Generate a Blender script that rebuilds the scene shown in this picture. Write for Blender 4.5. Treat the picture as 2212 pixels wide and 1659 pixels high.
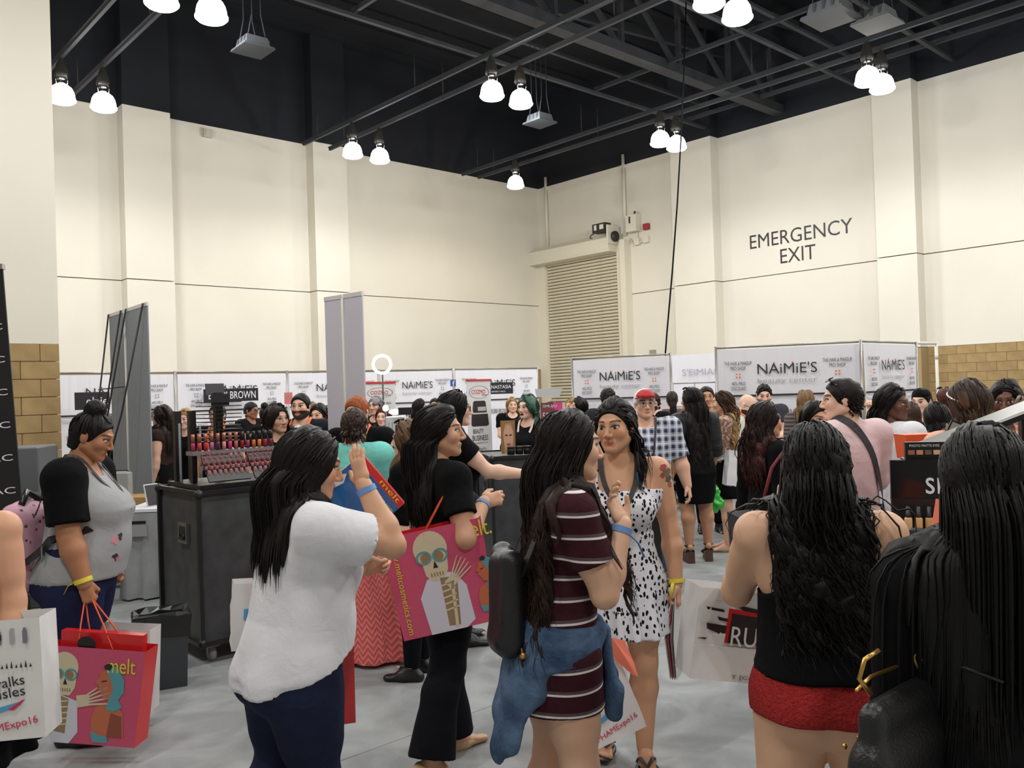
import bpy, math, random
import numpy as np
from mathutils import Vector, Matrix, Euler

scene = bpy.context.scene
for _o in list(bpy.data.objects):
    bpy.data.objects.remove(_o, do_unlink=True)

# ---------------------------------------------------------------- camera, world, exposure
FPX, ROLL, PITCH, CAMH = 1834.0, math.radians(1.85), math.radians(0.52), 1.65
cam_data = bpy.data.cameras.new('camera')
cam_data.sensor_fit = 'HORIZONTAL'
cam_data.sensor_width = 36.0
cam_data.lens = 36.0 * FPX / 2212.0
cam_data.clip_end = 200
cam = bpy.data.objects.new('camera', cam_data)
scene.collection.objects.link(cam)
_c, _s = math.cos(ROLL), math.sin(ROLL)
_R = Vector((1, 0, 0)); _F = Vector((0, math.cos(PITCH), math.sin(PITCH))); _U = Vector((0, -math.sin(PITCH), math.cos(PITCH)))
_X = _R * _c - _U * _s; _Y = _R * _s + _U * _c; _Z = -_F
cam.matrix_world = Matrix(((_X.x, _Y.x, _Z.x, 0), (_X.y, _Y.y, _Z.y, 0), (_X.z, _Y.z, _Z.z, CAMH), (0, 0, 0, 1)))
scene.camera = cam

world = bpy.data.worlds.new('world')
scene.world = world
world.use_nodes = True
world.node_tree.nodes['Background'].inputs[0].default_value = (0.9, 0.93, 1.0, 1)
world.node_tree.nodes['Background'].inputs[1].default_value = 0.03
scene.view_settings.view_transform = 'Standard'
scene.view_settings.look = 'None'
scene.view_settings.gamma = 1.0
scene.view_settings.use_curve_mapping = False
scene.view_settings.exposure = -0.22

LAMP_W, LAMP_G = 165.0, 105.0       # watts of one ceiling lamp: downlight and all-round glow

# ---------------------------------------------------------------- geometry of the place
def ray(px, py):
    u = (px - 1106.0) / FPX; v = (829.5 - py) / FPX
    a = u * _c + v * _s; b = -u * _s + v * _c
    d = Vector((a, math.cos(PITCH) - b * math.sin(PITCH), math.sin(PITCH) + b * math.cos(PITCH)))
    return d / d.y
def at(px, py, dist):
    return Vector((0, 0, CAMH)) + ray(px, py) * dist
def atz(px, py, z):
    r = ray(px, py)
    return Vector((0, 0, CAMH)) + r * ((z - CAMH) / r.z)
def ground(px, dist):
    p = at(px, 846 - 0.0323 * (px - 1106) + 0, dist)
    return Vector((p.x, p.y, 0))

# the hall's own axes: origin in the far corner, x along the left wall, y along the right wall
TH = math.radians(47.5)
CORNER = Vector((1.098, 28.70, 0))
E1 = Vector((-math.sin(TH), -math.cos(TH), 0))
E2 = Vector((math.cos(TH), -math.sin(TH), 0))
def RM(x, y, z=0.0):
    return CORNER + E1 * x + E2 * y + Vector((0, 0, z))
ROOM_M = Matrix(((E1.x, E2.x, 0, CORNER.x), (E1.y, E2.y, 0, CORNER.y), (0, 0, 1, 0), (0, 0, 0, 1)))
ROOM_ANG = math.atan2(E1.y, E1.x)

# ---------------------------------------------------------------- object helpers
col = scene.collection
def link(o, parent=None):
    col.objects.link(o)
    if parent is not None:
        o.parent = parent
    return o
def tag(o, label=None, cat=None, group=None, kind=None):
    if label: o['label'] = label
    if cat: o['category'] = cat
    if group: o['group'] = group
    if kind: o['kind'] = kind
    return o
def thing(name, label, cat, loc=(0, 0, 0), rotz=0.0, group=None):
    o = bpy.data.objects.new(name, None)
    o.empty_display_size = 0.1
    link(o)
    o.location = loc
    o.rotation_euler = (0, 0, rotz)
    return tag(o, label, cat, group)
def ob(name, me, mats=None, parent=None, loc=None, rot=None, label=None):
    if mats is not None:
        if not isinstance(mats, (list, tuple)): mats = [mats]
        if len(me.materials) == 0:
            for m in mats: me.materials.append(m)
    o = bpy.data.objects.new(name, me)
    link(o, parent)
    if loc is not None: o.location = loc
    if rot is not None: o.rotation_euler = rot
    if label: o['label'] = label
    return o
def copy_tree(o, parent=None):
    c = o.copy(); link(c, parent)
    for ch in list(o.children):
        copy_tree(ch, c)
    return c

class MB:
    """collects simple shapes into one mesh"""
    def __init__(s):
        s.v = []; s.f = []; s.m = []; s.smooth = []
    def add(s, vs, fs, mi=0, sm=False):
        b = len(s.v)
        s.v += [tuple(p) for p in vs]
        for f in fs:
            s.f.append(tuple(b + i for i in f)); s.m.append(mi); s.smooth.append(sm)
        return s
    def box(s, lo, hi, mi=0, M=None):
        x0, y0, z0 = lo; x1, y1, z1 = hi
        vs = [Vector(p) for p in ((x0,y0,z0),(x1,y0,z0),(x1,y1,z0),(x0,y1,z0),(x0,y0,z1),(x1,y0,z1),(x1,y1,z1),(x0,y1,z1))]
        if M is not None: vs = [M @ p for p in vs]
        return s.add(vs, ((0,3,2,1),(4,5,6,7),(0,1,5,4),(1,2,6,5),(2,3,7,6),(3,0,4,7)), mi)
    def cbox(s, c, size, mi=0, M=None):
        return s.box([c[i]-size[i]/2 for i in range(3)], [c[i]+size[i]/2 for i in range(3)], mi, M)
    def bbox(s, lo, hi, b=0.01, mi=0, M=None):
        """box with chamfered vertical and horizontal edges"""
        x0,y0,z0 = lo; x1,y1,z1 = hi
        def ring(z, i):
            return [(x0+i+b,y0+i,z),(x1-i-b,y0+i,z),(x1-i,y0+i+b,z),(x1-i,y1-i-b,z),(x1-i-b,y1-i,z),(x0+i+b,y1-i,z),(x0+i,y1-i-b,z),(x0+i,y0+i+b,z)]
        return s.loft([ring(z0,b),ring(z0+b,0),ring(z1-b,0),ring(z1,b)], mi, M=M)
    def loft(s, rings, mi=0, caps=True, sm=False, M=None, closed=True):
        n = len(rings[0]); vs = []; fs = []
        for r in rings:
            vs += [Vector(p) for p in r]
        if M is not None: vs = [M @ p for p in vs]
        k = n if closed else n - 1
        for i in range(len(rings)-1):
            for j in range(k):
                a = i*n+j; b2 = i*n+(j+1) % n
                fs.append((a, b2, b2+n, a+n))
        if caps and closed:
            fs.append(tuple(reversed(range(n))))
            fs.append(tuple(range((len(rings)-1)*n, len(rings)*n)))
        return s.add(vs, fs, mi, sm)
    def cyl(s, a, b, r1, r2=None, n=12, mi=0, caps=True, sm=True):
        a = Vector(a); b = Vector(b); r2 = r1 if r2 is None else r2
        d = (b-a)
        if d.length < 1e-9: return s
        q = d.to_track_quat('Z', 'Y')
        ring = lambda c, r: [c + q @ Vector((r*math.cos(2*math.pi*i/n), r*math.sin(2*math.pi*i/n), 0)) for i in range(n)]
        return s.loft([ring(a, r1), ring(b, r2)], mi, caps, sm)
    def tube(s, pts, r, n=8, mi=0, sm=True, flat=None, caps=True):
        """tube along a polyline; r number or list; flat=(normal, ratio) squashes it"""
        pts = [Vector(p) for p in pts]; N = len(pts)
        rs = r if isinstance(r, (list, tuple)) else [r]*N
        rings = []; up = None
        for i, p in enumerate(pts):
            t = (pts[min(i+1, N-1)] - pts[max(i-1, 0)])
            t = t.normalized() if t.length > 1e-9 else Vector((0, 0, 1))
            if up is None:
                up = Vector((0, 0, 1)) if abs(t.z) < .9 else Vector((1, 0, 0))
                if flat is not None: up = Vector(flat[0])
            up = (up - t*up.dot(t))
            up = up.normalized() if up.length > 1e-6 else t.orthogonal().normalized()
            sd = t.cross(up)
            k = flat[1] if flat else 1.0
            rings.append([p + sd*(rs[i]*math.cos(2*math.pi*j/n)) + up*(rs[i]*k*math.sin(2*math.pi*j/n)) for j in range(n)])
        return s.loft(rings, mi, caps, sm)
    def lathe(s, prof, n=20, mi=0, M=None, sm=True, caps=True):
        rings = [[(r*math.cos(2*math.pi*j/n), r*math.sin(2*math.pi*j/n), z) for j in range(n)] for r, z in prof]
        return s.loft(rings, mi, caps, sm, M)
    def sphere(s, c, r, n=12, mi=0, sq=(1, 1, 1)):
        prof = [(math.sin(math.pi*i/(n//2))*r + 1e-5, -math.cos(math.pi*i/(n//2))*r) for i in range(n//2+1)]
        M = Matrix.Translation(Vector(c)) @ Matrix.Diagonal((sq[0], sq[1], sq[2], 1))
        return s.lathe(prof, n, mi, M)
    def prism(s, pts2, y0, y1, mi=0, M=None):
        """polygon in (x, z) extruded along y"""
        n = len(pts2)
        ar = sum(pts2[i][0]*pts2[(i+1) % n][1]-pts2[(i+1) % n][0]*pts2[i][1] for i in range(n))
        if ar < 0: pts2 = pts2[::-1]
        vs = [Vector((x, y0, z)) for x, z in pts2] + [Vector((x, y1, z)) for x, z in pts2]
        if M is not None: vs = [M @ p for p in vs]
        fs = [tuple(range(n)), tuple(reversed(range(n, 2*n)))]
        fs += [(i, i+n, (i+1) % n+n, (i+1) % n) for i in range(n)]
        return s.add(vs, fs, mi)
    def mesh(s, name='mesh'):
        me = bpy.data.meshes.new(name)
        me.from_pydata(s.v, [], s.f)
        me.polygons.foreach_set('material_index', s.m)
        me.polygons.foreach_set('use_smooth', s.smooth)
        me.update()
        return me
    def build(s, name, mats, parent=None, loc=None, rot=None, label=None):
        return ob(name, s.mesh(name), mats, parent, loc, rot, label)

# ---------------------------------------------------------------- materials
def lin(c):
    """sRGB 0-255 tuple or hex to linear"""
    if isinstance(c, str):
        c = c.lstrip('#'); c = tuple(int(c[i:i+2], 16) for i in (0, 2, 4))
    return tuple(((x/255.0)/12.92 if x/255.0 <= .04045 else ((x/255.0+.055)/1.055)**2.4) for x in c)
_mats = {}
class NT:
    """small node helper"""
    def __init__(s, m):
        s.t = m.node_tree; s.bsdf = s.t.nodes['Principled BSDF']
    def n(s, kind, **kw):
        x = s.t.nodes.new(kind)
        for k, v in kw.items():
            if k in x.bl_rna.properties.keys(): setattr(x, k, v)
            else: x.inputs[k].default_value = v
        return x
    def l(s, a, b): s.t.links.new(a, b)
    def math(s, op, a, b=None, c=None):
        x = s.t.nodes.new('ShaderNodeMath'); x.operation = op
        for i, v in enumerate((a, b, c)):
            if v is None: continue
            if isinstance(v, (int, float)): x.inputs[i].default_value = v
            else: s.l(v, x.inputs[i])
        return x.outputs[0]
    def mix(s, fac, a, b, mode='MIX'):
        x = s.t.nodes.new('ShaderNodeMix'); x.data_type = 'RGBA'; x.blend_type = mode
        for sock, v in ((x.inputs[0], fac), (x.inputs[6], a), (x.inputs[7], b)):
            if isinstance(v, (int, float)): sock.default_value = v
            elif isinstance(v, tuple): sock.default_value = v if len(v) == 4 else v + (1,)
            else: s.l(v, sock)
        return x.outputs[2]
    def obj(s):
        return s.n('ShaderNodeTexCoord').outputs['Object']
    def sep(s, v):
        x = s.n('ShaderNodeSeparateXYZ'); s.l(v, x.inputs[0]); return x.outputs
    def noise(s, scale, detail=3.0, vec=None, dist=0.0, out=0):
        x = s.n('ShaderNodeTexNoise'); x.inputs['Scale'].default_value = scale; x.inputs['Detail'].default_value = detail
        x.inputs['Distortion'].default_value = dist
        s.l(vec if vec is not None else s.obj(), x.inputs['Vector'])
        return x.outputs[out]
    def ramp(s, fac, stops):
        x = s.n('ShaderNodeValToRGB'); e = x.color_ramp.elements
        while len(e) < len(stops): e.new(.5)
        for el, (p, c) in zip(e, stops):
            el.position = p; el.color = (c if isinstance(c, tuple) else (c, c, c)) + (1,) if not (isinstance(c, tuple) and len(c) == 4) else c
        s.l(fac, x.inputs[0]); return x.outputs[0]
    def bump(s, h, strength=.3, dist=.01):
        x = s.n('ShaderNodeBump'); x.inputs['Strength'].default_value = strength; x.inputs['Distance'].default_value = dist
        s.l(h, x.inputs['Height']); s.l(x.outputs[0], s.bsdf.inputs['Normal'])
    def scale(s, v, xyz):
        x = s.n('ShaderNodeVectorMath', operation='MULTIPLY'); s.l(v, x.inputs[0]); x.inputs[1].default_value = xyz
        return x.outputs[0]
def M_(name, c=None, rough=.6, metal=0.0, spec=.5, var=0.0, vscale=6.0, bump=0.0, bscale=60.0, emit=None, estr=0.0, alpha=None, trans=0.0, coat=0.0, sheen=0.0, fn=None):
    if name in _mats: return _mats[name]
    m = bpy.data.materials.new(name); m.use_nodes = True
    t = NT(m); b = t.bsdf
    base = lin(c) if c is not None else (.5, .5, .5)
    b.inputs['Base Color'].default_value = base + (1,)
    b.inputs['Roughness'].default_value = rough
    b.inputs['Metallic'].default_value = metal
    b.inputs['Specular IOR Level'].default_value = spec
    b.inputs['Coat Weight'].default_value = coat
    b.inputs['Sheen Weight'].default_value = sheen
    b.inputs['Transmission Weight'].default_value = trans
    m.diffuse_color = base + (1,)
    if var:
        n = t.noise(vscale, 4)
        lo = tuple(x*(1-var) for x in base); hi = tuple(min(1, x*(1+var)) for x in base)
        t.l(t.ramp(n, [(.3, lo), (.7, hi)]), b.inputs['Base Color'])
    if bump: t.bump(t.noise(bscale, 3), bump, .004)
    if emit is not None:
        b.inputs['Emission Color'].default_value = lin(emit) + (1,)
        b.inputs['Emission Strength'].default_value = estr
    if alpha is not None: b.inputs['Alpha'].default_value = alpha
    if fn: fn(t, base)
    _mats[name] = m
    return m

# ---------------------------------------------------------------- lettering (flat print, built-in font)
_txt = {}
def txt_mesh(st):
    if st in _txt: return _txt[st]
    cu = bpy.data.curves.new('t', 'FONT'); cu.body = st; cu.size = 1.0; cu.extrude = .004
    cu.align_x = 'CENTER'; cu.align_y = 'CENTER'; cu.resolution_u = 3
    o = bpy.data.objects.new('t', cu)
    me = bpy.data.meshes.new_from_object(o)
    n = len(me.vertices); a = np.empty(n*3); me.vertices.foreach_get('co', a); a = a.reshape(-1, 3)
    lo = a.min(0); hi = a.max(0)
    a -= (lo+hi)/2
    a[:, :2] /= (hi-lo)[:2]          # unit box, x right, y up
    a[:, 2] *= .1
    me.vertices.foreach_set('co', a.ravel()); me.update()
    bpy.data.objects.remove(o); bpy.data.curves.remove(cu)
    _txt[st] = me
    return me
_txt_m = {}
def text(parent, st, mat, x, z, w, h, y=0.0, name='lettering', rot=0.0, M=None, thick=1.0):
    """lettering standing in the parent's xz plane, read from -y; (x, z) centre, w x h size"""
    key = (st, mat.name)
    if key not in _txt_m:
        me = txt_mesh(st).copy(); me.materials.clear(); me.materials.append(mat); _txt_m[key] = me
    o = bpy.data.objects.new(name, _txt_m[key]); link(o, parent)
    L = Matrix.Translation((x, y, z)) @ Matrix.Rotation(-rot, 4, 'Y') @ Matrix.Rotation(math.pi/2, 4, 'X') @ Matrix.Diagonal((w, h, thick, 1))
    o.matrix_local = (M @ L) if M is not None else L
    return o

ALL_TEXT=['EMERGENCY','EXIT']

# ================================================================ THE HALL
def carpet(t, base):
    o = t.obj()
    big = t.noise(.55, 3, o, .6); mid = t.noise(2.3, 6, o, 1.2); fine = t.noise(160, 2, o)
    a = t.mix(t.ramp(big, [(.35, 0.), (.65, 1.)]), lin((160, 163, 164)), lin((176, 181, 183)))
    b = t.mix(t.math('MULTIPLY', t.ramp(mid, [(.38, 1.), (.62, 0.)]), .62), a, lin((128, 130, 130)))
    t.l(t.mix(t.math('MULTIPLY', fine, .35), b, lin((128, 130, 130))), t.bsdf.inputs['Base Color'])
    t.bump(fine, .5, .004)
m_floor = M_('grey_carpet', (165, 170, 172), .95, spec=.1, fn=carpet)
def wallpaint(t, base):
    n = t.noise(.5, 4); f = t.noise(40, 3)
    t.l(t.mix(t.ramp(n, [(.35, 0.), (.7, 1.)]), tuple(x*.93 for x in base), base), t.bsdf.inputs['Base Color'])
    t.bump(f, .12, .004)
m_wall = M_('cream_wall_paint', (222, 217, 204), .62, spec=.3, fn=wallpaint)
m_gap = M_('panel_joint', (120, 114, 100), .9)
m_black = M_('black_ceiling_paint', (33, 35, 40), .85, spec=.2, var=.15, vscale=.6)
m_steel_dk = M_('black_painted_steel', (50, 52, 56), .7, spec=.3, var=.1, vscale=3)
m_block = M_('tan_concrete_block', (158, 134, 94), .9, spec=.2, var=.14, vscale=5, bump=.5, bscale=120)
m_block2 = M_('tan_concrete_block_dark', (150, 127, 90), .9, spec=.2, var=.14, vscale=5, bump=.5, bscale=120)
m_mortar = M_('mortar', (160, 138, 100), .95)
m_cream_metal = M_('cream_painted_metal', (218, 213, 196), .45, spec=.4)
m_slat = M_('door_slat_metal', (205, 198, 176), .5, spec=.4, var=.08, vscale=8)

ZB, ZJ, ZW, ZC = 2.37, 4.50, 8.48, 11.4
RL = 31.0
def struct(name, mb, mats, parent=None):
    o = mb.build(name, mats, parent)
    o.matrix_world = ROOM_M if parent is None else o.matrix_world
    if parent is None: o['kind'] = 'structure'
    return o
floor = struct('floor', MB().box((-.5, -.5, -.2), (RL, RL, 0)), m_floor)
for k, yy in enumerate((9.6, 13.3, 17.0)):     # carpet seams
    MB().box((0, yy-.004, 0), (RL, yy+.004, .0015)).build('carpet_seam', M_('carpet_seam', (142, 146, 147), .95), floor)
ceiling = struct('ceiling', MB().box((-.5, -.5, ZC), (RL, RL, ZC+.3)), m_black)
for k in range(28):                             # ribs of the roof deck
    MB().box((-.3, .4+k*.9, ZC-.06), (RL*.8, .75+k*.9, ZC)).build('deck_rib', m_black, ceiling)

wall_left = struct('wall_left', MB().box((-.4, -.4, 0), (RL, -.03, ZC)), m_gap)
wall_right = struct('wall_right', MB().box((-.4, -.03, 0), (-.03, RL, ZC)), m_gap)
wall_back_left = struct('wall_back_left', MB().box((RL, -.4, 0), (RL+.3, RL, ZC)), m_wall)
wall_back_right = struct('wall_back_right', MB().box((-.4, RL, 0), (RL, RL+.3, ZC)), m_wall)
G = .012
def panel(wall, axis, a, b, z0, z1, d0, d1, m, name='wall_panel'):
    mb = MB()
    if axis == 1: mb.box((a, d0, z0), (b, d1, z1))      # left wall: runs along x, stands proud along y
    else: mb.box((d0, a, z0), (d1, b, z1))
    return mb.build(name, m, wall)
PL = [(0., 7.72, 0), (7.72, 8.74, 1), (8.74, 12.5, 0), (12.5, 13.58, 1), (13.58, 18.3, 0), (18.3, 19.3, 1), (19.3, RL, 0)]
PR = [(0., 5.77, 0), (5.77, 7.13, 1), (7.13, 11.6, 0), (11.6, 12.51, 1), (12.51, 17.2, 0), (17.2, 18.2, 1), (18.2, RL, 0)]
for wall, axis, segs in ((wall_left, 1, PL), (wall_right, 0, PR)):
    for a, b, p in segs:
        d = .38 if p else 0.0
        panel(wall, axis, a, b, 0, ZB-.01, -.03, d-.02, m_mortar, 'block_base')
        panel(wall, axis, a, b, ZB, ZJ-G, -.03, d, m_wall)
        panel(wall, axis, a, b, ZJ+G, ZW, -.03, d, m_wall)
        panel(wall, axis, a, b, ZW, ZC, -.03, d+.005, m_black, 'upper_wall_panel')
# concrete blocks that the photograph lets one pick apart
_blk = MB().bbox((0, -.02, 0), (.401, .012, .198), .005).mesh('block')
_blk.materials.append(m_block)
_blk2 = MB().bbox((0, -.02, 0), (.401, .012, .198), .005).mesh('block'); _blk2.materials.append(m_block2)
_hlf = MB().bbox((0, -.02, 0), (.199, .012, .198), .005).mesh('half_block'); _hlf.materials.append(m_block)
rb = random.Random(3)
def blocks(wall, axis, a0, a1, rows, off, flip=False):
    for r in rows:
        z = r*.2032 - (.2032*12 - ZB) + .003
        x = a0 + (-.203 if r % 2 else 0)
        while x < a1-.1:
            xs, me = x, (_blk if rb.random() < .65 else _blk2)
            w = .398
            if x < a0-.01: xs, me, w = a0, _hlf, .196
            if xs + w > a1 + .02: me, w = _hlf, .196
            if xs + w <= a1 + .03:
                o = ob('block', me, None, wall)
                if axis == 1:
                    o.matrix_local = Matrix.Translation((xs, off, z))
                else:
                    o.matrix_local = Matrix.Translation((off, xs+w, z)) @ Matrix.Rotation(-math.pi/2, 4, 'Z')
            x += .406
blocks(wall_right, 0, 12.53, 16.6, range(3, 12), -.02)
# near wall end at the left of the picture
wall_near = struct('wall_near_left', MB().box((17.45, 8.9, 0), (RL, 9.63, ZC)), m_mortar)
panel(wall_near, 1, 17.42, RL, ZB, ZC, 8.88, 9.66, m_wall)
blocks(wall_near, 1, 17.42, 19.2, range(0, 12), 9.65)

# roller door in the right wall
door = bpy.data.objects.new('door_1', None); link(door); door['kind'] = 'structure'; door.matrix_world = ROOM_M
MB().box((0, .1, 0), (.03, 3.7, 5.9)).build('door_backing', M_('door_dark', (74, 68, 54), .8), door)
_sl = MB().loft([[(.032, 0, 0), (.032, 3.15, 0)], [(.06, 0, .012), (.06, 3.15, .012)], [(.078, 0, .045), (.078, 3.15, .045)], [(.06, 0, .08), (.06, 3.15, .08)], [(.032, 0, .088), (.032, 3.15, .088)]], caps=False, closed=False).mesh('slat')
_sl.materials.append(m_slat)
for k in range(44):
    ob('slat', _sl, None, door, loc=(0, .35, 2.15-.9 + k*.1045 + .02))
MB().box((.03, .35, 0), (.07, 3.5, 1.25)).build('door_leaf', m_slat, door)
MB().box((0, 0, 0), (.16, .35, 5.85)).build('door_jamb', m_cream_metal, door)
MB().box((0, 3.48, 0), (.16, 3.72, 6.2)).box((0, 3.72, 0), (.3, 3.92, 6.15)).build('door_jamb', m_cream_metal, door)
hood = MB()
_hp = [(0, 5.82), (.5, 5.84), (.55, 5.95), (.55, 6.25), (.35, 6.4), (0, 6.42)]
hood.loft([[(x, -.0, z) for x, z in _hp], [(x, 3.5, z) for x, z in _hp]])
hood.build('door_hood', m_cream_metal, door)
m_dkplastic = M_('dark_plastic', (45, 42, 40), .5)
mot = MB(); mot.box((.1, 3.5, 6.05), (.62, 3.56, 6.62)); mot.build('motor_plate', m_cream_metal, door)
MB().cyl((.34, 3.57, 6.28), (.34, 3.64, 6.28), .16, n=24).build('chain_wheel', m_dkplastic, door)
MB().box((.3, 2.9, 6.45), (.58, 3.42, 6.72)).build('motor_box', m_dkplastic, door)
MB().box((.585, 2.98, 6.52), (.59, 3.08, 6.68)).box((.585, 3.2, 6.53), (.59, 3.36, 6.67)).build('motor_label', M_('label_white', (220, 218, 210), .6), door)
MB().tube([(.5, 2.95, 6.47), (.52, 2.8, 6.42), (.5, 2.72, 6.35), (.45, 2.8, 6.3), (.4, 3.0, 6.33)], .018).build('motor_cable', m_dkplastic, door)
MB().box((.0, 3.95, 6.35), (.25, 4.35, 6.85)).build('control_box', m_cream_metal, door)
MB().box((.251, 4.08, 6.6), (.256, 4.14, 6.8)).build('control_switch', m_dkplastic, door)
MB().cyl((.12, 4.2, 6.85), (.15, 4.25, 6.95), .03).build('control_handle', m_dkplastic, door)
MB().box((.0, 4.5, 6.35), (.12, 4.68, 6.53)).build('alarm_box', M_('alarm_red', (150, 40, 38), .5), door)
MB().box((0, 4.15, 5.95), (.12, 4.32, 6.15)).box((0, 4.48, 5.97), (.1, 4.66, 6.17)).tube([(.08, 3.95, 6.2), (.06, 4.05, 6.02), (.06, 4.3, 6.0), (.06, 4.55, 6.05)], .02).tube([(.06, 4.23, 6.35), (.06, 4.23, 6.15)], .02).build('junction_box', m_cream_metal, door)
for yy, z0 in ((.42, 6.42), (3.78, 6.3)):
    MB().cyl((.06, yy, z0), (.06, yy, ZW+.3), .05, n=10).box((.0, yy-.08, ZW-.12), (.1, yy+.08, ZW-.02)).build('conduit', m_cream_metal, door)
MB().box((0, 4.55, 2.62), (.06, 4.75, 2.76)).build('wall_outlet', M_('outlet_grey', (150, 146, 132), .6), door)
vent = tag(MB().box((11.37, 0, 8.17), (11.57, .12, 8.37)).box((11.4, .12, 8.2), (11.54, .14, 8.34)).build('wall_speaker_box', M_('pale_grey_box', (190, 186, 176), .6)), 'small pale grey square box high on the cream wall', 'wall box')
vent.matrix_world = ROOM_M
# rust/soot streak over the door is left to the paint's variation; painted lettering
LETTER_BLACK = M_('letter_black', (22, 22, 26), .5)
WR_M = ROOM_M   # lettering on x=0 plane: text read from +x, running along +y
def wall_text(st, y0, y1, z, h):
    o = text(None, st, LETTER_BLACK, 0, 0, 1, 1)
    o.parent = wall_right
    L = Matrix(((0, 0, 1, .004), (1, 0, 0, (y0+y1)/2), (0, 1, 0, z), (0, 0, 0, 1))) @ Matrix.Diagonal((y1-y0, h, .1, 1))
    o.matrix_local = L
wall_text('EMERGENCY', 8.02, 10.86, 5.45, .37)
wall_text('EXIT', 8.90, 9.88, 4.95, .37)

# ---------------------------------------------------------------- roof steel
steel = MB
def beam(a, b, w, h, name, parent=ceiling, m=None):
    a = Vector(a); b = Vector(b); d = (b-a); L = d.length
    q = d.to_track_quat('X', 'Z').to_matrix().to_4x4()
    MB().box((0, -w/2, -h/2), (L, w/2, h/2), M=Matrix.Translation(a) @ q).build(name, m or m_steel_dk, parent)
# main trusses run parallel to the left wall (along x)
for yt, zb, zt in ((9.0, 8.75, 10.5), (15.6, 8.75, 10.5), (22.2, 8.75, 10.5)):
    beam((0, yt, zb), (26, yt, zb), .3, .22, 'truss_chord')
    beam((0, yt, zt), (26, yt, zt), .25, .2, 'truss_chord')
    for k in range(13):
        x = .3 + k*2.0
        beam((x, yt, zb), (x, yt, zt), .1, .1, 'truss_post')
        beam((x, yt, zb), (x+2.0, yt, zt), .09, .09, 'truss_diagonal')
for yt in (7.0, 11.2, 13.3, 18.0, 20.0):     # joists between
    beam((0, yt, 8.72), (26, yt, 8.72), .09, .07, 'joist_chord')
    beam((0, yt, 9.35), (26, yt, 9.35), .09, .07, 'joist_chord')
for xt in (1.2, 4.9, 8.2, 11.6, 15.4, 20.5):     # cross bridging
    beam((xt, 7.0, 8.8), (xt, 24, 8.8), .07, .09, 'bridging_bar')
for k in range(8):
    beam((0, 7.4+k*2.2, 10.75), (26, 3.0+k*2.2, 10.75), .12, .25, 'purlin')

# ---------------------------------------------------------------- ceiling lamps on their rails
LAMP_X = ((15.73, 15.02), (9.64, 8.90), (4.55, 3.94))
LAMP_Y = (3.74, 8.6, 13.4, 18.25, 23.1)
ZR = 7.98
for i, pair in enumerate(LAMP_X + ((21.6, 20.9),)):
    for j, x in enumerate(pair):
        if i == 3: continue
        r = tag(MB().box((x-.03, 1.5, ZR-.04), (x+.03, 26, ZR+.04)).box((x-.05, 1.5, ZR+.025), (x+.05, 26, ZR+.045)).build('lighting_rail', m_steel_dk),
            'dark steel lighting rail carrying the %s lamps, %s' % (('warm', 'bluish')[j], ('nearest the left edge', 'above the middle of the hall', 'along the emergency exit wall')[i]), 'rail', 'lighting rails under the roof')
        r.matrix_world = ROOM_M
        for yy in (2.2, 6.2, 11.0, 15.9, 20.7):
            MB().cyl((x, yy, ZR), (x, yy, 8.75), .012, n=6).build('hanger_rod', m_steel_dk, r)
m_lampcap = M_('lamp_ballast', (52, 50, 48), .4, spec=.5)
m_chrome = M_('chrome', (200, 200, 205), .15, metal=1.0)
def domemat(name, c):
    return M_(name, (250, 250, 250), .3, emit=c, estr=7.0)
m_warm = domemat('warm_lamp_dome', (255, 232, 196)); m_cool = domemat('cool_lamp_dome', (226, 234, 255))
def lamp_meshes():
    b = MB().lathe([(.02, .68), (.03, .64), (.07, .56), (.10, .46), (.115, .37), (.12, .33), (.105, .30)], 18)
    s = MB().lathe([(.09, .30), (.07, .26), (.065, .20), (.075, .17)], 16)
    for k in range(3):
        a = k*2.1
        s.cyl((.12*math.cos(a), .12*math.sin(a), .33), (.10*math.cos(a), .10*math.sin(a), .15), .008, n=6)
    prof = [(.06, .165), (.115, .15), (.165, .11), (.197, .05), (.213, -.02), (.22, -.08), (.234, -.10), (.232, -.12), (.195, -.155), (.1, -.178), (.001, -.183)]
    d = MB().lathe(prof, 28)
    return b.mesh('ballast'), s.mesh('socket'), d.mesh('dome')
_lb, _ls, _ld = lamp_meshes()
_ldc = _ld.copy()
lamp_light = {}
for nm, c in (('warm', (1.0, .90, .76)), ('cool', (.85, .92, 1.0))):
    L = bpy.data.lights.new('lamp_' + nm, 'SPOT'); L.energy = LAMP_W; L.color = c
    L.shadow_soft_size = .12; L.spot_size = math.radians(178); L.spot_blend = .42
    Q = bpy.data.lights.new('lamp_glow_' + nm, 'POINT'); Q.energy = LAMP_G; Q.color = c; Q.shadow_soft_size = .12
    lamp_light[nm] = (L, Q)
LAMP_N = {(0, 0): 'hanging beside the wall end at the left', (0, 1): 'at the top edge above the grey square speaker', (1, 0): 'over the lavender banner', (1, 1): 'at the middle of the picture top',
          (1, 2): 'cut by the top edge, right of the middle', (2, 0): 'hanging in front of the far corner', (2, 1): 'above the hanging cable by the roller door', (2, 2): 'in front of the emergency exit pilaster'}
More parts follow.
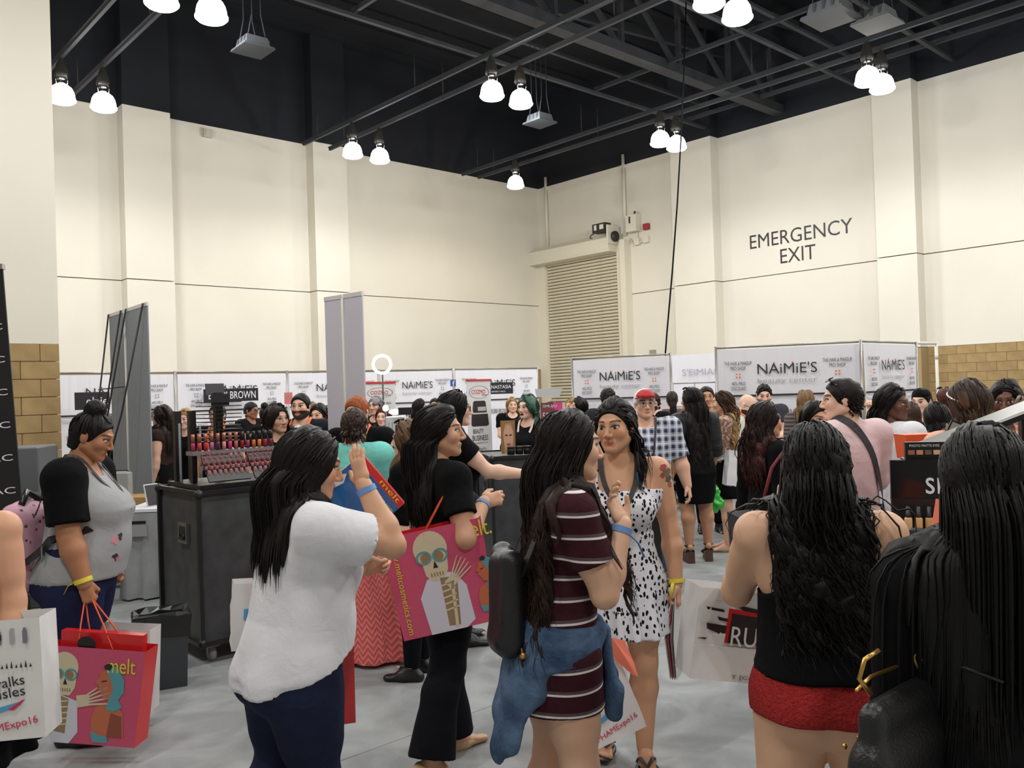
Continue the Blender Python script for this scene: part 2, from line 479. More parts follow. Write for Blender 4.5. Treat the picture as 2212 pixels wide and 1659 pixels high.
for i, pair in enumerate(LAMP_X + ((21.6, 20.9),)):
    for j, y in enumerate(LAMP_Y):
        for k, x in enumerate(pair):
            if (i, j, k) == (2, 0, 1): continue
            nm = ('warm', 'cool')[k]
            inview = (i, j) in LAMP_N
            lab = '%s glowing dome lamp %s' % (('warm white', 'bluish white')[k], LAMP_N[(i, j)]) if inview else 'dome lamp on a rail behind the picture'
            t = thing('ceiling_lamp', lab, 'lamp', group='dome lamps under the roof')
            t.matrix_world = Matrix.Translation(RM(x, y, 7.3))
            ob('ballast', _lb, m_lampcap, t); ob('socket', _ls, m_chrome, t)
            ob('dome', _ld if k == 0 else _ldc, m_warm if k == 0 else m_cool, t)
            lo = bpy.data.objects.new('lamp_light', lamp_light[nm][0]); link(lo, t); lo.location = (0, 0, -.33)
            lo = bpy.data.objects.new('lamp_glow', lamp_light[nm][1]); link(lo, t); lo.location = (0, 0, -.34)
# hanging square speakers
m_spk = M_('grey_speaker', (78, 80, 82), .8, var=.05)
def speaker(px, py, z, sc, label):
    p = atz(px, py, z)
    t = thing('hanging_speaker', label, 'speaker', (p.x, p.y, p.z), ROOM_ANG, 'square speakers hung under the roof')
    b = MB(); b.loft([[(x*.42*sc, y*.42*sc, -.12*sc) for x, y in ((-1,-1),(1,-1),(1,1),(-1,1))], [(x*.40*sc, y*.40*sc, -.06*sc) for x, y in ((-1,-1),(1,-1),(1,1),(-1,1))],
        [(x*.33*sc, y*.33*sc, -.06*sc) for x, y in ((-1,-1),(1,-1),(1,1),(-1,1))], [(x*.28*sc, y*.28*sc, .18*sc) for x, y in ((-1,-1),(1,-1),(1,1),(-1,1))]])
    b.build('housing', m_spk, t)
    for sx in (-1, 1):
        for k in range(3):
            MB().box(((sx*.34-.02)*sc, (-.2+k*.18)*sc, -.05*sc), ((sx*.30+.02)*sc, (-.14+k*.18)*sc, .15*sc)).build('rib', m_spk, t)
    for sx, sy in ((-1, -1), (1, -1), (-1, 1), (1, 1)):
        MB().tube([(sx*.24*sc, sy*.24*sc, .17*sc), (sx*.12*sc, sy*.24*sc, .75*sc), (sx*.12*sc, sy*.24*sc, 1.6)], .008, 5).build('hanger_cable', m_steel_dk, t)
speaker(546, 100, 7.1, .60, 'grey square speaker hung on cables at the upper left')
speaker(1166, 260, 7.1, .60, 'grey square speaker hung on cables below the middle lamps')
speaker(1795, 28, 7.6, .85, 'grey hanging housing left of the lamps at the upper right')
speaker(1895, 42, 7.5, .75, 'second grey hanging housing above the lamps at the upper right')
# cable hanging at the right wall
cb = [at(1482, 5, 15.4), at(1477, 160, 14.2), at(1471, 300, 13.5), at(1463, 440, 13.1), at(1452, 590, 12.8), at(1441, 715, 12.62), at(1437, 768, 12.58)]
tag(MB().tube(cb, .012, 6).build('hanging_cable', M_('cable_black', (12, 12, 13), .9, spec=.05)), 'thin black cable hanging down beside the roller door', 'cable')

# ================================================================ PEOPLE: smooth-blended volumes turned into one skin
def smin(a, b, k):
    h = np.clip(.5 + .5*(b-a)/k, 0, 1)
    return b*(1-h) + a*h - k*h*(1-h)
class Cone:
    """tapered capsule; n, s: squash factor s along direction n"""
    def __init__(s, a, b, r1, r2, k=.02, n=None, sq=1.0, flat=False):
        s.a = np.array(a, float); s.b = np.array(b, float); s.r1 = r1; s.r2 = r2; s.k = k; s.flat = flat
        s.n = None if n is None else np.array(n, float)/np.linalg.norm(n); s.sq = sq
    def box(s):
        r = max(s.r1, s.r2)*max(1, s.sq)
        return np.minimum(s.a, s.b)-r, np.maximum(s.a, s.b)+r
    def ev(s, x, y, z):
        d = s.b-s.a; L = max(d@d, 1e-9)
        px, py, pz = x-s.a[0], y-s.a[1], z-s.a[2]
        t0 = (px*d[0]+py*d[1]+pz*d[2])/L
        if s.flat:
            t = np.maximum(t0, 0)
            vx, vy, vz = px-t*d[0], py-t*d[1], pz-t*d[2]
            return np.maximum(np.sqrt(vx*vx+vy*vy+vz*vz)-(s.r1+(s.r2-s.r1)*np.minimum(t, 1)), (t0-1)*math.sqrt(L))
        t = np.clip(t0, 0, 1)
        vx, vy, vz = px-t*d[0], py-t*d[1], pz-t*d[2]
        r = s.r1+(s.r2-s.r1)*t
        if s.n is not None:
            q = (vx*s.n[0]+vy*s.n[1]+vz*s.n[2])*(1/s.sq-1)
            vx, vy, vz = vx+q*s.n[0], vy+q*s.n[1], vz+q*s.n[2]
            return (np.sqrt(vx*vx+vy*vy+vz*vz)-r)*min(1, s.sq)
        return np.sqrt(vx*vx+vy*vy+vz*vz)-r
class Ell:
    def __init__(s, c, r, k=.02, sub=False):
        s.c = np.array(c, float); s.r = np.array(r if hasattr(r, '__len__') else (r, r, r), float); s.k = k; s.sub = sub
    def box(s): return s.c-s.r, s.c+s.r
    def ev(s, x, y, z):
        a, b, c = (x-s.c[0])/s.r[0], (y-s.c[1])/s.r[1], (z-s.c[2])/s.r[2]
        k = np.sqrt(a*a+b*b+c*c)
        g = np.sqrt((a/s.r[0])**2+(b/s.r[1])**2+(c/s.r[2])**2)+1e-9
        return k*(k-1)/g
class Tor:
    """trunk-like volume: ellipse rings along z (tables), bent by the person's lean"""
    def __init__(s, zs, a, b, yo, P, k=.03, pw=2.0, xo=None):
        s.zs = np.array(zs); s.a_ = np.array(a); s.b_ = np.array(b); s.y_ = np.array(yo); s.P = P; s.k = k; s.pw = pw
        s.x_ = np.zeros(len(zs)) if xo is None else np.array(xo)
    def box(s):
        A = s.a_.max(); B = s.b_.max()+abs(s.y_).max()
        c = []
        for sx in (-1, 1):
            for sy in (-1, 1):
                for z in (s.zs[0], s.zs[-1], (s.zs[0]+s.zs[-1])/2):
                    c.append(s.P.bend(np.array([sx*A, sy*B, z])))
        c = np.array(c); return c.min(0)-.01, c.max(0)+.01
    def ev(s, x, y, z):
        x, y, z = s.P.unbend(x, y, z)
        zc = np.clip(z, s.zs[0], s.zs[-1])
        a = np.interp(zc, s.zs, s.a_); b = np.interp(zc, s.zs, s.b_); yo = np.interp(zc, s.zs, s.y_); xo = np.interp(zc, s.zs, s.x_)
        p = s.pw
        u = np.abs((x-xo)/a); v = np.abs((y-yo)/b)
        k = (u**p+v**p)**(1/p) if p != 2 else np.sqrt(u*u+v*v)
        m = np.minimum(a, b)
        d = (k-1)*m*(.5+.5*np.clip(np.maximum(a, b)/m*.8, 1, 1.6)) if False else (k-1)*m
        dz = z-zc
        return np.where(dz == 0, d, np.sqrt(np.maximum(d, 0)**2+dz*dz))
def sdf_pts(prims, P):
    F = np.full(len(P), .5)
    for p in prims:
        d = p.ev(P[:, 0], P[:, 1], P[:, 2])
        F = np.maximum(F, -d) if getattr(p, 'sub', False) else smin(F, d, p.k)
    return F
def sdf_grid(prims, h, cuts=(), lo=None, hi=None):
    bs = [p.box() for p in prims if not getattr(p, 'sub', False)]
    l = np.min([b[0] for b in bs], 0)-3*h; u = np.max([b[1] for b in bs], 0)+3*h
    if lo is not None: l = np.maximum(l, lo)
    if hi is not None: u = np.minimum(u, hi)
    n = np.maximum(((u-l)/h).astype(int)+2, 4)
    ax = [l[i]+h*np.arange(n[i]) for i in range(3)]
    F = np.full(n, .12, np.float32)
    for p in prims:
        a, b = p.box(); mg = .03+p.k+2*h
        i0 = np.clip(((a-mg-l)/h).astype(int), 0, n); i1 = np.clip(((b+mg-l)/h).astype(int)+2, 0, n)
        if np.any(i1 <= i0): continue
        sl = tuple(slice(i0[i], i1[i]) for i in range(3))
        d = p.ev(ax[0][sl[0]][:, None, None], ax[1][sl[1]][None, :, None], ax[2][sl[2]][None, None, :])
        if getattr(p, 'sub', False):
            F[sl] = -smin(-F[sl], d, p.k)
        else:
            F[sl] = smin(F[sl], d, p.k)
    X, Y, Z = ax[0][:, None, None], ax[1][None, :, None], ax[2][None, None, :]
    for c in cuts:
        F = np.maximum(F, c(X, Y, Z))
    F[0], F[-1], F[:, 0], F[:, -1], F[:, :, 0], F[:, :, -1] = (.05,)*6
    return F, l, h
def nets(F, org, h):
    s = F < 0
    c = np.zeros(np.array(F.shape)-1, np.int8)
    for i in (0, 1):
        for j in (0, 1):
            for k in (0, 1):
                c += s[i:F.shape[0]-1+i, j:F.shape[1]-1+j, k:F.shape[2]-1+k]
    act = (c > 0) & (c < 8)
    I = np.argwhere(act); N = len(I)
    if N == 0: return np.zeros((0, 3)), np.zeros((0, 4), int)
    idx = np.full(act.shape, -1, np.int32); idx[act] = np.arange(N)
    acc = np.zeros((N, 3)); cnt = np.zeros(N)
    crn = {}
    for o in np.ndindex(2, 2, 2):
        crn[o] = F[I[:, 0]+o[0], I[:, 1]+o[1], I[:, 2]+o[2]].astype(float)
    for o in np.ndindex(2, 2, 2):
        for ax in range(3):
            if o[ax]: continue
            q = list(o); q[ax] = 1; q = tuple(q)
            f0, f1 = crn[o], crn[q]; m = (f0 < 0) != (f1 < 0)
            t = np.where(m, f0/np.where(m, f0-f1, 1), 0)
            p = np.tile(np.array(o, float), (N, 1)); p[:, ax] += t
            acc[m] += p[m]; cnt[m] += 1
    V = (I+acc/cnt[:, None])*h+org
    faces = []
    for ax in range(3):
        b, cx = (ax+1) % 3, (ax+2) % 3
        sl0 = [slice(None)]*3; sl1 = [slice(None)]*3
        sl0[ax] = slice(0, -1); sl1[ax] = slice(1, None)
        d0, d1 = s[tuple(sl0)], s[tuple(sl1)]
        E = np.argwhere(d0 != d1)
        E = E[(E[:, b] > 0) & (E[:, cx] > 0) & (E[:, b] < F.shape[b]-1) & (E[:, cx] < F.shape[cx]-1)]
        ins = d0[E[:, 0], E[:, 1], E[:, 2]]
        def cell(db, dc):
            Q = E.copy(); Q[:, b] += db; Q[:, cx] += dc
            return idx[Q[:, 0], Q[:, 1], Q[:, 2]]
        q = np.stack([cell(-1, -1), cell(0, -1), cell(0, 0), cell(-1, 0)], 1)
        q[~ins] = q[~ins][:, ::-1]
        faces.append(q)
    return V, np.concatenate(faces)
def sdf_mesh(prims, h, cuts=(), lo=None, hi=None):
    return nets(*sdf_grid(prims, h, cuts, lo, hi))
def np_mesh(name, V, Fq, mats, smooth=True, colors=None):
    me = bpy.data.meshes.new(name)
    n = len(Fq)
    k = Fq.shape[1]
    me.vertices.add(len(V)); me.vertices.foreach_set('co', np.asarray(V, np.float32).ravel())
    me.loops.add(n*k); me.loops.foreach_set('vertex_index', np.asarray(Fq, np.int32).ravel())
    me.polygons.add(n); me.polygons.foreach_set('loop_start', np.arange(0, n*k, k, dtype=np.int32))
    try: me.polygons.foreach_set('loop_total', np.full(n, k, np.int32))
    except Exception: pass
    me.polygons.foreach_set('use_smooth', np.full(n, smooth))
    me.update(calc_edges=True)
    if colors is not None:
        ca = me.color_attributes.new('Col', 'FLOAT_COLOR', 'POINT')
        c4 = np.ones((len(V), 4), np.float32); c4[:, :3] = colors
        ca.data.foreach_set('color', c4.ravel())
    for m in (mats if isinstance(mats, (list, tuple)) else [mats]): me.materials.append(m)
    return me
def rotz(d): d = math.radians(d); return np.array([[math.cos(d), -math.sin(d), 0], [math.sin(d), math.cos(d), 0], [0, 0, 1]])
def rotx(d): d = math.radians(d); return np.array([[1, 0, 0], [0, math.cos(d), -math.sin(d)], [0, math.sin(d), math.cos(d)]])
def roty(d): d = math.radians(d); return np.array([[math.cos(d), 0, math.sin(d)], [0, 1, 0], [-math.sin(d), 0, math.cos(d)]])
def unit(v): v = np.asarray(v, float); return v/max(np.linalg.norm(v), 1e-9)

# ---------------------------------------------------------------- generic head, hands, foot
def head_prims(male):
    j = 1.12 if male else 1.0
    return [Ell((0, -.014, .028), (.0735, .094, .084), .02),
        Ell((0, .030, -.028), (.057*(1.03 if male else 1), .058, .078), .03),
        Cone((-.048*j, .0, -.048), (-.014*j, .064, -.09), .024*j, .019*j, .025), Cone((.048*j, .0, -.048), (.014*j, .064, -.09), .024*j, .019*j, .025),
        Ell((0, .072, -.092), (.019*j, .017, .015), .015),
        Ell((-.036, .054, -.022), .028, .02), Ell((.036, .054, -.022), .028, .02),
        Cone((-.028, .080, .026), (.028, .080, .026), .010*j, .010*j, .016),
        Ell((-.031, .102, .004), (.017, .016, .012), .012, True), Ell((.031, .102, .004), (.017, .016, .012), .012, True),
        Ell((-.031, .0725, .003), .0145, .004), Ell((.031, .0725, .003), .0145, .004),
        Cone((0, .088, .012), (0, .107, -.028), .007, .0105, .012),
        Ell((-.0125, .096, -.033), (.009, .010, .008), .007), Ell((.0125, .096, -.033), (.009, .010, .008), .007),
        Cone((-.019, .078, -.0585), (.019, .078, -.0585), .009, .009, .008), Cone((0, .086, -.0575), (0, .087, -.058), .008, .008, .008),
        Cone((-.015, .079, -.0705), (.015, .079, -.0705), .0095, .0095, .008),
        Ell((-.075, -.012, -.004), (.011, .019, .031), .006), Ell((.075, -.012, -.004), (.011, .019, .031), .006),
        Cone((0, -.014, -.05), (0, -.028, -.13), .05*j, .05*j, .03)]
_heads = {}
def head_base(male, h):
    key = (male, h)
    if key not in _heads:
        V, Fq = sdf_mesh(head_prims(male), h)
        x, y, z = V.T; ax = np.abs(x)
        m = {}
        front = y > .045
        ew = ((ax-.031)/.0155)**2+((z-.0035-.12*(ax-.031))/.0062)**2
        m['white'] = front & (ew < 1)
        m['iris'] = front & (((ax-.031)**2+(z-.0035)**2) < .0072**2) & (ew < 1.15)
        m['lash'] = front & (ew >= .85) & (((ax-.031)/.0185)**2+((z-.0055-.12*(ax-.031))/.0105)**2 < 1) & (z > .004)
        bz = .0265+.006*np.cos((ax-.032)*70)
        m['brow'] = front & (ax > .012) & (ax < .053) & (np.abs(z-bz) < (.0052 if male else .004))
        m['lip'] = (y > .07) & ((x/.025)**2+((z+.0645)/(.0125-.1*ax))**2 < 1)
        m['blush'] = front & (((ax-.04)**2+(z+.025)**2) < .02**2)
        m['beard'] = (z < -.035-.25*np.maximum(0, .03-y)) & (y > -.015) & (z > -.125) & ((ax > .012) | (z < -.048))
        _heads[key] = (V, Fq, m)
    return _heads[key]
def hand_prims(pose):
    # right hand: fingers -z, thumb +x, palm +y
    P = [Cone((0, 0, .0), (0, 0, -.03), .024, .026, .015, (0, 1, 0), .7), Cone((-.014, 0, -.035), (-.016, 0, -.085), .020, .018, .015, (0, 1, 0), .72),
         Cone((.012, 0, -.035), (.016, 0, -.088), .021, .019, .015, (0, 1, 0), .72)]
    bend = {'relax': (18, 28, 18), 'fist': (78, 85, 50), 'open': (4, 8, 6), 'hook': (35, 80, 50), 'pinch': (50, 45, 25)}[pose]
    for i, (x, L) in enumerate(((.027, .068), (.009, .076), (-.009, .071), (-.026, .055))):
        p = np.array([x, 0, -.088+.006*abs(i-1)]); a = 0
        for s_, fr in zip(bend, (.45, .31, .24)):
            a += s_ + (i*4 if pose == 'relax' else 0)
            d = np.array([.06*(1.5-i)*(.3 if pose != 'open' else 1.2), math.sin(math.radians(a)), -math.cos(math.radians(a))])
            q = p+d*L*fr*1.02
            P.append(Cone(p, q, .0088-.0004*i, .0078-.0004*i, .0035)); p = q
    th = {'relax': ((.03, .006, -.02), (.048, .018, -.052), (.05, .03, -.082)), 'fist': ((.03, .006, -.02), (.046, .024, -.055), (.02, .045, -.075)),
          'open': ((.03, .004, -.02), (.056, .01, -.05), (.066, .016, -.078)), 'hook': ((.03, .006, -.02), (.045, .026, -.05), (.034, .042, -.075)), 'pinch': ((.03, .006, -.02), (.046, .026, -.055), (.04, .05, -.085))}[pose]
    P += [Cone(th[0], th[1], .0135, .0115, .012), Cone(th[1], th[2], .0105, .0085, .004)]
    return P
_hands = {}
def hand_base(pose, h):
    if (pose, h) not in _hands: _hands[(pose, h)] = sdf_mesh(hand_prims(pose), h)
    return _hands[(pose, h)]
def foot_prims():
    # origin at the ankle joint (z .075 above the sole), toes +y
    P = [Cone((0, -.035, -.045), (0, .05, -.05), .032, .030, .03), Cone((0, 0, .0), (0, .06, -.035), .034, .026, .03), Cone((0, .06, -.045), (-.0, .12, -.055), .034, .034, .03, (0, 0, 1), .62)]
    for i, (x, y, r) in enumerate(((.030, .185, .0125), (.011, .182, .0095), (-.006, .174, .009), (-.021, .162, .0085), (-.034, .148, .008))):
        P.append(Cone((x*.8, .12, -.056), (x, y, -.063), r*1.1, r, .006))
    return P
_feet = {}
def foot_base(h):
    if h not in _feet: _feet[h] = sdf_mesh(foot_prims(), h)
    return _feet[h]

# ---------------------------------------------------------------- person
def skinmat():
    def fn(t, base):
        a = t.n('ShaderNodeVertexColor'); a.layer_name = 'Col'
        n = t.noise(9, 3)
        t.l(t.mix(t.math('MULTIPLY', n, .07), a.outputs[0], (.25, .08, .05)), t.bsdf.inputs['Base Color'])
        t.bsdf.inputs['Subsurface Weight'].default_value = 0.0
    return M_('skin', (200, 150, 120), .5, spec=.35, fn=fn)
def hairmat():
    def fn(t, base):
        a = t.n('ShaderNodeVertexColor'); a.layer_name = 'Col'
        v = t.scale(t.obj(), (260, 260, 14))
        n = t.noise(1.0, 3, v)
        t.l(t.mix(t.math('MULTIPLY', n, .55), a.outputs[0], (.0, .0, .0), 'MIX'), t.bsdf.inputs['Base Color'])
        t.bump(n, .35, .003)
    return M_('hair', (30, 25, 22), .5, spec=.22, fn=fn)
m_skin = skinmat(); m_hair = hairmat()
def cloth(name, c, rough=.85, var=.06, vs=5, bump=.25, bs=18, sheen=.0, spec=.12, fn=None):
    def f(t, base):
        if fn: fn(t, base)
        w = t.noise(bs, 3, t.obj(), .6); f2 = t.noise(420, 1)
        t.bump(t.math('ADD', w, t.math('MULTIPLY', f2, .12)), bump, .02)
    return M_(name, c, rough, spec=spec, var=0 if fn else var, vscale=vs, sheen=sheen, fn=f)
SKIN = {'fair': (232, 190, 168), 'light': (220, 174, 148), 'tan': (204, 154, 124), 'olive': (192, 144, 112), 'brown': (150, 102, 76), 'dark': (104, 70, 56)}
HAIRC = {'black': (20, 17, 17), 'dark': (34, 25, 21), 'brown': (66, 44, 32), 'lbrown': (104, 76, 52), 'blonde': (176, 138, 88), 'dblonde': (140, 108, 72), 'red': (168, 88, 46), 'green': (70, 104, 88), 'grey': (150, 146, 150), 'auburn': (84, 40, 30)}
def sstep(t): t = np.clip(t, 0, 1); return t*t*(3-2*t)
TZ = np.array([.42, .455, .50, .55, .61, .66, .72, .77, .81, .835, .85])
TF_A = np.array([.060, .090, .103, .097, .079, .081, .092, .098, .088, .056, .036]); TF_B = np.array([.045, .066, .074, .068, .057, .059, .066, .058, .045, .036, .032])
TM_A = np.array([.060, .086, .095, .093, .088, .094, .108, .114, .104, .064, .042]); TM_B = np.array([.045, .062, .069, .066, .063, .066, .074, .066, .052, .042, .037])
T_Y = np.array([-.004, -.010, -.010, -.006, 0, .002, .004, -.004, -.010, -.012, -.012])
HEAVY = np.array([.25, .55, .75, .95, 1.25, 1.1, .75, .5, .3, .15, .1])
class Person:
    def __init__(s, label, loc, heading, H=1.62, male=False, fat=0.0, lean=(0, 0), twist=0, arms=None, legs=None, head=(0, 0, 0), skin='light', res=.012, group='visitors of the fair', bust=1.0, hres=None, hip_drop=0.0, armf=1.0, cat='person', shdrop=0.0, lipc=None, beard=None, browc=(40, 28, 24)):
        s.H = H; s.male = male; s.fat = fat; s.lean = lean; s.twist = twist; s.res = res
        s.hres = hres or (.0032 if res < .0105 else (.0045 if res < .0145 else .0075))
        s.root = thing('person', label, cat, (loc[0], loc[1], 0), math.radians(-heading), group)
        s.rng = np.random.default_rng(abs(hash(label)) % (2**31) if False else sum(ord(c)*(i+1) for i, c in enumerate(label)))
        s.zs = TZ*H
        A, B = (TM_A, TM_B) if male else (TF_A, TF_B)
        s.a = A*H*(1+fat*.55*HEAVY); s.b = B*H*(1+fat*.75*HEAVY); s.yo = T_Y*H + fat*.012*H*HEAVY*(1 if not male else 1.2)
        s.sw = (.124 if male else .107)*H*(1+.12*fat); s.hw = .052*H*(1+.2*fat)
        k = (1.22 if male else 1.0)*(1+.35*fat)*armf
        s.ra = np.array([.036, .0295, .0255, .0285, .0175])*H*k/ (1.0 if k < 1.2 else 1.03)
        s.rl = np.array([.063, .052, .037, .0385, .0225])*H*(1+.38*fat)*(1.02 if male else 1.0)
        arms = arms or {}; legs = legs or {}
        # legs first: they fix the pelvis height
        tl, sl_, ank = .225*H, .24*H, .048*H
        dl = {}
        for sd, sg in (('R', 1), ('L', -1)):
            th, sh, fy = legs.get(sd, ((.03*sg, .0, -1), (.0, -.02, -1), 8))
            dl[sd] = (unit(th), unit(sh), fy)
        low = min((dl[q][0]*tl+dl[q][1]*sl_)[2] for q in dl)
        s.hipz = .505*H
        s.zoff = (ank-low)-s.hipz + hip_drop
        s.leg = {}
        for sd, sg in (('R', 1), ('L', -1)):
            hp = np.array([sg*s.hw, 0, s.hipz]); kn = hp+dl[sd][0]*tl; an = kn+dl[sd][1]*sl_
            s.leg[sd] = (hp, kn, an, dl[sd][2])
        s.arm = {}
        for sd, sg in (('R', 1), ('L', -1)):
            S = s.bend(np.array([sg*s.sw, -.012*H, (.808-shdrop)*H]))
            u, f, pose, thumb, *hd = arms.get(sd, ((.16*sg, -.05, -1), (.06*sg, .2, -1), 'relax', (-.1*sg, 1, 0)))
            E = S+unit(u)*.172*H; W = E+unit(f)*.148*H
            s.arm[sd] = (S, E, W, pose, unit(thumb), unit(hd[0]) if hd else unit(f))
        s.Nb = s.bend(np.array([0, -.014*H, .842*H]))
        s.hs = (1.05 if male else 1.0)*(H/1.62)**.45
        yaw, pit, rol = head
        s.HR = rotz(-yaw) @ rotx(-pit) @ roty(rol)
        lf = rotx(-lean[0]*.8) @ roty(lean[1]*.8)
        up = lf @ np.array([0, .012*H, .040*H])
        s.HC = s.Nb+up+s.HR @ np.array([0, .012, .085])*s.hs
        s.skin = np.array(lin(SKIN[skin] if isinstance(skin, str) else skin))
        s.lipc = lipc; s.beard = beard; s.browc = browc; s.bust = bust
    # lean of the trunk
    def _w(s, z): return sstep((z-.50*s.H)/(.22*s.H))
    def _rot(s, x, y, z, sign):
        zz = z-.50*s.H; w = s._w(z)
        lf, ls, tw = (math.radians(v)*sign for v in (s.lean[0], s.lean[1], s.twist))
        def RX(x, y, zz):
            c, q = np.cos(w*lf), np.sin(w*lf); return x, y*c+zz*q, -y*q+zz*c
        def RY(x, y, zz):
            c, q = np.cos(w*ls), np.sin(w*ls); return x*c+zz*q, y, -x*q+zz*c
        def RZ(x, y, zz):
            c, q = np.cos(w*tw), np.sin(w*tw); return x*c+y*q, -x*q+y*c, zz
        seq = (RZ, RX, RY) if sign > 0 else (RY, RX, RZ)
        for fn in seq: x, y, zz = fn(x, y, zz)
        return x, y, zz+.50*s.H
    def bend(s, p): return np.array(s._rot(*[np.float64(v) for v in p], 1))
    def unbend(s, x, y, z):
        if s.lean == (0, 0) and s.twist == 0: return x, y, z
        return s._rot(x, y, z, -1)
    def torso(s, inf=0.0, hang=0.0, z0=None, z1=None, flare=0.0, k=.03, pw=2.2):
        zs = s.zs.copy(); a = s.a.copy(); b = s.b.copy(); yo = s.yo.copy()
        zq = np.linspace(z0 if z0 is not None else zs[0], z1 if z1 is not None else zs[-1], 14)
        a = np.interp(zq, zs, a); b = np.interp(zq, zs, b); yo = np.interp(zq, zs, yo)
        if not s.male and s.bust:
            zb = .715*s.H
            bb = np.exp(-((zq-zb)/(.05*s.H))**2)*.018*s.H*s.bust
        else: bb = 0
        if hang:
            f = (b+yo+bb*1.6); r = np.maximum.accumulate(f[::-1])[::-1]
            ra = np.maximum.accumulate(a[::-1])[::-1]; bk = np.maximum.accumulate((b-yo)[::-1])[::-1]
            a = a+(ra-a)*hang; fr = f+(r-f)*hang; bc = (b-yo)+(bk-(b-yo))*hang*.6
            b = (fr+bc)/2; yo = (fr-bc)/2
        t = np.clip((.72*s.H-zq)/(.3*s.H), 0, 1)
        return Tor(zq, a+inf+flare*t, b+inf+flare*t, yo, s, k, pw)
    def shoulder(s, inf=0.0, side=None):
        P = []
        for sd, sg in (('R', 1), ('L', -1)):
            if side and sd != side: continue
            n = s.bend(np.array([sg*.022*s.H, -.014*s.H, .832*s.H])); S = s.arm[sd][0]
            P.append(Cone(n, S, .027*s.H*(1.15 if s.male else 1)+inf, s.ra[0]*.95+inf, .03))
            P.append(Cone(s.bend(np.array([sg*.07*s.H, 0, .74*s.H])), S, .05*s.H+inf*.5, s.ra[0]*.95+inf, .03))
        return P
    def arm_prims(s, inf=0.0, upto=2.0, frm=0.0, flare=0.0, sides='RL', k=.02, flat=False):
        P = []
        for sd in sides:
            S, E, W = s.arm[sd][:3]; r = s.ra
            if upto >= 1:
                P.append(Cone(S, E, r[0]+inf, r[2]+inf, k))
                P.append(Cone(S+(E-S)*.3, S+(E-S)*.62, r[0]*.93+inf, r[1]+inf, k))
                f = upto-1
                if f > 0:
                    m = E+(W-E)*min(.3, f)
                    P.append(Cone(E, m, r[2]+inf, r[3]+inf, k))
                    if f > .3: P.append(Cone(m, E+(W-E)*f, r[3]+inf, r[3]+(r[4]-r[3])*(f-.3)/.7+inf+flare, k, flat=flat))
            else:
                P.append(Cone(S, S+(E-S)*upto, r[0]+inf, r[0]+(r[2]-r[0])*upto*.6+inf+flare, k, flat=flat))
        return P
    def leg_prims(s, inf=0.0, upto=2.0, flare=0.0, sides='RL', k=.025, kneeinf=None, flat=False):
        P = []
        ki = inf if kneeinf is None else kneeinf
        for sd in sides:
            h, kn, an, _ = s.leg[sd]; r = s.rl
            fw = unit(np.cross(kn-an, (1, 0, 0)))
            if upto >= 1:
                P.append(Cone(h, kn, r[0]+inf, r[2]+ki, k)); P.append(Cone(h+(kn-h)*.2, h+(kn-h)*.6, r[0]*.98+inf, r[1]+inf, k))
                f = upto-1
                if f > 0:
                    back = -unit(np.cross((1, 0, 0), an-kn))*-.008*s.H
                    m = kn+(an-kn)*.3+np.array([0, -.010*s.H, 0])
                    P.append(Cone(kn, m, r[2]+ki, r[3]+ki, k))
                    P.append(Cone(m, kn+(an-kn)*f, r[3]+ki, r[3]+(r[4]-r[3])*max(0, (f-.3)/.7)+ki+flare, k, flat=flat))
            else:
                P.append(Cone(h, h+(kn-h)*upto, r[0]+inf, r[0]+(r[2]-r[0])*upto+inf+flare, k, flat=flat))
        return P
    def body_prims(s):
        H = s.H
        P = [s.torso()]
        P += s.shoulder()
        if not s.male and s.bust:
            for sg in (-1, 1):
                P.append(Ell(s.bend(np.array([sg*.046*H, s.b[6]*.62+.012*H, .708*H])), np.array([.043, .042, .044])*H*(.85+.15*s.bust)*(1+.3*s.fat), .03))
        for sg in (-1, 1):
            P.append(Ell((sg*.044*H, -.048*H*(1+.4*s.fat), .488*H), np.array([.05, .045, .05])*H*(1+.3*s.fat), .03))
        if s.fat > .3: P.append(Ell(s.bend(np.array([0, s.b[4]*.55, .60*H])), np.array([.075, .06, .075])*H*(1+.4*s.fat), .05))
        hb = s.HC+s.HR @ np.array([0, -.02, -.055])*s.hs
        nr = (.037 if s.male else .031)*H*(1+.15*s.fat)
        P.append(Cone(s.bend(np.array([0, -.014*H, .815*H])), hb, nr*1.12, nr, .025))
        P += s.arm_prims(); P += s.leg_prims()
        return P
    def garment_torso(s, inf, **kw):
        P = [s.torso(inf, **kw)]; H = s.H
        z0 = kw.get('z0', 0) or 0
        if not s.male and s.bust and z0 < .68*H:
            for sg in (-1, 1):
                P.append(Ell(s.bend(np.array([sg*.046*H, s.b[6]*.62+.012*H, .708*H])), np.array([.043, .042, .044])*H*(.85+.15*s.bust)*(1+.3*s.fat)+inf, .035))
        if z0 < .53*H:
            for sg in (-1, 1):
                P.append(Ell((sg*.044*H, -.048*H*(1+.4*s.fat), .488*H), np.array([.05, .045, .05])*H*(1+.3*s.fat)+inf, .03))
        if s.fat > .3 and z0 < .6*H: P.append(Ell(s.bend(np.array([0, s.b[4]*.55, .60*H])), np.array([.075, .06, .075])*H*(1+.4*s.fat)+inf, .05))
        return P
    def up(s, V): V = np.array(V); V[:, 2] += s.zoff; return V
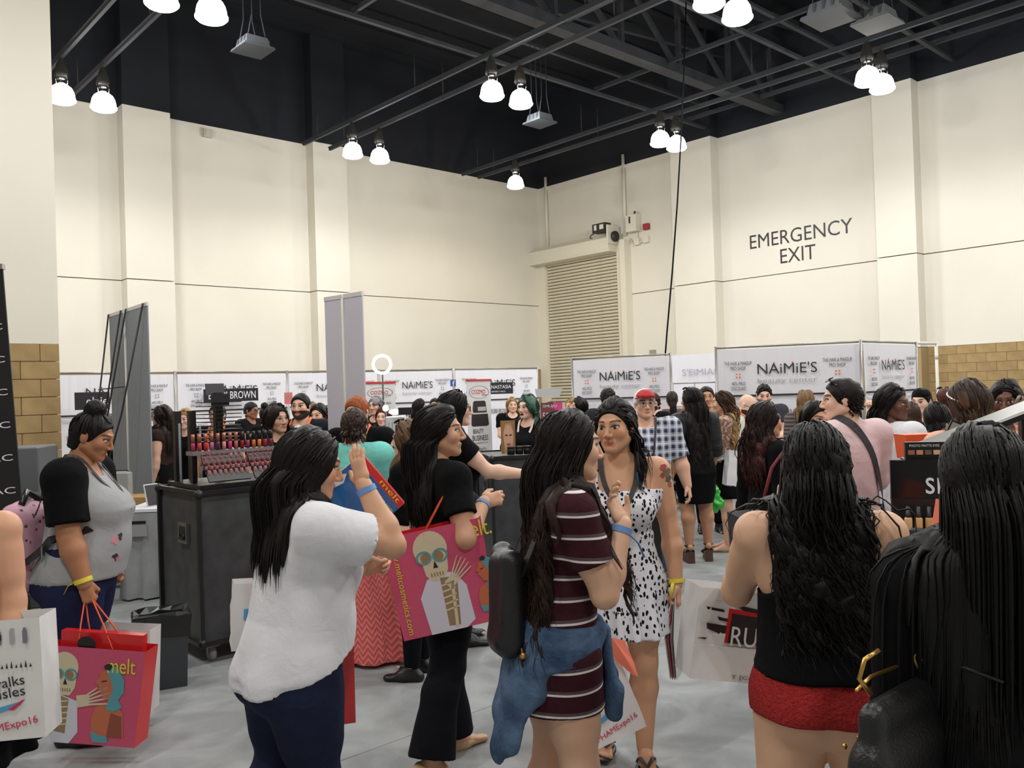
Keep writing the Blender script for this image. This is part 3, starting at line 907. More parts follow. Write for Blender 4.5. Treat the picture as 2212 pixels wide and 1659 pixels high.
    # ---- skin
    def body(s, feet=True):
        V, Fq = sdf_mesh(s.body_prims(), s.res)
        Vs = [V]; Fs = [Fq]; Cs = [np.tile(s.skin, (len(V), 1))]; n = len(V)
        hv, hf, m = head_base(s.male, s.hres)
        c = np.tile(s.skin, (len(hv), 1))
        c[m['blush']] = c[m['blush']]*np.array([1.0, .86, .84])
        lc = np.array(lin(s.lipc)) if s.lipc else s.skin*np.array([.78, .48, .48])
        if s.beard: c[m['beard']] = np.array(lin(s.beard))
        c[m['lip']] = lc
        c[m['brow']] = np.array(lin(s.browc))*.8+s.skin*.1
        c[m['lash']] = np.array(lin((38, 28, 26))); c[m['white']] = (.50, .47, .44); c[m['iris']] = np.array(lin((30, 20, 16)))
        Vs.append((hv*s.hs) @ s.HR.T+s.HC); Fs.append(hf+n); Cs.append(c); n += len(hv)
        hh = .0035 if s.res < .0105 else (.005 if s.res < .0145 else .008)
        for sd in 'RL':
            S, E, W, pose, thumb, d = s.arm[sd]
            v, f = hand_base(pose, hh)
            X = unit(thumb-d*(thumb@d)); Z = -d; Y = np.cross(Z, X)
            if sd == 'L': Y = -Y; f = f[:, ::-1]
            sc = s.H/1.66*(1.08 if s.male else .97)
            Vs.append((v*sc) @ np.stack([X, Y, Z])+W-d*.004); Fs.append(f+n); Cs.append(np.tile(s.skin, (len(v), 1))); n += len(v)
        if feet:
            for sd in 'RL':
                h_, kn, an, fy = s.leg[sd]
                v, f = foot_base(.005 if s.res < .0145 else .009)
                v = v.copy()
                if sd == 'R': v[:, 0] *= -1; f = f[:, ::-1]
                fyaw, fp = (fy if isinstance(fy, (tuple, list)) else (fy, 0))
                R = rotz(-fyaw*(1 if sd == 'R' else -1)) @ rotx(-fp)
                sc = s.H/1.68*(1.08 if s.male else .96)
                Vs.append((v*sc) @ R.T+an); Fs.append(f+n); Cs.append(np.tile(s.skin, (len(v), 1))); n += len(v)
        V = s.up(np.concatenate(Vs))
        return ob('body', np_mesh('body', V, np.concatenate(Fs), m_skin, colors=np.concatenate(Cs)), None, s.root)
    # ---- cloth
    def cloth(s, name, mat, prims, cuts=(), res=None, wr=.004, ws=14.0, label=None, folds=None):
        V, Fq = sdf_mesh(prims, res or s.res, cuts)
        if len(V) == 0: return None
        if wr:
            N = vnormals(V, Fq); r = s.rng; d = np.zeros(len(V))
            for k in range(5):
                q = r.normal(size=3)*np.array([1, 1, .75])*ws; ph = r.uniform(0, 6.28)
                wob = np.sin(V @ (r.normal(size=3)*ws*.45)+r.uniform(0, 6.28))
                d += np.sin(V @ q+ph+1.3*wob)*(.6 if k > 2 else 1)
            V = V+N*(d*wr*.4)[:, None]
        if folds: V = folds(V)
        return ob(name, np_mesh(name, s.up(V), Fq, mat), None, s.root, label=label)
    def neckcut(s, r=.055, drop=.0, vy=.02):
        c = s.bend(np.array([0, vy*s.H, (.862-drop)*s.H])); r = r*s.H
        return lambda X, Y, Z: r-np.sqrt((X-c[0])**2+((Y-c[1])*.9)**2+(Z-c[2])**2)
    def zcut(s, z, slope=0.0, below=True):
        """keep above z (at y=0, tilting by slope along y)"""
        def f(X, Y, Z):
            x, y, zz = s.unbend(X, Y, Z)
            return (z+slope*y)-zz+0*X+0*Y if below else zz-(z+slope*y)+0*X+0*Y
        return f
    def top(s, mat, hem=.50, sleeve=.55, inf=.016, hang=.5, flare=.0, sflare=.008, neck=.055, ndrop=0.0, name='shirt', cuts=(), wr=.004, ws=14.0, label=None, sides='RL', hemslope=0.0, res=None, extra=(), nvy=.02):
        P = s.garment_torso(inf, hang=hang, z0=hem*s.H, z1=.845*s.H, flare=flare)
        P += s.shoulder(inf)
        if sleeve: P += s.arm_prims(inf, sleeve, flare=sflare, sides=sides, k=.03, flat=True)
        if hem < .535: P += s.leg_prims(inf*.9+.002, .9)
        P += list(extra)
        c = [s.zcut(hem*s.H, hemslope)] + ([s.neckcut(neck, ndrop, nvy)] if neck else []) + list(cuts)
        return s.cloth(name, mat, P, c, wr=wr, ws=ws, label=label, res=res)
    def pants(s, mat, upto=1.97, inf=.007, flare=.004, waist=.60, name='trousers', wr=.004, label=None, kneeinf=None, cutz=None):
        P = s.garment_torso(inf, z0=.43*s.H, z1=waist*s.H); P = [q for q in P if not (isinstance(q, Ell) and q.c[2] > .58*s.H)]
        P += s.leg_prims(inf, upto, flare, kneeinf=kneeinf, flat=True)
        return s.cloth(name, mat, P, [s.zcut(cutz*s.H)] if cutz else (), wr=wr, label=label)
    def skirt(s, mat, hem, waist=.62, ha=.13, hb=.11, name='skirt', wr=.003, nf=0, fa=.0, label=None, hy=0.0, hx=0.0, midinf=.012, pw=2.1):
        H = s.H
        zq = np.linspace(hem*H, waist*H, 16)
        a = np.interp(zq, s.zs, s.a)+midinf; b = np.interp(zq, s.zs, s.b)+midinf; yo = np.interp(zq, s.zs, s.yo)
        zh = .50*H; ahip = np.interp(zh, s.zs, s.a)+midinf; bhip = np.interp(zh, s.zs, s.b)+midinf+.018*H
        t = np.clip((zh-zq)/max(zh-hem*H, 1e-6), 0, 1)
        m = zq < zh
        a = np.where(m, ahip+(ha*H-ahip)*t, a); b = np.where(m, bhip+(hb*H-bhip)*t, b+.010*H*np.clip(1-(zq-zh)/(.06*H), 0, 1)); yo = np.where(m, -.012*H+hy*H*t, yo)
        xo = np.where(m, hx*H*t, 0)
        zh0 = hem*H
        P = [Tor(zq, a, b, yo, s, .03, pw, xo)]
        P += s.garment_torso(midinf*.7, z0=.45*H, z1=waist*H)[:1] + [q for q in s.garment_torso(midinf*.7, z0=.45*H, z1=waist*H)[1:] if q.c[2] < .56*H]
        P += s.leg_prims(midinf*.8, 1.0 if hem > .27 else 1.6)
        cuts = [s.zcut(hem*H)]
        def folds(V):
            if not nf: return V
            tt = np.clip((zh*1.08-V[:, 2])/(zh*1.08-hem*H), 0, 1)
            an = np.arctan2(V[:, 1], V[:, 0])
            d = np.sin(an*nf+2.0*np.sin(an*3+1))*fa*tt
            r = np.sqrt(V[:, 0]**2+V[:, 1]**2)+1e-6
            V = V.copy(); V[:, 0] *= 1+d/r; V[:, 1] *= 1+d/r; V[:, 2] -= np.abs(d)*.3*tt
            return V
        return s.cloth(name, mat, P, cuts, wr=wr, label=label, folds=folds)
    def shoe(s, mat, kind='flat', name='shoe', sides='RL', sole=None, label=None):
        for sd in sides:
            h_, kn, an, fy = s.leg[sd]
            fyaw, fp = (fy if isinstance(fy, (tuple, list)) else (fy, 0))
            R = rotz(-fyaw*(1 if sd == 'R' else -1)) @ rotx(-fp)
            sc = s.H/1.68*(1.16 if s.male else 1.05)
            sg = -1 if sd == 'R' else 1
            if kind == 'sneaker': P = [Cone((0, -.04, -.05), (0, .05, -.052), .038, .036, .03), Cone((0, .0, -.01), (0, .07, -.035), .042, .03, .03), Cone((0, .06, -.05), (0, .15, -.057), .04, .038, .03, (0, 0, 1), .6)]; cut = []
            elif kind == 'flat':
                P = [Cone((0, -.04, -.05), (0, .05, -.055), .036, .034, .03), Cone((0, .06, -.055), (.004*sg, .165, -.062), .04, .03, .03, (0, 0, 1), .55)]
                cut = [lambda X, Y, Z: np.where(Y < .125, .0, -1)+np.where(Y < .125, Z+.030-.15*np.maximum(0, -Y), 0)]
            else: P = [Cone((0, -.03, -.068), (.0, .06, -.070), .030, .030, .02, (0, 0, 1), .3), Cone((0, .06, -.07), (.0, .155, -.07), .040, .038, .02, (0, 0, 1), .25)]; cut = []
            V, Fq = sdf_mesh(P, .005 if s.res < .0145 else .008, cut)
            V = (V*sc) @ R.T+an
            ob(name, np_mesh(name, s.up(V), Fq, mat), None, s.root, label=label)
    def world(s, p):
        """local point to world"""
        p = np.asarray(p, float)
        return s.root.matrix_basis @ Vector((p[0], p[1], p[2]+s.zoff))
    def hand_world(s, sd, out=.075):
        return s.world(s.arm[sd][2]+s.arm[sd][5]*out)
    def band(s, sd, mat, name='wristband', w=.011, f=.93, tail=None):
        S, E, W = s.arm[sd][:3]; c = E+(W-E)*f; d = unit(W-E); r = s.ra[4]+(s.ra[3]-s.ra[4])*(1-f)*.9+.003
        a = unit(np.cross(d, (.3, .5, .8))); b = np.cross(d, a)
        V = []; Fq = []; n = 20
        for j in range(n):
            q = a*math.cos(2*math.pi*j/n)+b*math.sin(2*math.pi*j/n)
            for rr, o in ((r, -w), (r+.002, -w), (r+.002, w), (r, w)): V.append(c+q*rr+d*o)
        for j in range(n):
            for k in range(4):
                Fq.append((j*4+k, ((j+1) % n)*4+k, ((j+1) % n)*4+(k+1) % 4, j*4+(k+1) % 4))
        o = ob(name, np_mesh(name, s.up(np.array(V)), np.array(Fq), mat, smooth=False), None, s.root)
        if tail:
            mb = MB(); p0 = c+unit(tail)*r; p0[2] += s.zoff
            pts = [p0, p0+unit(tail)*.03+np.array([0, 0, -.01]), p0+unit(tail)*.05+np.array([0, 0, -.045])]
            mb.tube([Vector(q) for q in pts], [.008, .010, .011], 6, flat=((0, 1, 0), .2)); mb.build('wristband_tail', mat, o)
        return o
    def ribbon(s, name, mat, pts, w=.009, off=.012, prims=None, t=.0015, label=None, parent=None):
        """flat band lying on the body/clothes through local points"""
        P = np.array(pts, float); M = []
        for i in range(len(P)-1):
            for k in range(6): M.append(P[i]+(P[i+1]-P[i])*k/6)
        M.append(P[-1]); M = np.array(M)
        pr = prims or s.coll
        G = np.zeros_like(M)
        for it in range(6):
            d = sdf_pts(pr, M)
            e = 2e-3
            G = np.stack([sdf_pts(pr, M+np.eye(3)[k]*e)-d for k in range(3)], 1); G /= np.linalg.norm(G, axis=1)[:, None]+1e-9
            M = M+G*np.clip(off-d, 0, .05)[:, None]
            M[1:-1] = (M[:-2]+2*M[1:-1]+M[2:])/4
        T = np.gradient(M, axis=0); T /= np.linalg.norm(T, axis=1)[:, None]+1e-9
        Sd = np.cross(T, G); Sd /= np.linalg.norm(Sd, axis=1)[:, None]+1e-9
        V = np.concatenate([M-Sd*w, M+Sd*w, M+Sd*w+G*t*2, M-Sd*w+G*t*2]); n = len(M); Fq = []
        for i in range(n-1):
            for k in range(4):
                k2 = (k+1) % 4; Fq.append((k*n+i, k*n+i+1, k2*n+i+1, k2*n+i))
        return ob(name, np_mesh(name, s.up(V), np.array(Fq), mat, smooth=False), None, parent or s.root, label=label)
    def lanyard(s, mat, badge=None, length=.50, w=.009, off=.016):
        H = s.H
        e = np.array([0, s.b[5]+.03, (.815-length*.5)*H])
        rn = s.ribbon('lanyard', mat, [s.bend(p) for p in ([0, -.05*H, .85*H], [.035*H, -.03*H, .85*H], [.05*H, .03*H, .82*H], [.035*H, .07*H, .73*H])]+[s.bend(e)], w, off)
        s.ribbon('lanyard', mat, [s.bend(p) for p in ([0, -.05*H, .85*H], [-.035*H, -.03*H, .85*H], [-.05*H, .03*H, .82*H], [-.035*H, .07*H, .73*H])]+[s.bend(e)], w, off)
        if badge:
            q = s.bend(e+np.array([0, .025, -.05])); q[2] += s.zoff
            MB().cbox((0, 0, 0), (.095, .006, .07)).build('badge', badge, s.root, loc=tuple(q), rot=(0, .06, 0))
    @property
    def coll(s):
        if not hasattr(s, '_coll'): s._coll = s.body_prims()
        return s._coll
    # ---- hair
    def hcap(s, c, off=.010, zb=-.085, tilt=0.0, h=None, name='hair', drop=0.0):
        h = h or max(.006, s.hres*1.4)
        def cut(X, Y, Z):
            # keep behind / above the hairline
            y0, z0 = .078+drop, .076; y1, z1 = .012, -.03
            n = unit((-(z1-z0), (y1-y0))); g1 = (Y-y0)*(-n[0])*-1+(Z-z0)*n[1]*1
            s1 = ((Y-y0)*(z1-z0)-(Z-z0)*(y1-y0))/math.hypot(y1-y0, z1-z0)
            s1 = -s1
            return np.maximum(s1+0*X, (zb-Z)+0*X+0*Y)
        V, Fq = sdf_mesh([Ell((0, -.014, .028), (.0735+off, .094+off, .084+off*1.1), .02), Cone((0, -.045, -.02), (0, -.045, -.075), .058+off*.6, .05+off*.5, .03)], h, [cut])
        return V, Fq
    def hair(s, style='long', c='dark', length=.55, n=240, wave=.0, wl=.16, part=0.0, vol=1.0, back=.35, seed=1, wid=.017, capoff=.008, tipc=None, zb=-.085, front=True, label=None, pony=None, drop=0.0):
        r = np.random.default_rng(seed+int(s.H*1000))
        base = np.array(lin(HAIRC[c] if isinstance(c, str) else c))
        V, Fq = s.hcap(base, capoff, zb if style in ('long', 'bun', 'pony') else -.06, drop=drop)
        # a little unevenness
        V = V*(1+.012*np.sin(V @ r.normal(size=3)*90+1)[:, None]+.012*np.sin(V @ r.normal(size=3)*60)[:, None])
        Vs = [(V*s.hs) @ s.HR.T+s.HC]; Fs = [Fq]; Cs = [np.tile(base, (len(V), 1))*(1+.15*np.sin(V[:, :1]*300))]; nv = len(V)
        def strands(R0, D0, L, wdt, g=.30, steps=20, grav=True, lateral=None, flat=.42, offr=(.008, .022), m=4):
            nonlocal nv
            K = len(R0); P = np.zeros((K, steps, 3)); p = R0.copy(); v = D0.copy(); P[:, 0] = p
            off = r.uniform(offr[0], offr[1], K)*vol
            for i in range(1, steps):
                ds = (L/(steps-1))[:, None]
                hi_ = (p[:, 2] > s.HC[2]-.045*s.hs)[:, None]; gg = np.where(hi_, g, .5)
                down = np.array([0, 0, -1.0])+(s.HR @ np.array([0, -1.0, 0]))*np.where(hi_, back, -.10)
                v = v*(1-gg)+down*gg*1.5; v /= np.linalg.norm(v, axis=1)[:, None]
                p = p+v*ds
                for it in range(2):
                    q = ((p-s.HC) @ s.HR)/s.hs
                    e = (q-np.array([0, -.012, .012]))/np.array([.077, .100, .098]); k = np.linalg.norm(e, axis=1)
                    o = 1+off/.09
                    ins = ((k < o) & (q[:, 2] > -.1)) | (q[:, 2] > -.035)
                    q2 = np.where(ins[:, None], np.array([0, -.012, .012])+e/np.maximum(k, .2)[:, None]*o[:, None]*np.array([.077, .100, .098]), q)
                    p = (q2*s.hs) @ s.HR.T+s.HC
                    low = p[:, 2] < s.HC[2]-.07
                    if low.any():
                        d = sdf_pts(s.coll, p[low]); e3 = 3e-3
                        Gd = np.stack([sdf_pts(s.coll, p[low]+np.eye(3)[k3]*e3)-d for k3 in range(3)], 1); Gd /= np.linalg.norm(Gd, axis=1)[:, None]+1e-9
                        p[low] += Gd*np.clip(off[low]*.9+.010-d, 0, .06)[:, None]
                v = p-P[:, i-1]; v /= np.linalg.norm(v, axis=1)[:, None]+1e-9
                P[:, i] = p
            if wave:
                t = np.linspace(0, 1, steps)
                ph = r.uniform(0, 6.28, (K, 1)); sx = r.normal(size=(K, 1, 3)); sx /= np.linalg.norm(sx, axis=2, keepdims=True)
                arc = t[None, :]*L[:, None]
                amp = wave*np.clip((t-.15)*2, 0, 1)[None, :]
                P += (np.sin(arc/wl*6.28+ph)*amp)[:, :, None]*sx+(np.cos(arc/wl*6.28+ph)*amp)[:, :, None]*np.cross(sx, np.array([0, 0, 1.0]))*.7
            T = np.gradient(P, axis=1); T /= np.linalg.norm(T, axis=2, keepdims=True)+1e-9
            ctr = s.HC.copy(); O = P-ctr; O[:, :, 2] *= .15
            Sd = np.cross(T, O); Sd /= np.linalg.norm(Sd, axis=2, keepdims=True)+1e-9
            Nn = np.cross(Sd, T)
            t = np.linspace(0, 1, steps); prof = np.where(t < .7, .75+.25*np.sin(t*2.2), (1-(t-.7)/.3*.88)*1.0)
            W = (wdt[:, None]*prof[None, :])[:, :, None]
            rings = []
            for j in range(m):
                a = 2*math.pi*j/m
                rings.append(P+Sd*W*math.cos(a)+Nn*W*flat*math.sin(a))
            Rg = np.stack(rings, 2).reshape(-1, 3)        # K, steps, m
            idx = np.arange(K*steps*m).reshape(K, steps, m)
            a = idx[:, :-1, :]; b = np.roll(idx, -1, 2)[:, :-1, :]; c2 = np.roll(idx, -1, 2)[:, 1:, :]; d2 = idx[:, 1:, :]
            f = np.stack([a, b, c2, d2], 3).reshape(-1, 4)
            Vs.append(Rg); Fs.append(f+nv); nv += len(Rg)
            shade = r.uniform(.8, 1.25, (K, 1, 1, 1))
            cc = np.tile(base, (K, steps, m, 1))
            if tipc is not None:
                tt = sstep((t-.3)/.5)[None, :, None, None]; cc = cc*(1-tt)+np.array(lin(tipc))*tt
            Cs.append((cc*shade).reshape(-1, 3))
        def roots(k, zmin=-.03):
            out = []
            while len(out) < k:
                d = r.normal(size=3); d /= np.linalg.norm(d)
                q = np.array([0, -.014, .028])+d*np.array([.078, .098, .088])
                if q[2] < zmin-.06*(q[1] < -.02): continue
                if q[1]-.070 > (q[2]-.076)*.62 - .004: continue
                out.append(q)
            return np.array(out)
        if style == 'long':
            for nn, ww, fl, lo_, hi_, of in ((int(n*.42), wid*2.3, .22, .86, .98, (.004, .012)), (int(n*1.7), wid*.36, .5, .82, 1.08, (.010, .019))):
                q = roots(nn)
                sgn = np.where(q[:, 0] > part*.05, 1.0, -1.0)
                D = np.stack([sgn*(.65-.35*(q[:, 1] < -.03)), -.25-back+0*q[:, 0]-.4*(q[:, 1] < 0), -.35-.9*(q[:, 2] < .06)], 1)
                D /= np.linalg.norm(D, axis=1)[:, None]
                L = length*r.uniform(lo_, hi_, nn)
                strands((q*s.hs) @ s.HR.T+s.HC, D @ s.HR.T, L, ww*r.uniform(.7, 1.35, nn), flat=fl, offr=of, steps=20 if fl < .3 else 16, m=5 if fl < .3 else 3)
        elif style == 'bun':
            bc = np.array(pony or (0, -.045, .135)); k = 60
            for ring in range(26):
                a = r.normal(size=3); a /= np.linalg.norm(a); b2 = unit(np.cross(a, r.normal(size=3))); c3 = np.cross(a, b2)
                tt = np.linspace(0, 4.5, 10); rad = .040*vol
                Pp = bc+np.outer(np.cos(tt), b2)*rad+np.outer(np.sin(tt), c3)*rad*.9
                Pp = (Pp*s.hs) @ s.HR.T+s.HC
                mb = MB(); mb.tube([Vector(x) for x in Pp], .014, 6)
                v = np.array(mb.v); f = np.array([x for x in mb.f if len(x) == 4])
                Vs.append(v); Fs.append(f+nv); nv += len(v); Cs.append(np.tile(base*r.uniform(.8, 1.4), (len(v), 1)))
            vb, fb = sdf_mesh([Ell(bc, .040*vol, .01)], .008)
            Vs.append((vb*s.hs) @ s.HR.T+s.HC); Fs.append(fb+nv); nv += len(vb); Cs.append(np.tile(base, (len(vb), 1)))
            q = roots(50); D = unit(np.array([0, -.1, .6]))+0*q
            D = (bc-q); D /= np.linalg.norm(D, axis=1)[:, None]
            # strands swept up to the bun
            for qi in q:
                tt = np.linspace(0, 1, 6)[:, None]; pp = qi+(bc-qi)*tt*.9
                e = (pp-np.array([0, -.014, .028]))/np.array([.0735+capoff, .094+capoff, .084+capoff]); kk = np.linalg.norm(e, axis=1)[:, None]
                pp = np.where(kk < 1.03, np.array([0, -.014, .028])+e/kk*1.03*np.array([.0735+capoff, .094+capoff, .084+capoff]), pp)
                pp = (pp*s.hs) @ s.HR.T+s.HC
                mb = MB(); mb.tube([Vector(x) for x in pp], [.011, .012, .012, .011, .009, .006], 5, flat=(tuple(qi), .35))
                v = np.array(mb.v); f = np.array([x for x in mb.f if len(x) == 4])
                Vs.append(v); Fs.append(f+nv); nv += len(v); Cs.append(np.tile(base*r.uniform(.75, 1.4), (len(v), 1)))
        elif style == 'pony':
            q = np.tile(np.array([0, -.105, .03]), (36, 1))+r.normal(size=(36, 3))*.012
            D = np.tile(unit((0, -.6, .05)), (36, 1))+r.normal(size=(36, 3))*.15
            strands((q*s.hs) @ s.HR.T+s.HC, D @ s.HR.T, length*r.uniform(.8, 1.05, 36), wid*r.uniform(.8, 1.2, 36), g=.22)
        elif style == 'short':
            q = roots(n)
            O = q-np.array([0, -.014, .028]); O /= np.linalg.norm(O, axis=1)[:, None]
            cmb = np.stack([.5*part+0*q[:, 0]+r.normal(size=n)*.25, -.55+r.normal(size=n)*.25, .35*(q[:, 1] > .03)-.6*(q[:, 2] < .06)], 1)
            cmb -= O*np.sum(cmb*O, 1)[:, None]; cmb /= np.linalg.norm(cmb, axis=1)[:, None]
            D = cmb+O*.30*vol; D /= np.linalg.norm(D, axis=1)[:, None]
            strands((q*s.hs) @ s.HR.T+s.HC, D @ s.HR.T, length*r.uniform(.7, 1.1, n), wid*.62*r.uniform(.7, 1.3, n), g=.05, steps=6)
        V = s.up(np.concatenate(Vs))
        return ob('hair', np_mesh('hair', V, np.concatenate(Fs), m_hair, colors=np.clip(np.concatenate(Cs), 0, 1)), None, s.root, label=label)
    def glasses(s, mat, on_head=False, name='glasses', lens=None):
        mb = MB()
        def pt(x, y, z): return Vector(((np.array([x, y, z])*s.hs) @ s.HR.T+s.HC)+np.array([0, 0, s.zoff]))
        yb, zb, tl = (.098, .004, 0) if not on_head else (.045, .118, 0)
        for sg in (-1, 1):
            pts = []
            for k in range(13):
                a = 2*math.pi*k/12
                yy = yb-.35*abs(math.cos(a)*.024*sg+sg*.031)*.4
                if on_head: pts.append(pt(sg*.034+.026*math.cos(a), .055+.018*math.sin(a), .118-.012*math.sin(a)))
                else: pts.append(pt(sg*.034+.026*math.cos(a), yb-.10*abs(sg*.034+.026*math.cos(a)), zb+.018*math.sin(a)))
            mb.tube(pts, .0028, 5)
            if on_head: mb.tube([pt(sg*.060, .055, .115), pt(sg*.088, .01, .07), pt(sg*.088, -.03, .02)], .003, 5)
            else: mb.tube([pt(sg*.060, .09, zb+.006), pt(sg*.081, .03, zb+.008), pt(sg*.083, -.015, zb)], .0028, 5)
            if lens:
                mb.add(pts[:-1], [tuple(range(12))], 1)
        mb.tube([pt(-.009, yb, zb+.004), pt(.009, yb, zb+.004)] if not on_head else [pt(-.009, .058, .119), pt(.009, .058, .119)], .0028, 5)
        return mb.build(name, [mat, lens] if lens else mat, s.root)
def vnormals(V, Fq):
    n = np.cross(V[Fq[:, 2]]-V[Fq[:, 0]], V[Fq[:, 3]]-V[Fq[:, 1]])
    N = np.zeros_like(V)
    for k in range(4): np.add.at(N, Fq[:, k], n)
    return N/(np.linalg.norm(N, axis=1)[:, None]+1e-12)

# ================================================================ STANDS, SIGNS, CASES
m_white = M_('white_fabric', (222, 222, 228), .8, spec=.2)
def fabric_fn(t, base):
    v = t.scale(t.obj(), (9, 1, .25)); n = t.noise(1.0, 2, v, .4)
    t.l(t.mix(t.math('MULTIPLY', n, .12), base, tuple(x*.8 for x in base)), t.bsdf.inputs['Base Color'])
    t.bump(n, .5, .03)
m_banner = M_('white_banner_vinyl', (226, 225, 232), .55, spec=.3, fn=fabric_fn)
m_ink = M_('banner_ink', (38, 38, 44), .6)
m_ink2 = M_('banner_grey_ink', (120, 120, 128), .6)
m_ink3 = M_('banner_pale_ink', (168, 168, 176), .6)
m_orange = M_('orange_print', (222, 96, 40), .6)
m_pole = M_('aluminium_pole', (150, 148, 146), .35, metal=.7)
m_signblk = M_('sign_black', (16, 16, 30), .45)
m_signwht = M_('sign_white', (232, 232, 236), .5)
m_red = M_('print_red', (196, 36, 40), .5)
m_case = M_('road_case_laminate', (62, 64, 66), .5, spec=.4, var=.28, vscale=9, bump=.15)
m_caseedge = M_('road_case_edging', (24, 24, 26), .4, spec=.5)
m_steelplate = M_('zinc_hardware', (150, 152, 154), .35, metal=.9)
m_rubber = M_('castor_rubber', (150, 150, 148), .5)
m_blackpl = M_('black_plastic', (20, 20, 22), .35, spec=.5)
m_acryl = M_('clear_acrylic', (220, 228, 230), .08, alpha=.22)
m_pink = M_('melt_pink', (196, 74, 108), .3, spec=.5, coat=.3)
m_lipred = M_('bag_red', (206, 32, 36), .35, coat=.3)
m_mblue = M_('bag_blue', (16, 92, 158), .25, coat=.5)
m_yellow = M_('melt_yellow', (214, 208, 58), .45)
m_bone = M_('bone_print', (206, 196, 166), .5)
m_boned = M_('bone_shadow_print', (146, 122, 88), .5)
m_teal = M_('teal_print', (84, 152, 164), .5)
m_skinp = M_('skin_print', (188, 104, 72), .5)
m_skinp2 = M_('skin_print_dark', (138, 72, 52), .5)
m_coat = M_('white_coat_print', (206, 208, 222), .5)
m_dkprint = M_('dark_print', (40, 30, 34), .5)
m_paper = M_('white_paper', (228, 226, 226), .65, var=.03, vscale=12, bump=.25, bs=0) if False else M_('white_paper', (228, 226, 226), .65, bump=.2, bscale=14)
m_card = M_('cardboard', (168, 132, 84), .85, var=.08)
m_cord = M_('orange_cord', (230, 92, 48), .6)
m_coral = M_('coral_paper', (244, 132, 108), .6)

def quadpanel(a, b, z0, z1, nx=24, amp=.02, seed=0, mat=None):
    """a hanging sheet between floor points a, b with soft vertical folds; returns thing origin, mesh in local xz"""
    rg = np.random.default_rng(seed); L = (b-a).length
    k = rg.uniform(0, 6.28, 4); V = []; F = []
    nz = 8
    for j in range(nz+1):
        for i in range(nx+1):
            x = L*i/nx; z = z0+(z1-z0)*j/nz
            t = 1-(z-z0)/(z1-z0)
            y = amp*(math.sin(x*6+k[0])*.5+math.sin(x*13+k[1])*.35+math.sin(x*21+k[2])*.15)*(.35+.65*t)
            V.append((x, y, z))
    for j in range(nz):
        for i in range(nx):
            F.append((j*(nx+1)+i, j*(nx+1)+i+1, (j+1)*(nx+1)+i+1, (j+1)*(nx+1)+i))
    n = len(V)
    V += [(x, y+.006, z) for x, y, z in V]
    F += [tuple(reversed([q+n for q in f])) for f in F[:nx*nz]]
    me = bpy.data.meshes.new('sheet'); me.from_pydata(V, [], F); me.update()
    me.polygons.foreach_set('use_smooth', [True]*len(F))
    return me
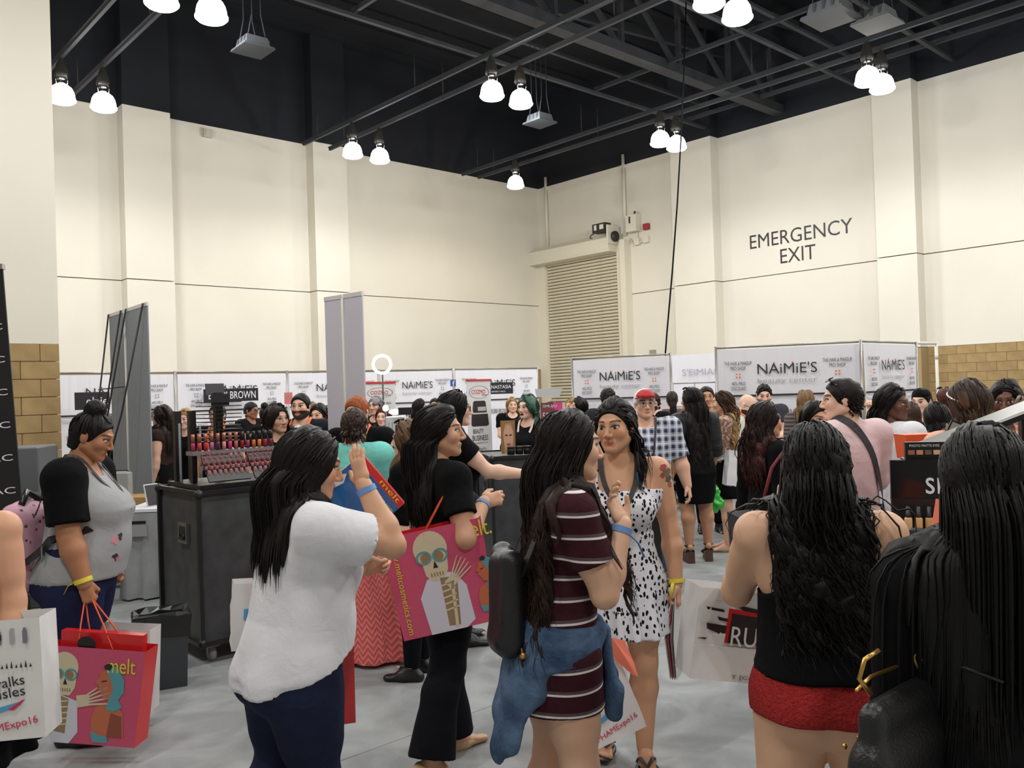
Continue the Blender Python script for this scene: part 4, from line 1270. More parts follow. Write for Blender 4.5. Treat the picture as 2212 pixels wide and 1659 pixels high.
def naimies(label, p0, p1, H=2.13, seed=0, extras=True, side=True, z0=.12, left_blk=True, right_blk=True, amp=.018, posts=True, dots=m_orange):
    p0 = Vector((p0[0], p0[1], 0)); p1 = Vector((p1[0], p1[1], 0)); L = (p1-p0).length
    t = thing('booth_banner', label, 'banner', p0, math.atan2(p1.y-p0.y, p1.x-p0.x), 'white booth banners')
    sh = ob('banner_sheet', quadpanel(p0, p1, z0, H-.03, seed=seed, amp=amp), m_banner, t)
    # local: x along, front is -y
    yf = -.03
    w = min(L*.42, .86); cx = L*.5
    if w > 0:
        text(t, "NAiMiE'S", m_ink, cx, H-.29, w, .135, yf)
        text(t, 'beauty center', m_ink3, cx, H-.45, w, .075, yf)
        for fx in (-.215, .095):
            MB().cbox((cx+fx*w, yf-.002, H-.222), (.02, .003, .02)).build('orange_dot', dots, t)
    for sx, on in ((.15, left_blk), (.85, right_blk)):
        if not on: continue
        x = L*sx; ww = min(.34, L*.2)
        text(t, 'THE HAIR & MAKEUP', m_ink, x, H-.21, ww, .045, yf); text(t, 'PRO SHOP', m_ink, x, H-.275, ww*.55, .045, yf)
        MB().cbox((x-.02, yf, H-.35), (.018, .003, .018)).cbox((x+.02, yf, H-.35), (.018, .003, .018)).cbox((x-.02, yf, H-.39), (.018, .003, .018)).cbox((x+.02, yf, H-.39), (.018, .003, .018)).build('dots', dots, t)
        text(t, '40% PRO', m_ink, x, H-.47, ww*.5, .045, yf); text(t, 'DISCOUNT', m_ink, x, H-.535, ww*.55, .045, yf)
    MB().box((0, yf-.003, H-.64), (L, yf, H-.615)).build('black_line', m_ink, t)
    text(t, 'www.naimies.com', m_ink3, L*.14, H-.72, .32, .03, yf); text(t, 'www.naimies.com', m_ink3, L*.84, H-.72, .32, .03, yf)
    if extras:
        text(t, 'MARIO\nBADESCU', m_ink2, L*.2, H-.9, .22, .13, yf)
        text(t, 'BOBBI BROWN', m_ink, L*.5, H-.86, .42, .09, yf)
        text(t, 'MAC', m_ink, L*.8, H-.87, .24, .075, yf)
        text(t, 'hourglass', m_ink2, L*.3, H-1.1, .26, .06, yf)
        text(t, 'nars', m_ink2, L*.85, H-1.1, .22, .09, yf)
        text(t, 'smashbox', m_ink2, L*.7, H-1.35, .3, .06, yf)
        text(t, 'TEMPTU', m_ink2, L*.2, H-1.35, .26, .07, yf)
        pts = [(.07*math.cos(a), .07*math.sin(a)) for a in np.linspace(0, 2*math.pi, 25)[:-1]]
        cols = [(222, 60, 70), (236, 150, 40), (70, 170, 90), (50, 110, 200), (130, 60, 150), (220, 60, 140)]
        wheel = bpy.data.objects.new('colour_wheel', None); link(wheel, t); wheel.location = (L*.55, yf, H-1.08)
        for i, cc in enumerate(cols):
            MB().prism([(0, 0)]+[(.075*math.cos(a), .075*math.sin(a)) for a in np.linspace(i*math.pi/3, (i+1)*math.pi/3, 5)], -.002, .001).build('wheel_segment', M_('wheel%d' % i, cc, .6), wheel)
    if posts:
        for x in (-.02, L+.02):
            MB().cyl((x, .01, 0), (x, .01, H+.02), .018, n=10).box((x-.2, -.1, 0), (x+.2, .12, .012)).build('banner_post', m_pole, t)
        MB().cyl((-.02, .012, H), (L+.02, .012, H), .014, n=8).build('cross_bar', m_pole, t)
    return t
BP = [RM(16.95, 6.95), RM(15.02, 6.85), RM(13.03, 6.75), RM(11.25, 6.95), RM(9.85, 7.45), RM(7.72, 7.62)]
BL = ['white booth banner behind the black square sign at the far left', 'white booth banner behind the long dark brand sign', 'white booth banner mostly hidden by the lavender banner', 'white booth banner behind the ring light', 'white booth banner ending at the roller door, far end of the row']
for i in range(5):
    d = (BP[i+1]-BP[i]).normalized()*.03
    naimies(BL[i], BP[i]+d, BP[i+1]-d, seed=i, left_blk=i != 0, dots=m_ink2)
naimies('white booth banner left of the gap, behind the red cap', atz(1237, 775, 2.13), atz(1445, 765, 2.13), seed=11, amp=.035)
naimies('wide white booth banner at the right, behind the white shirt', atz(1549, 752, 2.13), atz(1855, 738, 2.13), seed=12, amp=.035)
nb = naimies('white booth banner turned away at the right end of the booth', atz(1862, 737, 2.13), atz(1979, 741, 2.13), seed=13, amp=.04)
_q0 = atz(1979, 741, 2.13); _q1 = atz(2022, 742, 2.13)
_o = tag(MB().cyl(_q0+Vector((.06, .05, 0)), _q1, .02, n=8).cyl((_q1.x, _q1.y, 0), _q1+Vector((0, 0, .02)), .022, n=8).cyl(_q1+Vector((0, 0, -.22)), _q1+Vector((0, 0, -.14)), .025, n=8).build('booth_frame_pole', M_('white_pole', (210, 206, 196), .4)), 'white corner pole with a bar beside the right booth banner', 'pole')
# plain rear sheet seen through the gap, with wire shelving in front
_a = at(1450, 830, 15.6); _b = at(1560, 830, 15.0); _a.z = _b.z = 0
rs = tag(ob('booth_back_sheet', quadpanel(_a, _b, .1, 2.22, seed=21, amp=.03), m_banner, None), 'plain white sheet seen through the gap between two booth banners', 'sheet')
rs.matrix_world = Matrix.Translation(_a) @ Matrix.Rotation(math.atan2(_b.y-_a.y, _b.x-_a.x), 4, 'Z')
text(rs, "S'EIMIAN", m_ink3, .62, 1.9, .75, .12, -.04)
t = thing('wire_shelf', 'chrome wire shelving rack in the gap between booth banners', 'shelf', (at(1500, 830, 14.6).x, 14.6, 0), .1)
for x in (-.38, .0, .38):
    MB().cyl((x, 0, 0), (x, 0, 1.72), .014, n=6).build('shelf_post', m_pole, t)
for z in (.5, .9, 1.3, 1.7):
    mb = MB()
    mb.cyl((-.4, -.15, z), (.4, -.15, z), .012, n=5).cyl((-.4, .15, z), (.4, .15, z), .012, n=5)
    for k in range(9): mb.cyl((-.4+k*.1, -.15, z), (-.4+k*.1, .15, z), .006, n=4)
    mb.build('wire_shelf_tier', m_pole, t)
# signs hung on the back row
def sign(label, px0, px1, py0, py1, Z, mat, lines, name='brand_sign', cat='sign', rot=None, z1=None):
    a = at(px0, py1, Z); b = at(px1, py1, Z if z1 is None else z1); top = at(px0, py0, Z)
    L = math.hypot(b.x-a.x, b.y-a.y); h = top.z-a.z
    t = thing(name, label, cat, a, math.atan2(b.y-a.y, b.x-a.x) if rot is None else rot)
    MB().box((0, -.012, 0), (L, .012, h)).build('sign_board', mat, t)
    for st, m, u, v, w, hh in lines: text(t, st, m, u*L, v*h, w*L, hh*h, -.016)
    return t
sg = sign('black square brand sign with thin white lettering at the far left banner', 162, 237, 848, 886, 11.8, m_signblk, [('e|cie', m_signwht, .63, .42, .62, .62)], z1=12.1)
sg = sign('long dark brand sign with white capitals above the makeup display', 440, 558, 841, 869, 13.7, m_signblk, [('BOBBI BROWN', m_signwht, .52, .5, .86, .58)], z1=14.1)
sign('small black brand sign beside the right roll-up banner', 1050, 1108, 827, 852, 15.4, m_signblk, [('ANASTASIA', m_signwht, .5, .62, .86, .3), ('BEVERLY HILLS', m_signwht, .45, .22, .5, .12)], z1=15.6)
sign('small blue square sign with a white letter f on the banner post', 973, 985, 820, 835, 15.6, M_('sign_blue', (52, 84, 150), .5), [('f', m_signwht, .6, .42, .42, .8)])
sign('small black brand sign half hidden behind the grey banner', 320, 341, 883, 906, 12.9, m_signblk, [('MAKE UP\nFOR EVER', m_signwht, .45, .6, .8, .5), ('m', m_red, .5, .15, .3, .18)])
sign('small pink and green sign left of the dark suit', 615, 632, 848, 873, 12.6, M_('sign_pink', (222, 120, 130), .5), [('o', M_('sign_green', (120, 170, 90), .5), .5, .6, .6, .3)])
# roll-up banners
def rollup(label, px0, px1, ptop, pbot, Z0, Z1, case):
    a = at(px0, pbot, Z0); b = at(px1, pbot, Z1); top = at(px0, ptop, Z0)
    L = math.hypot(b.x-a.x, b.y-a.y); zb, zt = a.z, top.z; h = zt-zb
    t = thing('rollup_banner', label, 'banner', (a.x, a.y, 0), math.atan2(b.y-a.y, b.x-a.x), 'roll-up banners')
    MB().box((0, -.004, zb), (L, .004, zt)).build('print_sheet', M_('rollup_print', (208, 206, 206), .5), t)
    MB().box((-.01, -.02, zt), (L+.01, .02, zt+.025)).build('top_rail', m_red if True else m_pole, t)
    MB().box((-.01, -.06, zb-.04), (L+.01, .06, zb)).cyl((L/2, 0, 0), (L/2, 0, zb), .02, n=8).box((L/2-.25, -.15, 0), (L/2+.25, .15, .02)).build('base', m_pole, t)
    ring = MB(); n = 32; yf = -.006
    for k in range(n):
        a0, a1 = 2*math.pi*k/n, 2*math.pi*(k+1)/n
        for rr in ((.42, .0), ):
            p = [(L*.5+L*.42*math.cos(q)*s_, zt-h*.15+h*.085*math.sin(q)*s_) for q, s_ in ((a0, 1), (a1, 1), (a1, .95), (a0, .95))]
            ring.prism(p, yf-.001, yf)
    ring.build('logo_ring', m_ink2, t)
    text(t, 'COZMO', m_red, L*.47, zt-h*.145, L*.58, h*.055, yf-.002); text(t, 'style', m_ink, L*.72, zt-h*.19, L*.22, h*.025, yf-.002)
    if case:
        c = MB(); yy = yf-.003
        c.prism([(L*.2, zt-h*.42), (L*.24, zt-h*.28), (L*.3, zt-h*.265), (L*.7, zt-h*.265), (L*.76, zt-h*.28), (L*.8, zt-h*.42)], yy, yf)
        c.prism([(L*.14, zt-h*.585), (L*.16, zt-h*.44), (L*.84, zt-h*.44), (L*.88, zt-h*.585), (L*.8, zt-h*.6), (L*.2, zt-h*.6)], yy, yf)
        c.build('suitcase_print', m_dkprint, t)
        MB().prism([(L*.42, zt-h*.40), (L*.76, zt-h*.40), (L*.76, zt-h*.345), (L*.42, zt-h*.345)], yy-.001, yy).build('label_print', M_('grey_print', (170, 170, 172), .5), t)
        text(t, 'BEAUTY', m_ink, L*.42, zt-h*.665, L*.44, h*.06, yy); text(t, 'BUSINESS', m_ink, L*.5, zt-h*.755, L*.66, h*.07, yy); text(t, 'magazine', m_ink2, L*.5, zt-h*.82, L*.62, h*.022, yy)
        text(t, 'YOUTV', m_ink, L*.55, zt-h*.905, L*.4, h*.03, yy)
    else:
        text(t, 'BRAND NEW 2016', m_ink, L*.5, zt-h*.32, L*.7, h*.03, yf-.002); text(t, 'Rolling Cases', m_ink2, L*.5, zt-h*.39, L*.6, h*.04, yf-.002)
rollup('white roll-up banner under the glowing ring light', 791, 857, 829, 965, 11.6, 11.9, False)
rollup('white roll-up banner showing a black suitcase', 1013, 1064, 823, 988, 13.0, 13.3, True)
# tall two-sided banners
def tallbanner(label, name, px0, px1, pxm, y0, y1, Z0, Z1, mat, stays):
    a = at(px0, y0, Z0); b = at(px1, y1, Z1); zt = (a.z+b.z)/2
    L = math.hypot(b.x-a.x, b.y-a.y)
    t = thing('tall_banner', label, 'banner', (a.x, a.y, 0), math.atan2(b.y-a.y, b.x-a.x))
    fm = (pxm-px0)/(px1-px0)*1.02
    MB().box((0, -.006, .08), (L*fm-.012, .006, zt)).build('banner_panel', mat, t)
    MB().box((L*fm+.012, -.006, .08), (L, .006, zt)).build('banner_panel', mat, t)
    MB().cyl((L*fm, -.01, 0), (L*fm, -.01, zt), .014, n=8).build('banner_pole', M_('white_pole', (210, 206, 196), .4), t)
    MB().box((0, -.012, zt), (L*fm-.01, .012, zt+.035)).box((L*fm+.01, -.012, zt), (L, .012, zt+.035)).build('top_rail', M_('white_rail', (214, 212, 212), .45), t)
    MB().box((-.05, -.15, 0), (L+.05, .15, .07)).build('base', m_pole, t)
    if stays:
        for x, xe, ye in ((.03, -.35, -.3), (L*fm-.1, -.1, -.35), (L*fm+.08, .1, -.4), (L-.08, L*.5, -.45)):
            MB().tube([(x, -.02, zt+.03), (x*.6+xe*.4, ye*.4, zt*.6), (xe, ye, .3)], .009, 5).build('stay_cord', m_dkplastic, t)
        MB().tube([(-.05, -.12, zt*.7), (.2, -.14, zt*.7), (L*fm, -.02, zt*.705)], .006, 5).build('stay_cord', m_dkplastic, t)
tallbanner('tall blue-grey banner held by black cords, left of the display case', 'b', 237, 319, 273, 684, 662, 9.2, 8.2, M_('bluegrey_banner', (132, 140, 150), .6, var=.03, vscale=2), True)
tallbanner('tall lavender white banner standing in the middle of the hall', 'b', 702, 783, 742, 652, 638, 7.3, 6.95, M_('lavender_banner', (206, 202, 216), .55, var=.02, vscale=2), False)
# black leaning banner at the left edge
_p = at(8, 582, 4.75)
t = thing('leaning_banner', 'black banner with repeated white letters leaning at the left edge', 'banner', (_p.x, _p.y, 0), .12)
_LB = Matrix.Rotation(math.radians(-2.6), 4, 'Y')
MB().box((-.85, -.005, .05), (0, .005, _p.z), M=Matrix.Translation((.03, 0, 0))).build('banner_sheet', M_('black_banner', (14, 14, 17), .5), t)
MB().box((-.83, -.02, _p.z), (.035, .02, _p.z+.03)).build('top_rail', m_pole, t)
MB().box((-.85, -.18, 0), (.08, .18, .05)).build('base', m_pole, t)
for k in range(11):
    text(t, 'MISTERAC', m_signwht, -.205, _p.z-.135-k*.183, .42, .036, -.008)
t.rotation_euler = (0, math.radians(-2.9), .12)
t.location = (_p.x+.095, _p.y, 0)
# ring light
_p = at(825, 787, 11.4)
t = thing('ring_light', 'glowing white ring light on a thin stand', 'lamp', (_p.x, _p.y, 0))
mb = MB(); R0 = .118; n = 36
for k in range(n): pass
mb.tube([(R0*math.cos(2*math.pi*k/n), 0, _p.z+R0*math.sin(2*math.pi*k/n)) for k in range(n+1)], .019, 10)
mb.build('ring', M_('ring_glow', (255, 255, 255), .4, emit=(255, 250, 238), estr=5), t)
MB().cyl((0, .02, 0), (0, .02, _p.z-R0-.01), .011, n=8).build('stand', m_blackpl, t)
for k in range(3):
    a = k*2.09; MB().tube([(0, .02, .35), (.3*math.cos(a), .02+.3*math.sin(a), .01)], .01, 6).build('stand_leg', m_blackpl, t)

# ---------------------------------------------------------------- road cases used as counters
def roadcase(label, corner, ang, w, d, h, wheels=True, handle=True, zleg=.11, handle2=False):
    """corner = near vertical edge on the floor; faces run left-back (w) and right-back (d)"""
    t = thing('road_case', label, 'case', corner, ang, 'road cases used as counters')
    # local: x along the right face, y along the left face (away from the camera)
    MB().bbox((.012, .012, zleg+.02), (w-.012, d-.012, h-.012), .004).build('case_body', m_case, t)
    e = .026
    for x, y in ((0, 0), (w, 0), (0, d), (w, d)):
        MB().box((x-e/2, y-e/2, zleg), (x+e/2, y+e/2, h)).build('edge_strip', m_caseedge, t)
    for z in (zleg+.02, h-.012):
        for (x0, y0, x1, y1) in ((0, 0, w, 0), (0, d, w, d), (0, 0, 0, d), (w, 0, w, d)):
            MB().box((min(x0, x1)-e/2, min(y0, y1)-e/2, z-e/2), (max(x0, x1)+e/2, max(y0, y1)+e/2, z+e/2)).build('edge_strip', m_caseedge, t)
    for x, y in ((0, 0), (w, 0), (0, d), (w, d)):
        for z in (zleg+.03, h-.02):
            MB().sphere((x, y, z), .03, 8, sq=(1, 1, 1.1)).build('ball_corner', m_caseedge, t)
    if handle:
        for face in ((0,) if not handle2 else (0, 1)):
            def MM(c):
                return Matrix.Translation((0, c, 0)) @ Matrix.Rotation(math.pi/2, 4, 'Z') if face == 0 else Matrix.Translation((c, 0, 0))
            zc = h*.74; cpos = d*.38 if face == 0 else w*.45
            if face == 0: M = Matrix(((0, 1, 0, -.002), (-1, 0, 0, cpos), (0, 0, 1, zc), (0, 0, 0, 1)))
            else: M = Matrix.Translation((cpos, -.002, zc))
            hb = MB().box((-.07, -.008, -.065), (.07, .012, .065), M=M).build('handle_plate', m_steelplate, t)
            MB().box((-.05, -.010, -.045), (.05, -.006, .045), M=M).build('handle_recess', m_blackpl, hb)
            MB().tube([M @ Vector(p) for p in ((-.04, -.012, -.01), (-.035, -.016, -.03), (.035, -.016, -.03), (.04, -.012, -.01))], .007, 6).build('handle_grip', m_caseedge, hb)
    if wheels:
        for x, y in ((.09, .09), (w-.09, .09), (.09, d-.09), (w-.09, d-.09)):
            c = MB().box((x-.04, y-.04, zleg-.015), (x+.04, y+.04, zleg+.005)).box((x-.022, y-.006, .045), (x-.018, y+.006, zleg)).box((x+.018, y-.006, .045), (x+.022, y+.006, zleg)).build('castor', m_steelplate, t)
            MB().cyl((x-.015, y, .05), (x+.015, y, .05), .05, n=16).build('wheel', m_rubber, c)
    return t
A45 = math.radians(42)
c1 = at(432, 1200, 5.3)
case1 = roadcase('dark grey road case carrying the lip gloss display, left side', (c1.x, c1.y, 0), A45, .82, .68, 1.09)
case1M = Matrix.Translation((c1.x, c1.y, 0)) @ Matrix.Rotation(A45, 4, 'Z')
c2 = at(1062, 1000, 7.4)
case2 = roadcase('dark grey road case with recessed handle behind the striped dress', (c2.x, c2.y, 0), math.radians(12), 1.15, .8, 1.09, handle2=True)
for lab, px, Z, ang, w in (('dark counter case holding jewellery behind the coral skirt', 846, 6.65, 14, .55), ('dark counter case behind the plaid shirt', 1372, 11.95, 8, .42), ('dark counter case right of the mauve hoodie', 1478, 11.9, 8, .5),
        ('dark counter case carrying the white lamp box below the ring light', 832, 9.15, 5, .75), ('dark counter case with slim bottles left of the plaid shirt', 1215, 8.9, 6, .95)):
    p = at(px, 1000, Z); roadcase(lab, (p.x, p.y, 0), math.radians(ang), w, .5, 1.0, handle=False)

# ---- lip gloss and bottle display on the left case
rr = random.Random(5)
def on1(x, y, z): return case1M @ Vector((x, y, z))
t = thing('acrylic_display', 'clear and black acrylic makeup display with a tower of thin shelves', 'display', on1(0, 0, 1.09), A45)
MB().box((.03, .05, .0), (.80, .60, .03)).build('base_plate', m_blackpl, t)
MB().box((.06, .22, .21), (.66, .34, .235)).build('gloss_shelf', M_('acrylic_grey', (120, 120, 124), .2), t)
MB().box((.07, .26, .03), (.10, .30, .21)).build('shelf_leg', m_blackpl, t); MB().box((.62, .26, .03), (.65, .30, .21)).build('shelf_leg', m_blackpl, t)
for k in range(2):
    MB().prism([(0, 0), (.28, 0), (.28, .2), (0, .2)], 0, .012, M=Matrix.Translation((.09+k*.31, .04, .05)) @ Matrix.Rotation(math.radians(-38), 4, 'X')).build('bottle_rack', m_blackpl, t)
tw = MB(); tw.box((.32, .46, .03), (.37, .51, .62)); tw.build('tower_post', m_blackpl, t)
for k in range(11):
    MB().box((.22, .40, .28+k*.027), (.48, .56, .286+k*.027)).build('tower_shelf', m_blackpl, t)
MB().box((.28, .42, .53), (.40, .44, .61)).build('sign_plate', m_signblk, t)
MB().box((.27, .43, .65), (.40, .44, .73), M=Matrix.Rotation(-.1, 4, 'X')).build('sign_plate', M_('plate_grey', (70, 72, 78), .4), t)
for x in (.06, .16):
    MB().box((x, .52, .03), (x+.045, .565, .50)).build('black_column', m_blackpl, t)
for x in (.06, .2, .33):
    MB().cyl((x, .44, .03), (x, .44, .42), .008, n=6).build('acrylic_rod', m_acryl, t)
def glossmesh():
    b = MB().lathe([(.001, 0), (.0085, 0), (.0085, .052), (.007, .055)], 10).mesh('tube')
    c = MB().lathe([(.0085, .055), (.0085, .11), (.007, .112), (.001, .112)], 10).mesh('cap')
    return b, c
gb, gc = glossmesh()
GC = [(190, 50, 100), (200, 70, 70), (196, 40, 50), (190, 110, 170), (90, 40, 70), (236, 150, 160), (220, 60, 110), (190, 110, 110), (150, 20, 30), (160, 60, 110), (210, 120, 50), (240, 130, 60), (170, 30, 60), (120, 40, 60)]
GN = ['magenta', 'coral red', 'crimson', 'mauve', 'plum', 'pale pink', 'hot pink', 'dusty rose', 'deep red', 'purple pink', 'amber', 'bright orange', 'raspberry', 'wine']
for k in range(14):
    p = on1(.085+k*.042, .28, 1.09+.235)
    b2 = gb.copy(); b2.materials.clear(); b2.materials.append(M_('gloss%d' % k, GC[k], .25)); c2_ = gc.copy(); c2_.materials.clear()
    c2_.materials.append(M_('rosegold_cap', (176, 112, 96), .25, metal=.6) if k < 8 else m_blackpl)
    g = thing('lip_gloss', '%s lip gloss tube with %s cap on the upper display shelf' % (GN[k], 'rose gold' if k < 8 else 'black'), 'lip gloss', p, group='lip gloss tubes on the shelf')
    ob('tube', b2, None, g); ob('cap', c2_, None, g)
    for q in g.children: q.scale = (1.5, 1.5, 1.0)
rb_ = MB().lathe([(.001, 0), (.011, 0), (.011, .045), (.008, .052)], 10).mesh('bottle'); rb_.materials.append(M_('clear_pink_glass', (170, 120, 120), .15, spec=.6))
rc_ = MB().lathe([(.009, .052), (.009, .078), (.006, .083), (.001, .083)], 10).mesh('cap'); rc_.materials.append(M_('polish_red_cap', (140, 62, 64), .3))
for k in range(2):
    for i in range(4):
        for j in range(8):
            u = .09+k*.31+.015+j*.036; v = .02+i*.048
            yy = .04+v*.79+.02; zz = .05+v*.50+.01
            g = thing('roller_bottle', 'red-capped roller bottle, %s rack half, %s row, %s from left' % (('left', 'right')[k], ('front', 'second', 'third', 'back')[i], ('first', 'second', 'third', 'fourth', 'fifth', 'sixth', 'seventh', 'last')[j]), 'bottle', on1(u, yy, 1.09+zz), group='roller bottles in the sloping rack')
            ob('bottle', rb_, None, g); ob('cap', rc_, None, g)
# ---- counter 2 things
c2M = Matrix.Translation((c2.x, c2.y, 0)) @ Matrix.Rotation(math.radians(12), 4, 'Z')
def on2(x, y, z): return c2M @ Vector((x, y, z))
t = thing('photo_stand', 'framed close-up face photo standing on the middle road case', 'photo', on2(.14, .25, 1.09), math.radians(8))
MB().box((0, 0, 0), (.13, .008, .30)).build('photo_board', M_('photo_bg', (190, 150, 110), .4), t)
def ellp(cx, cz, rx, rz, n=24, a0=0): return [(cx+rx*math.cos(2*math.pi*k/n), cz+rz*math.sin(2*math.pi*k/n)) for k in range(n)]
for nm, pts, m, yy in (('hair_print', [(0, 0), (.03, 0), (.02, .18), (.04, .27), (.09, .28), (.115, .2), (.105, 0), (.13, 0), (.13, .30), (0, .30)], M_('photo_hair', (150, 112, 70), .5), -.001), ('face_print', ellp(.067, .145, .045, .115), M_('photo_face', (214, 166, 138), .4), -.002),
        ('eye_print', [(.035, .165), (.06, .16), (.06, .172), (.04, .176)], m_dkprint, -.003), ('eye_print', [(.075, .16), (.10, .165), (.095, .176), (.075, .172)], m_dkprint, -.003), ('lip_print', ellp(.068, .085, .02, .01), M_('photo_lip', (176, 76, 76), .4), -.003)):
    MB().prism(pts, yy, .0).build(nm, m, t)
for k in range(3):
    g = tag(MB().lathe([(.001, 0), (.034, 0), (.034, .05), (.03, .055), (.001, .055)], 16).lathe([(.035, .056), (.035, .075), (.001, .076)], 16).build('compact_jar', m_blackpl, None, loc=on2(.20+k*.075, .12, 1.09)), 'round black jar in front of the framed face photo, %s' % ('left one', 'middle one', 'right one')[k], 'jar', 'black jars on the road case')
t = thing('magazine_stand', 'clear stand holding a colourful beauty poster on the middle road case', 'poster', on2(.50, .2, 1.14), math.radians(10))
MB().box((0, .004, 0), (.21, .010, .40)).box((0, -.1, -.05), (.21, .010, 0)).build('acrylic_holder', m_acryl, t)
MB().box((.005, -.002, .02), (.205, .003, .40)).build('poster_sheet', M_('poster_bg', (120, 66, 72), .35), t)
for nm, pts, m in (('pink_print', [(.13, .33), (.205, .28), (.205, .40), (.12, .40)], M_('poster_pink', (214, 70, 130), .4)), ('yellow_print', [(.16, .22), (.205, .2), (.205, .27), (.17, .28)], M_('poster_yel', (226, 170, 60), .4)), ('peach_print', [(.01, .03), (.12, .02), (.09, .16), (.02, .14)], M_('poster_peach', (226, 160, 130), .4)), ('red_print', [(.11, .05), (.2, .04), (.2, .14), (.12, .15)], M_('poster_red', (190, 50, 60), .4))):
    MB().prism(pts, -.004, -.002).build(nm, m, t)
text(t, 'SMUJO', m_signwht, .09, .365, .13, .03, -.005); text(t, '50 BO', m_signwht, .10, .28, .16, .06, -.005); text(t, 'FOUR', m_signwht, .11, .205, .07, .028, -.005)
g = tag(MB().box((0, 0, 0), (.30, .18, .10)).box((.02, .02, .10), (.28, .16, .12)).build('black_tray', m_blackpl, None, loc=on2(.42, .03, 1.09), rot=(0, 0, math.radians(12))), 'low black tray under the beauty poster on the road case', 'tray')
# lamp box, phone rig, jewellery
p = at(853, 945, 9.3)
t = thing('lamp_box', 'tall white slotted lamp box on a counter below the ring light', 'lamp box', (p.x-.10, p.y, 1.0), 0)
MB().bbox((0, 0, 0), (.20, .12, .42), .01).build('box_body', M_('white_plastic', (206, 206, 212), .4), t)
for k in range(4): MB().box((.03+k*.04, -.004, .05), (.045+k*.04, .0, .36)).build('slot', m_ink3, t)
MB().sphere((.10, .06, .47), .05, 10, sq=(1.4, 1, .6)).build('lamp_bulb', M_('bulb_glow', (255, 255, 255), .4, emit=(255, 252, 245), estr=6), t)
p = at(833, 882, 9.35)
t = thing('bare_bulb_lamp', 'small round glowing makeup bulb left of the lamp box', 'lamp', (p.x, p.y, 1.0))
MB().sphere((0, 0, p.z-1.0), .035, 10).build('bulb', M_('bulb_glow', None), t); MB().cyl((0, 0, 0), (0, 0, p.z-1.04), .012).build('stem', m_blackpl, t)
p = at(878, 890, 9.2)
t = thing('phone_rig', 'phone held on a small tripod above the counter', 'phone', (p.x, p.y, 1.0))
MB().box((-.09, 0, p.z-1.03), (.06, .015, p.z-.95)).build('phone', m_blackpl, t); MB().cyl((0, .01, 0), (0, .01, p.z-1.03), .008).build('stem', m_pole, t)
for k in range(9):
    p = at(838+k*5.2, 1003-rr.random()*6, 6.8)
    g = tag(MB().tube([(.03*math.cos(a), 0, .03+.03*math.sin(a)) for a in np.linspace(0, 6.28, 13)], .006, 6).build('ring_piece', M_('rose_metal', (200, 150, 130), .25, metal=.8), None, loc=(p.x, p.y, 1.003), rot=(0, 0, rr.random()*3)), 'shiny rose metal ring piece lying on the dark counter', 'jewellery', 'rose metal pieces on the counter')
for k in range(12):
    p = at(1212+k*6.2, 905, 9.1)
    g = tag(MB().lathe([(.001, 0), (.014, 0), (.014, .07), (.011, .075), (.011, .13), (.001, .131)], 8).build('slim_bottle', m_blackpl if k % 3 else M_('bronze_cap', (120, 84, 60), .3), None, loc=(p.x, p.y+.1, 1.0)), 'slim dark bottle in the row on the counter left of the red cap', 'bottle', 'slim bottles on the far counter')
p = at(1365, 950, 6.6)
t = thing('white_box_display', 'white boxed makeup display in front of the plaid shirt', 'display', (p.x-.12, p.y, .94), 0)
MB().box((0, 0, 0), (.17, .03, .42), M=Matrix.Translation((.0, 0, .12))).build('white_back', m_paper, t); MB().box((.0, -.12, 0), (.28, .05, .12)).build('tray', m_blackpl, t)
for k in range(7): MB().cyl((.02+k*.035, -.06, .12), (.02+k*.035, -.06, .2), .012, n=8).build('lipstick_row', M_('lip_brown', (130, 60, 56), .3), t)
mb = MB().box((-.02, -.14, 0), (.3, .1, -.94)).build('pedestal', m_caseedge, t)
p = at(1184, 850, 10.5)
t = thing('clear_tub', 'small clear plastic tub held up behind the poster', 'tub', (p.x-.14, p.y, p.z-.04)); MB().loft([[(0, 0, 0), (.28, 0, 0), (.28, .15, 0), (0, .15, 0)], [(-.02, -.02, .1), (.32, -.02, .1), (.32, .17, .1), (-.02, .17, .1)]]).build('tub_body', M_('tub_plastic', (214, 216, 220), .3), t)

# ---------------------------------------------------------------- left table group
p0 = at(266, 1100, 7.15)
tb = thing('skirted_table', 'white-topped table with a shiny silver grey skirt', 'table', (p0.x, p0.y, 0), math.radians(4))
MB().box((0, 0, .735), (1.0, .7, .76)).build('table_top', M_('white_top', (226, 226, 232), .5), tb)
def skirtmesh():
    V = []; F = []; n = 90
    per = [(0, 0), (1.0, 0), (1.0, .7), (0, .7)]
    pts = []
    for i in range(4):
        a, b = per[i], per[(i+1) % 4]
        for k in range(n//4): pts.append((a[0]+(b[0]-a[0])*k/(n//4), a[1]+(b[1]-a[1])*k/(n//4), i))
    m = len(pts)
    for j, z in enumerate((.73, .45, .2, .015)):
        for i, (x, y, e) in enumerate(pts):
            o = (.006+.012*j)*math.sin(i*1.9)+.008*j
            nx, ny = ((0, -1), (1, 0), (0, 1), (-1, 0))[e]
            V.append((x+nx*o, y+ny*o, z))
    for j in range(3):
        for i in range(m): F.append((j*m+i, (j+1)*m+i, (j+1)*m+(i+1) % m, j*m+(i+1) % m))
    me = bpy.data.meshes.new('skirt'); me.from_pydata(V, [], F); me.update(); me.polygons.foreach_set('use_smooth', [True]*len(F)); return me
ob('table_skirt', skirtmesh(), M_('silver_satin', (150, 152, 152), .35, spec=.6, var=.08, vscale=10), tb)
for x, y in ((.05, .05), (.95, .05), (.05, .65), (.95, .65)): MB().cyl((x, y, 0), (x, y, .735), .015, n=8).build('leg', m_pole, tb)
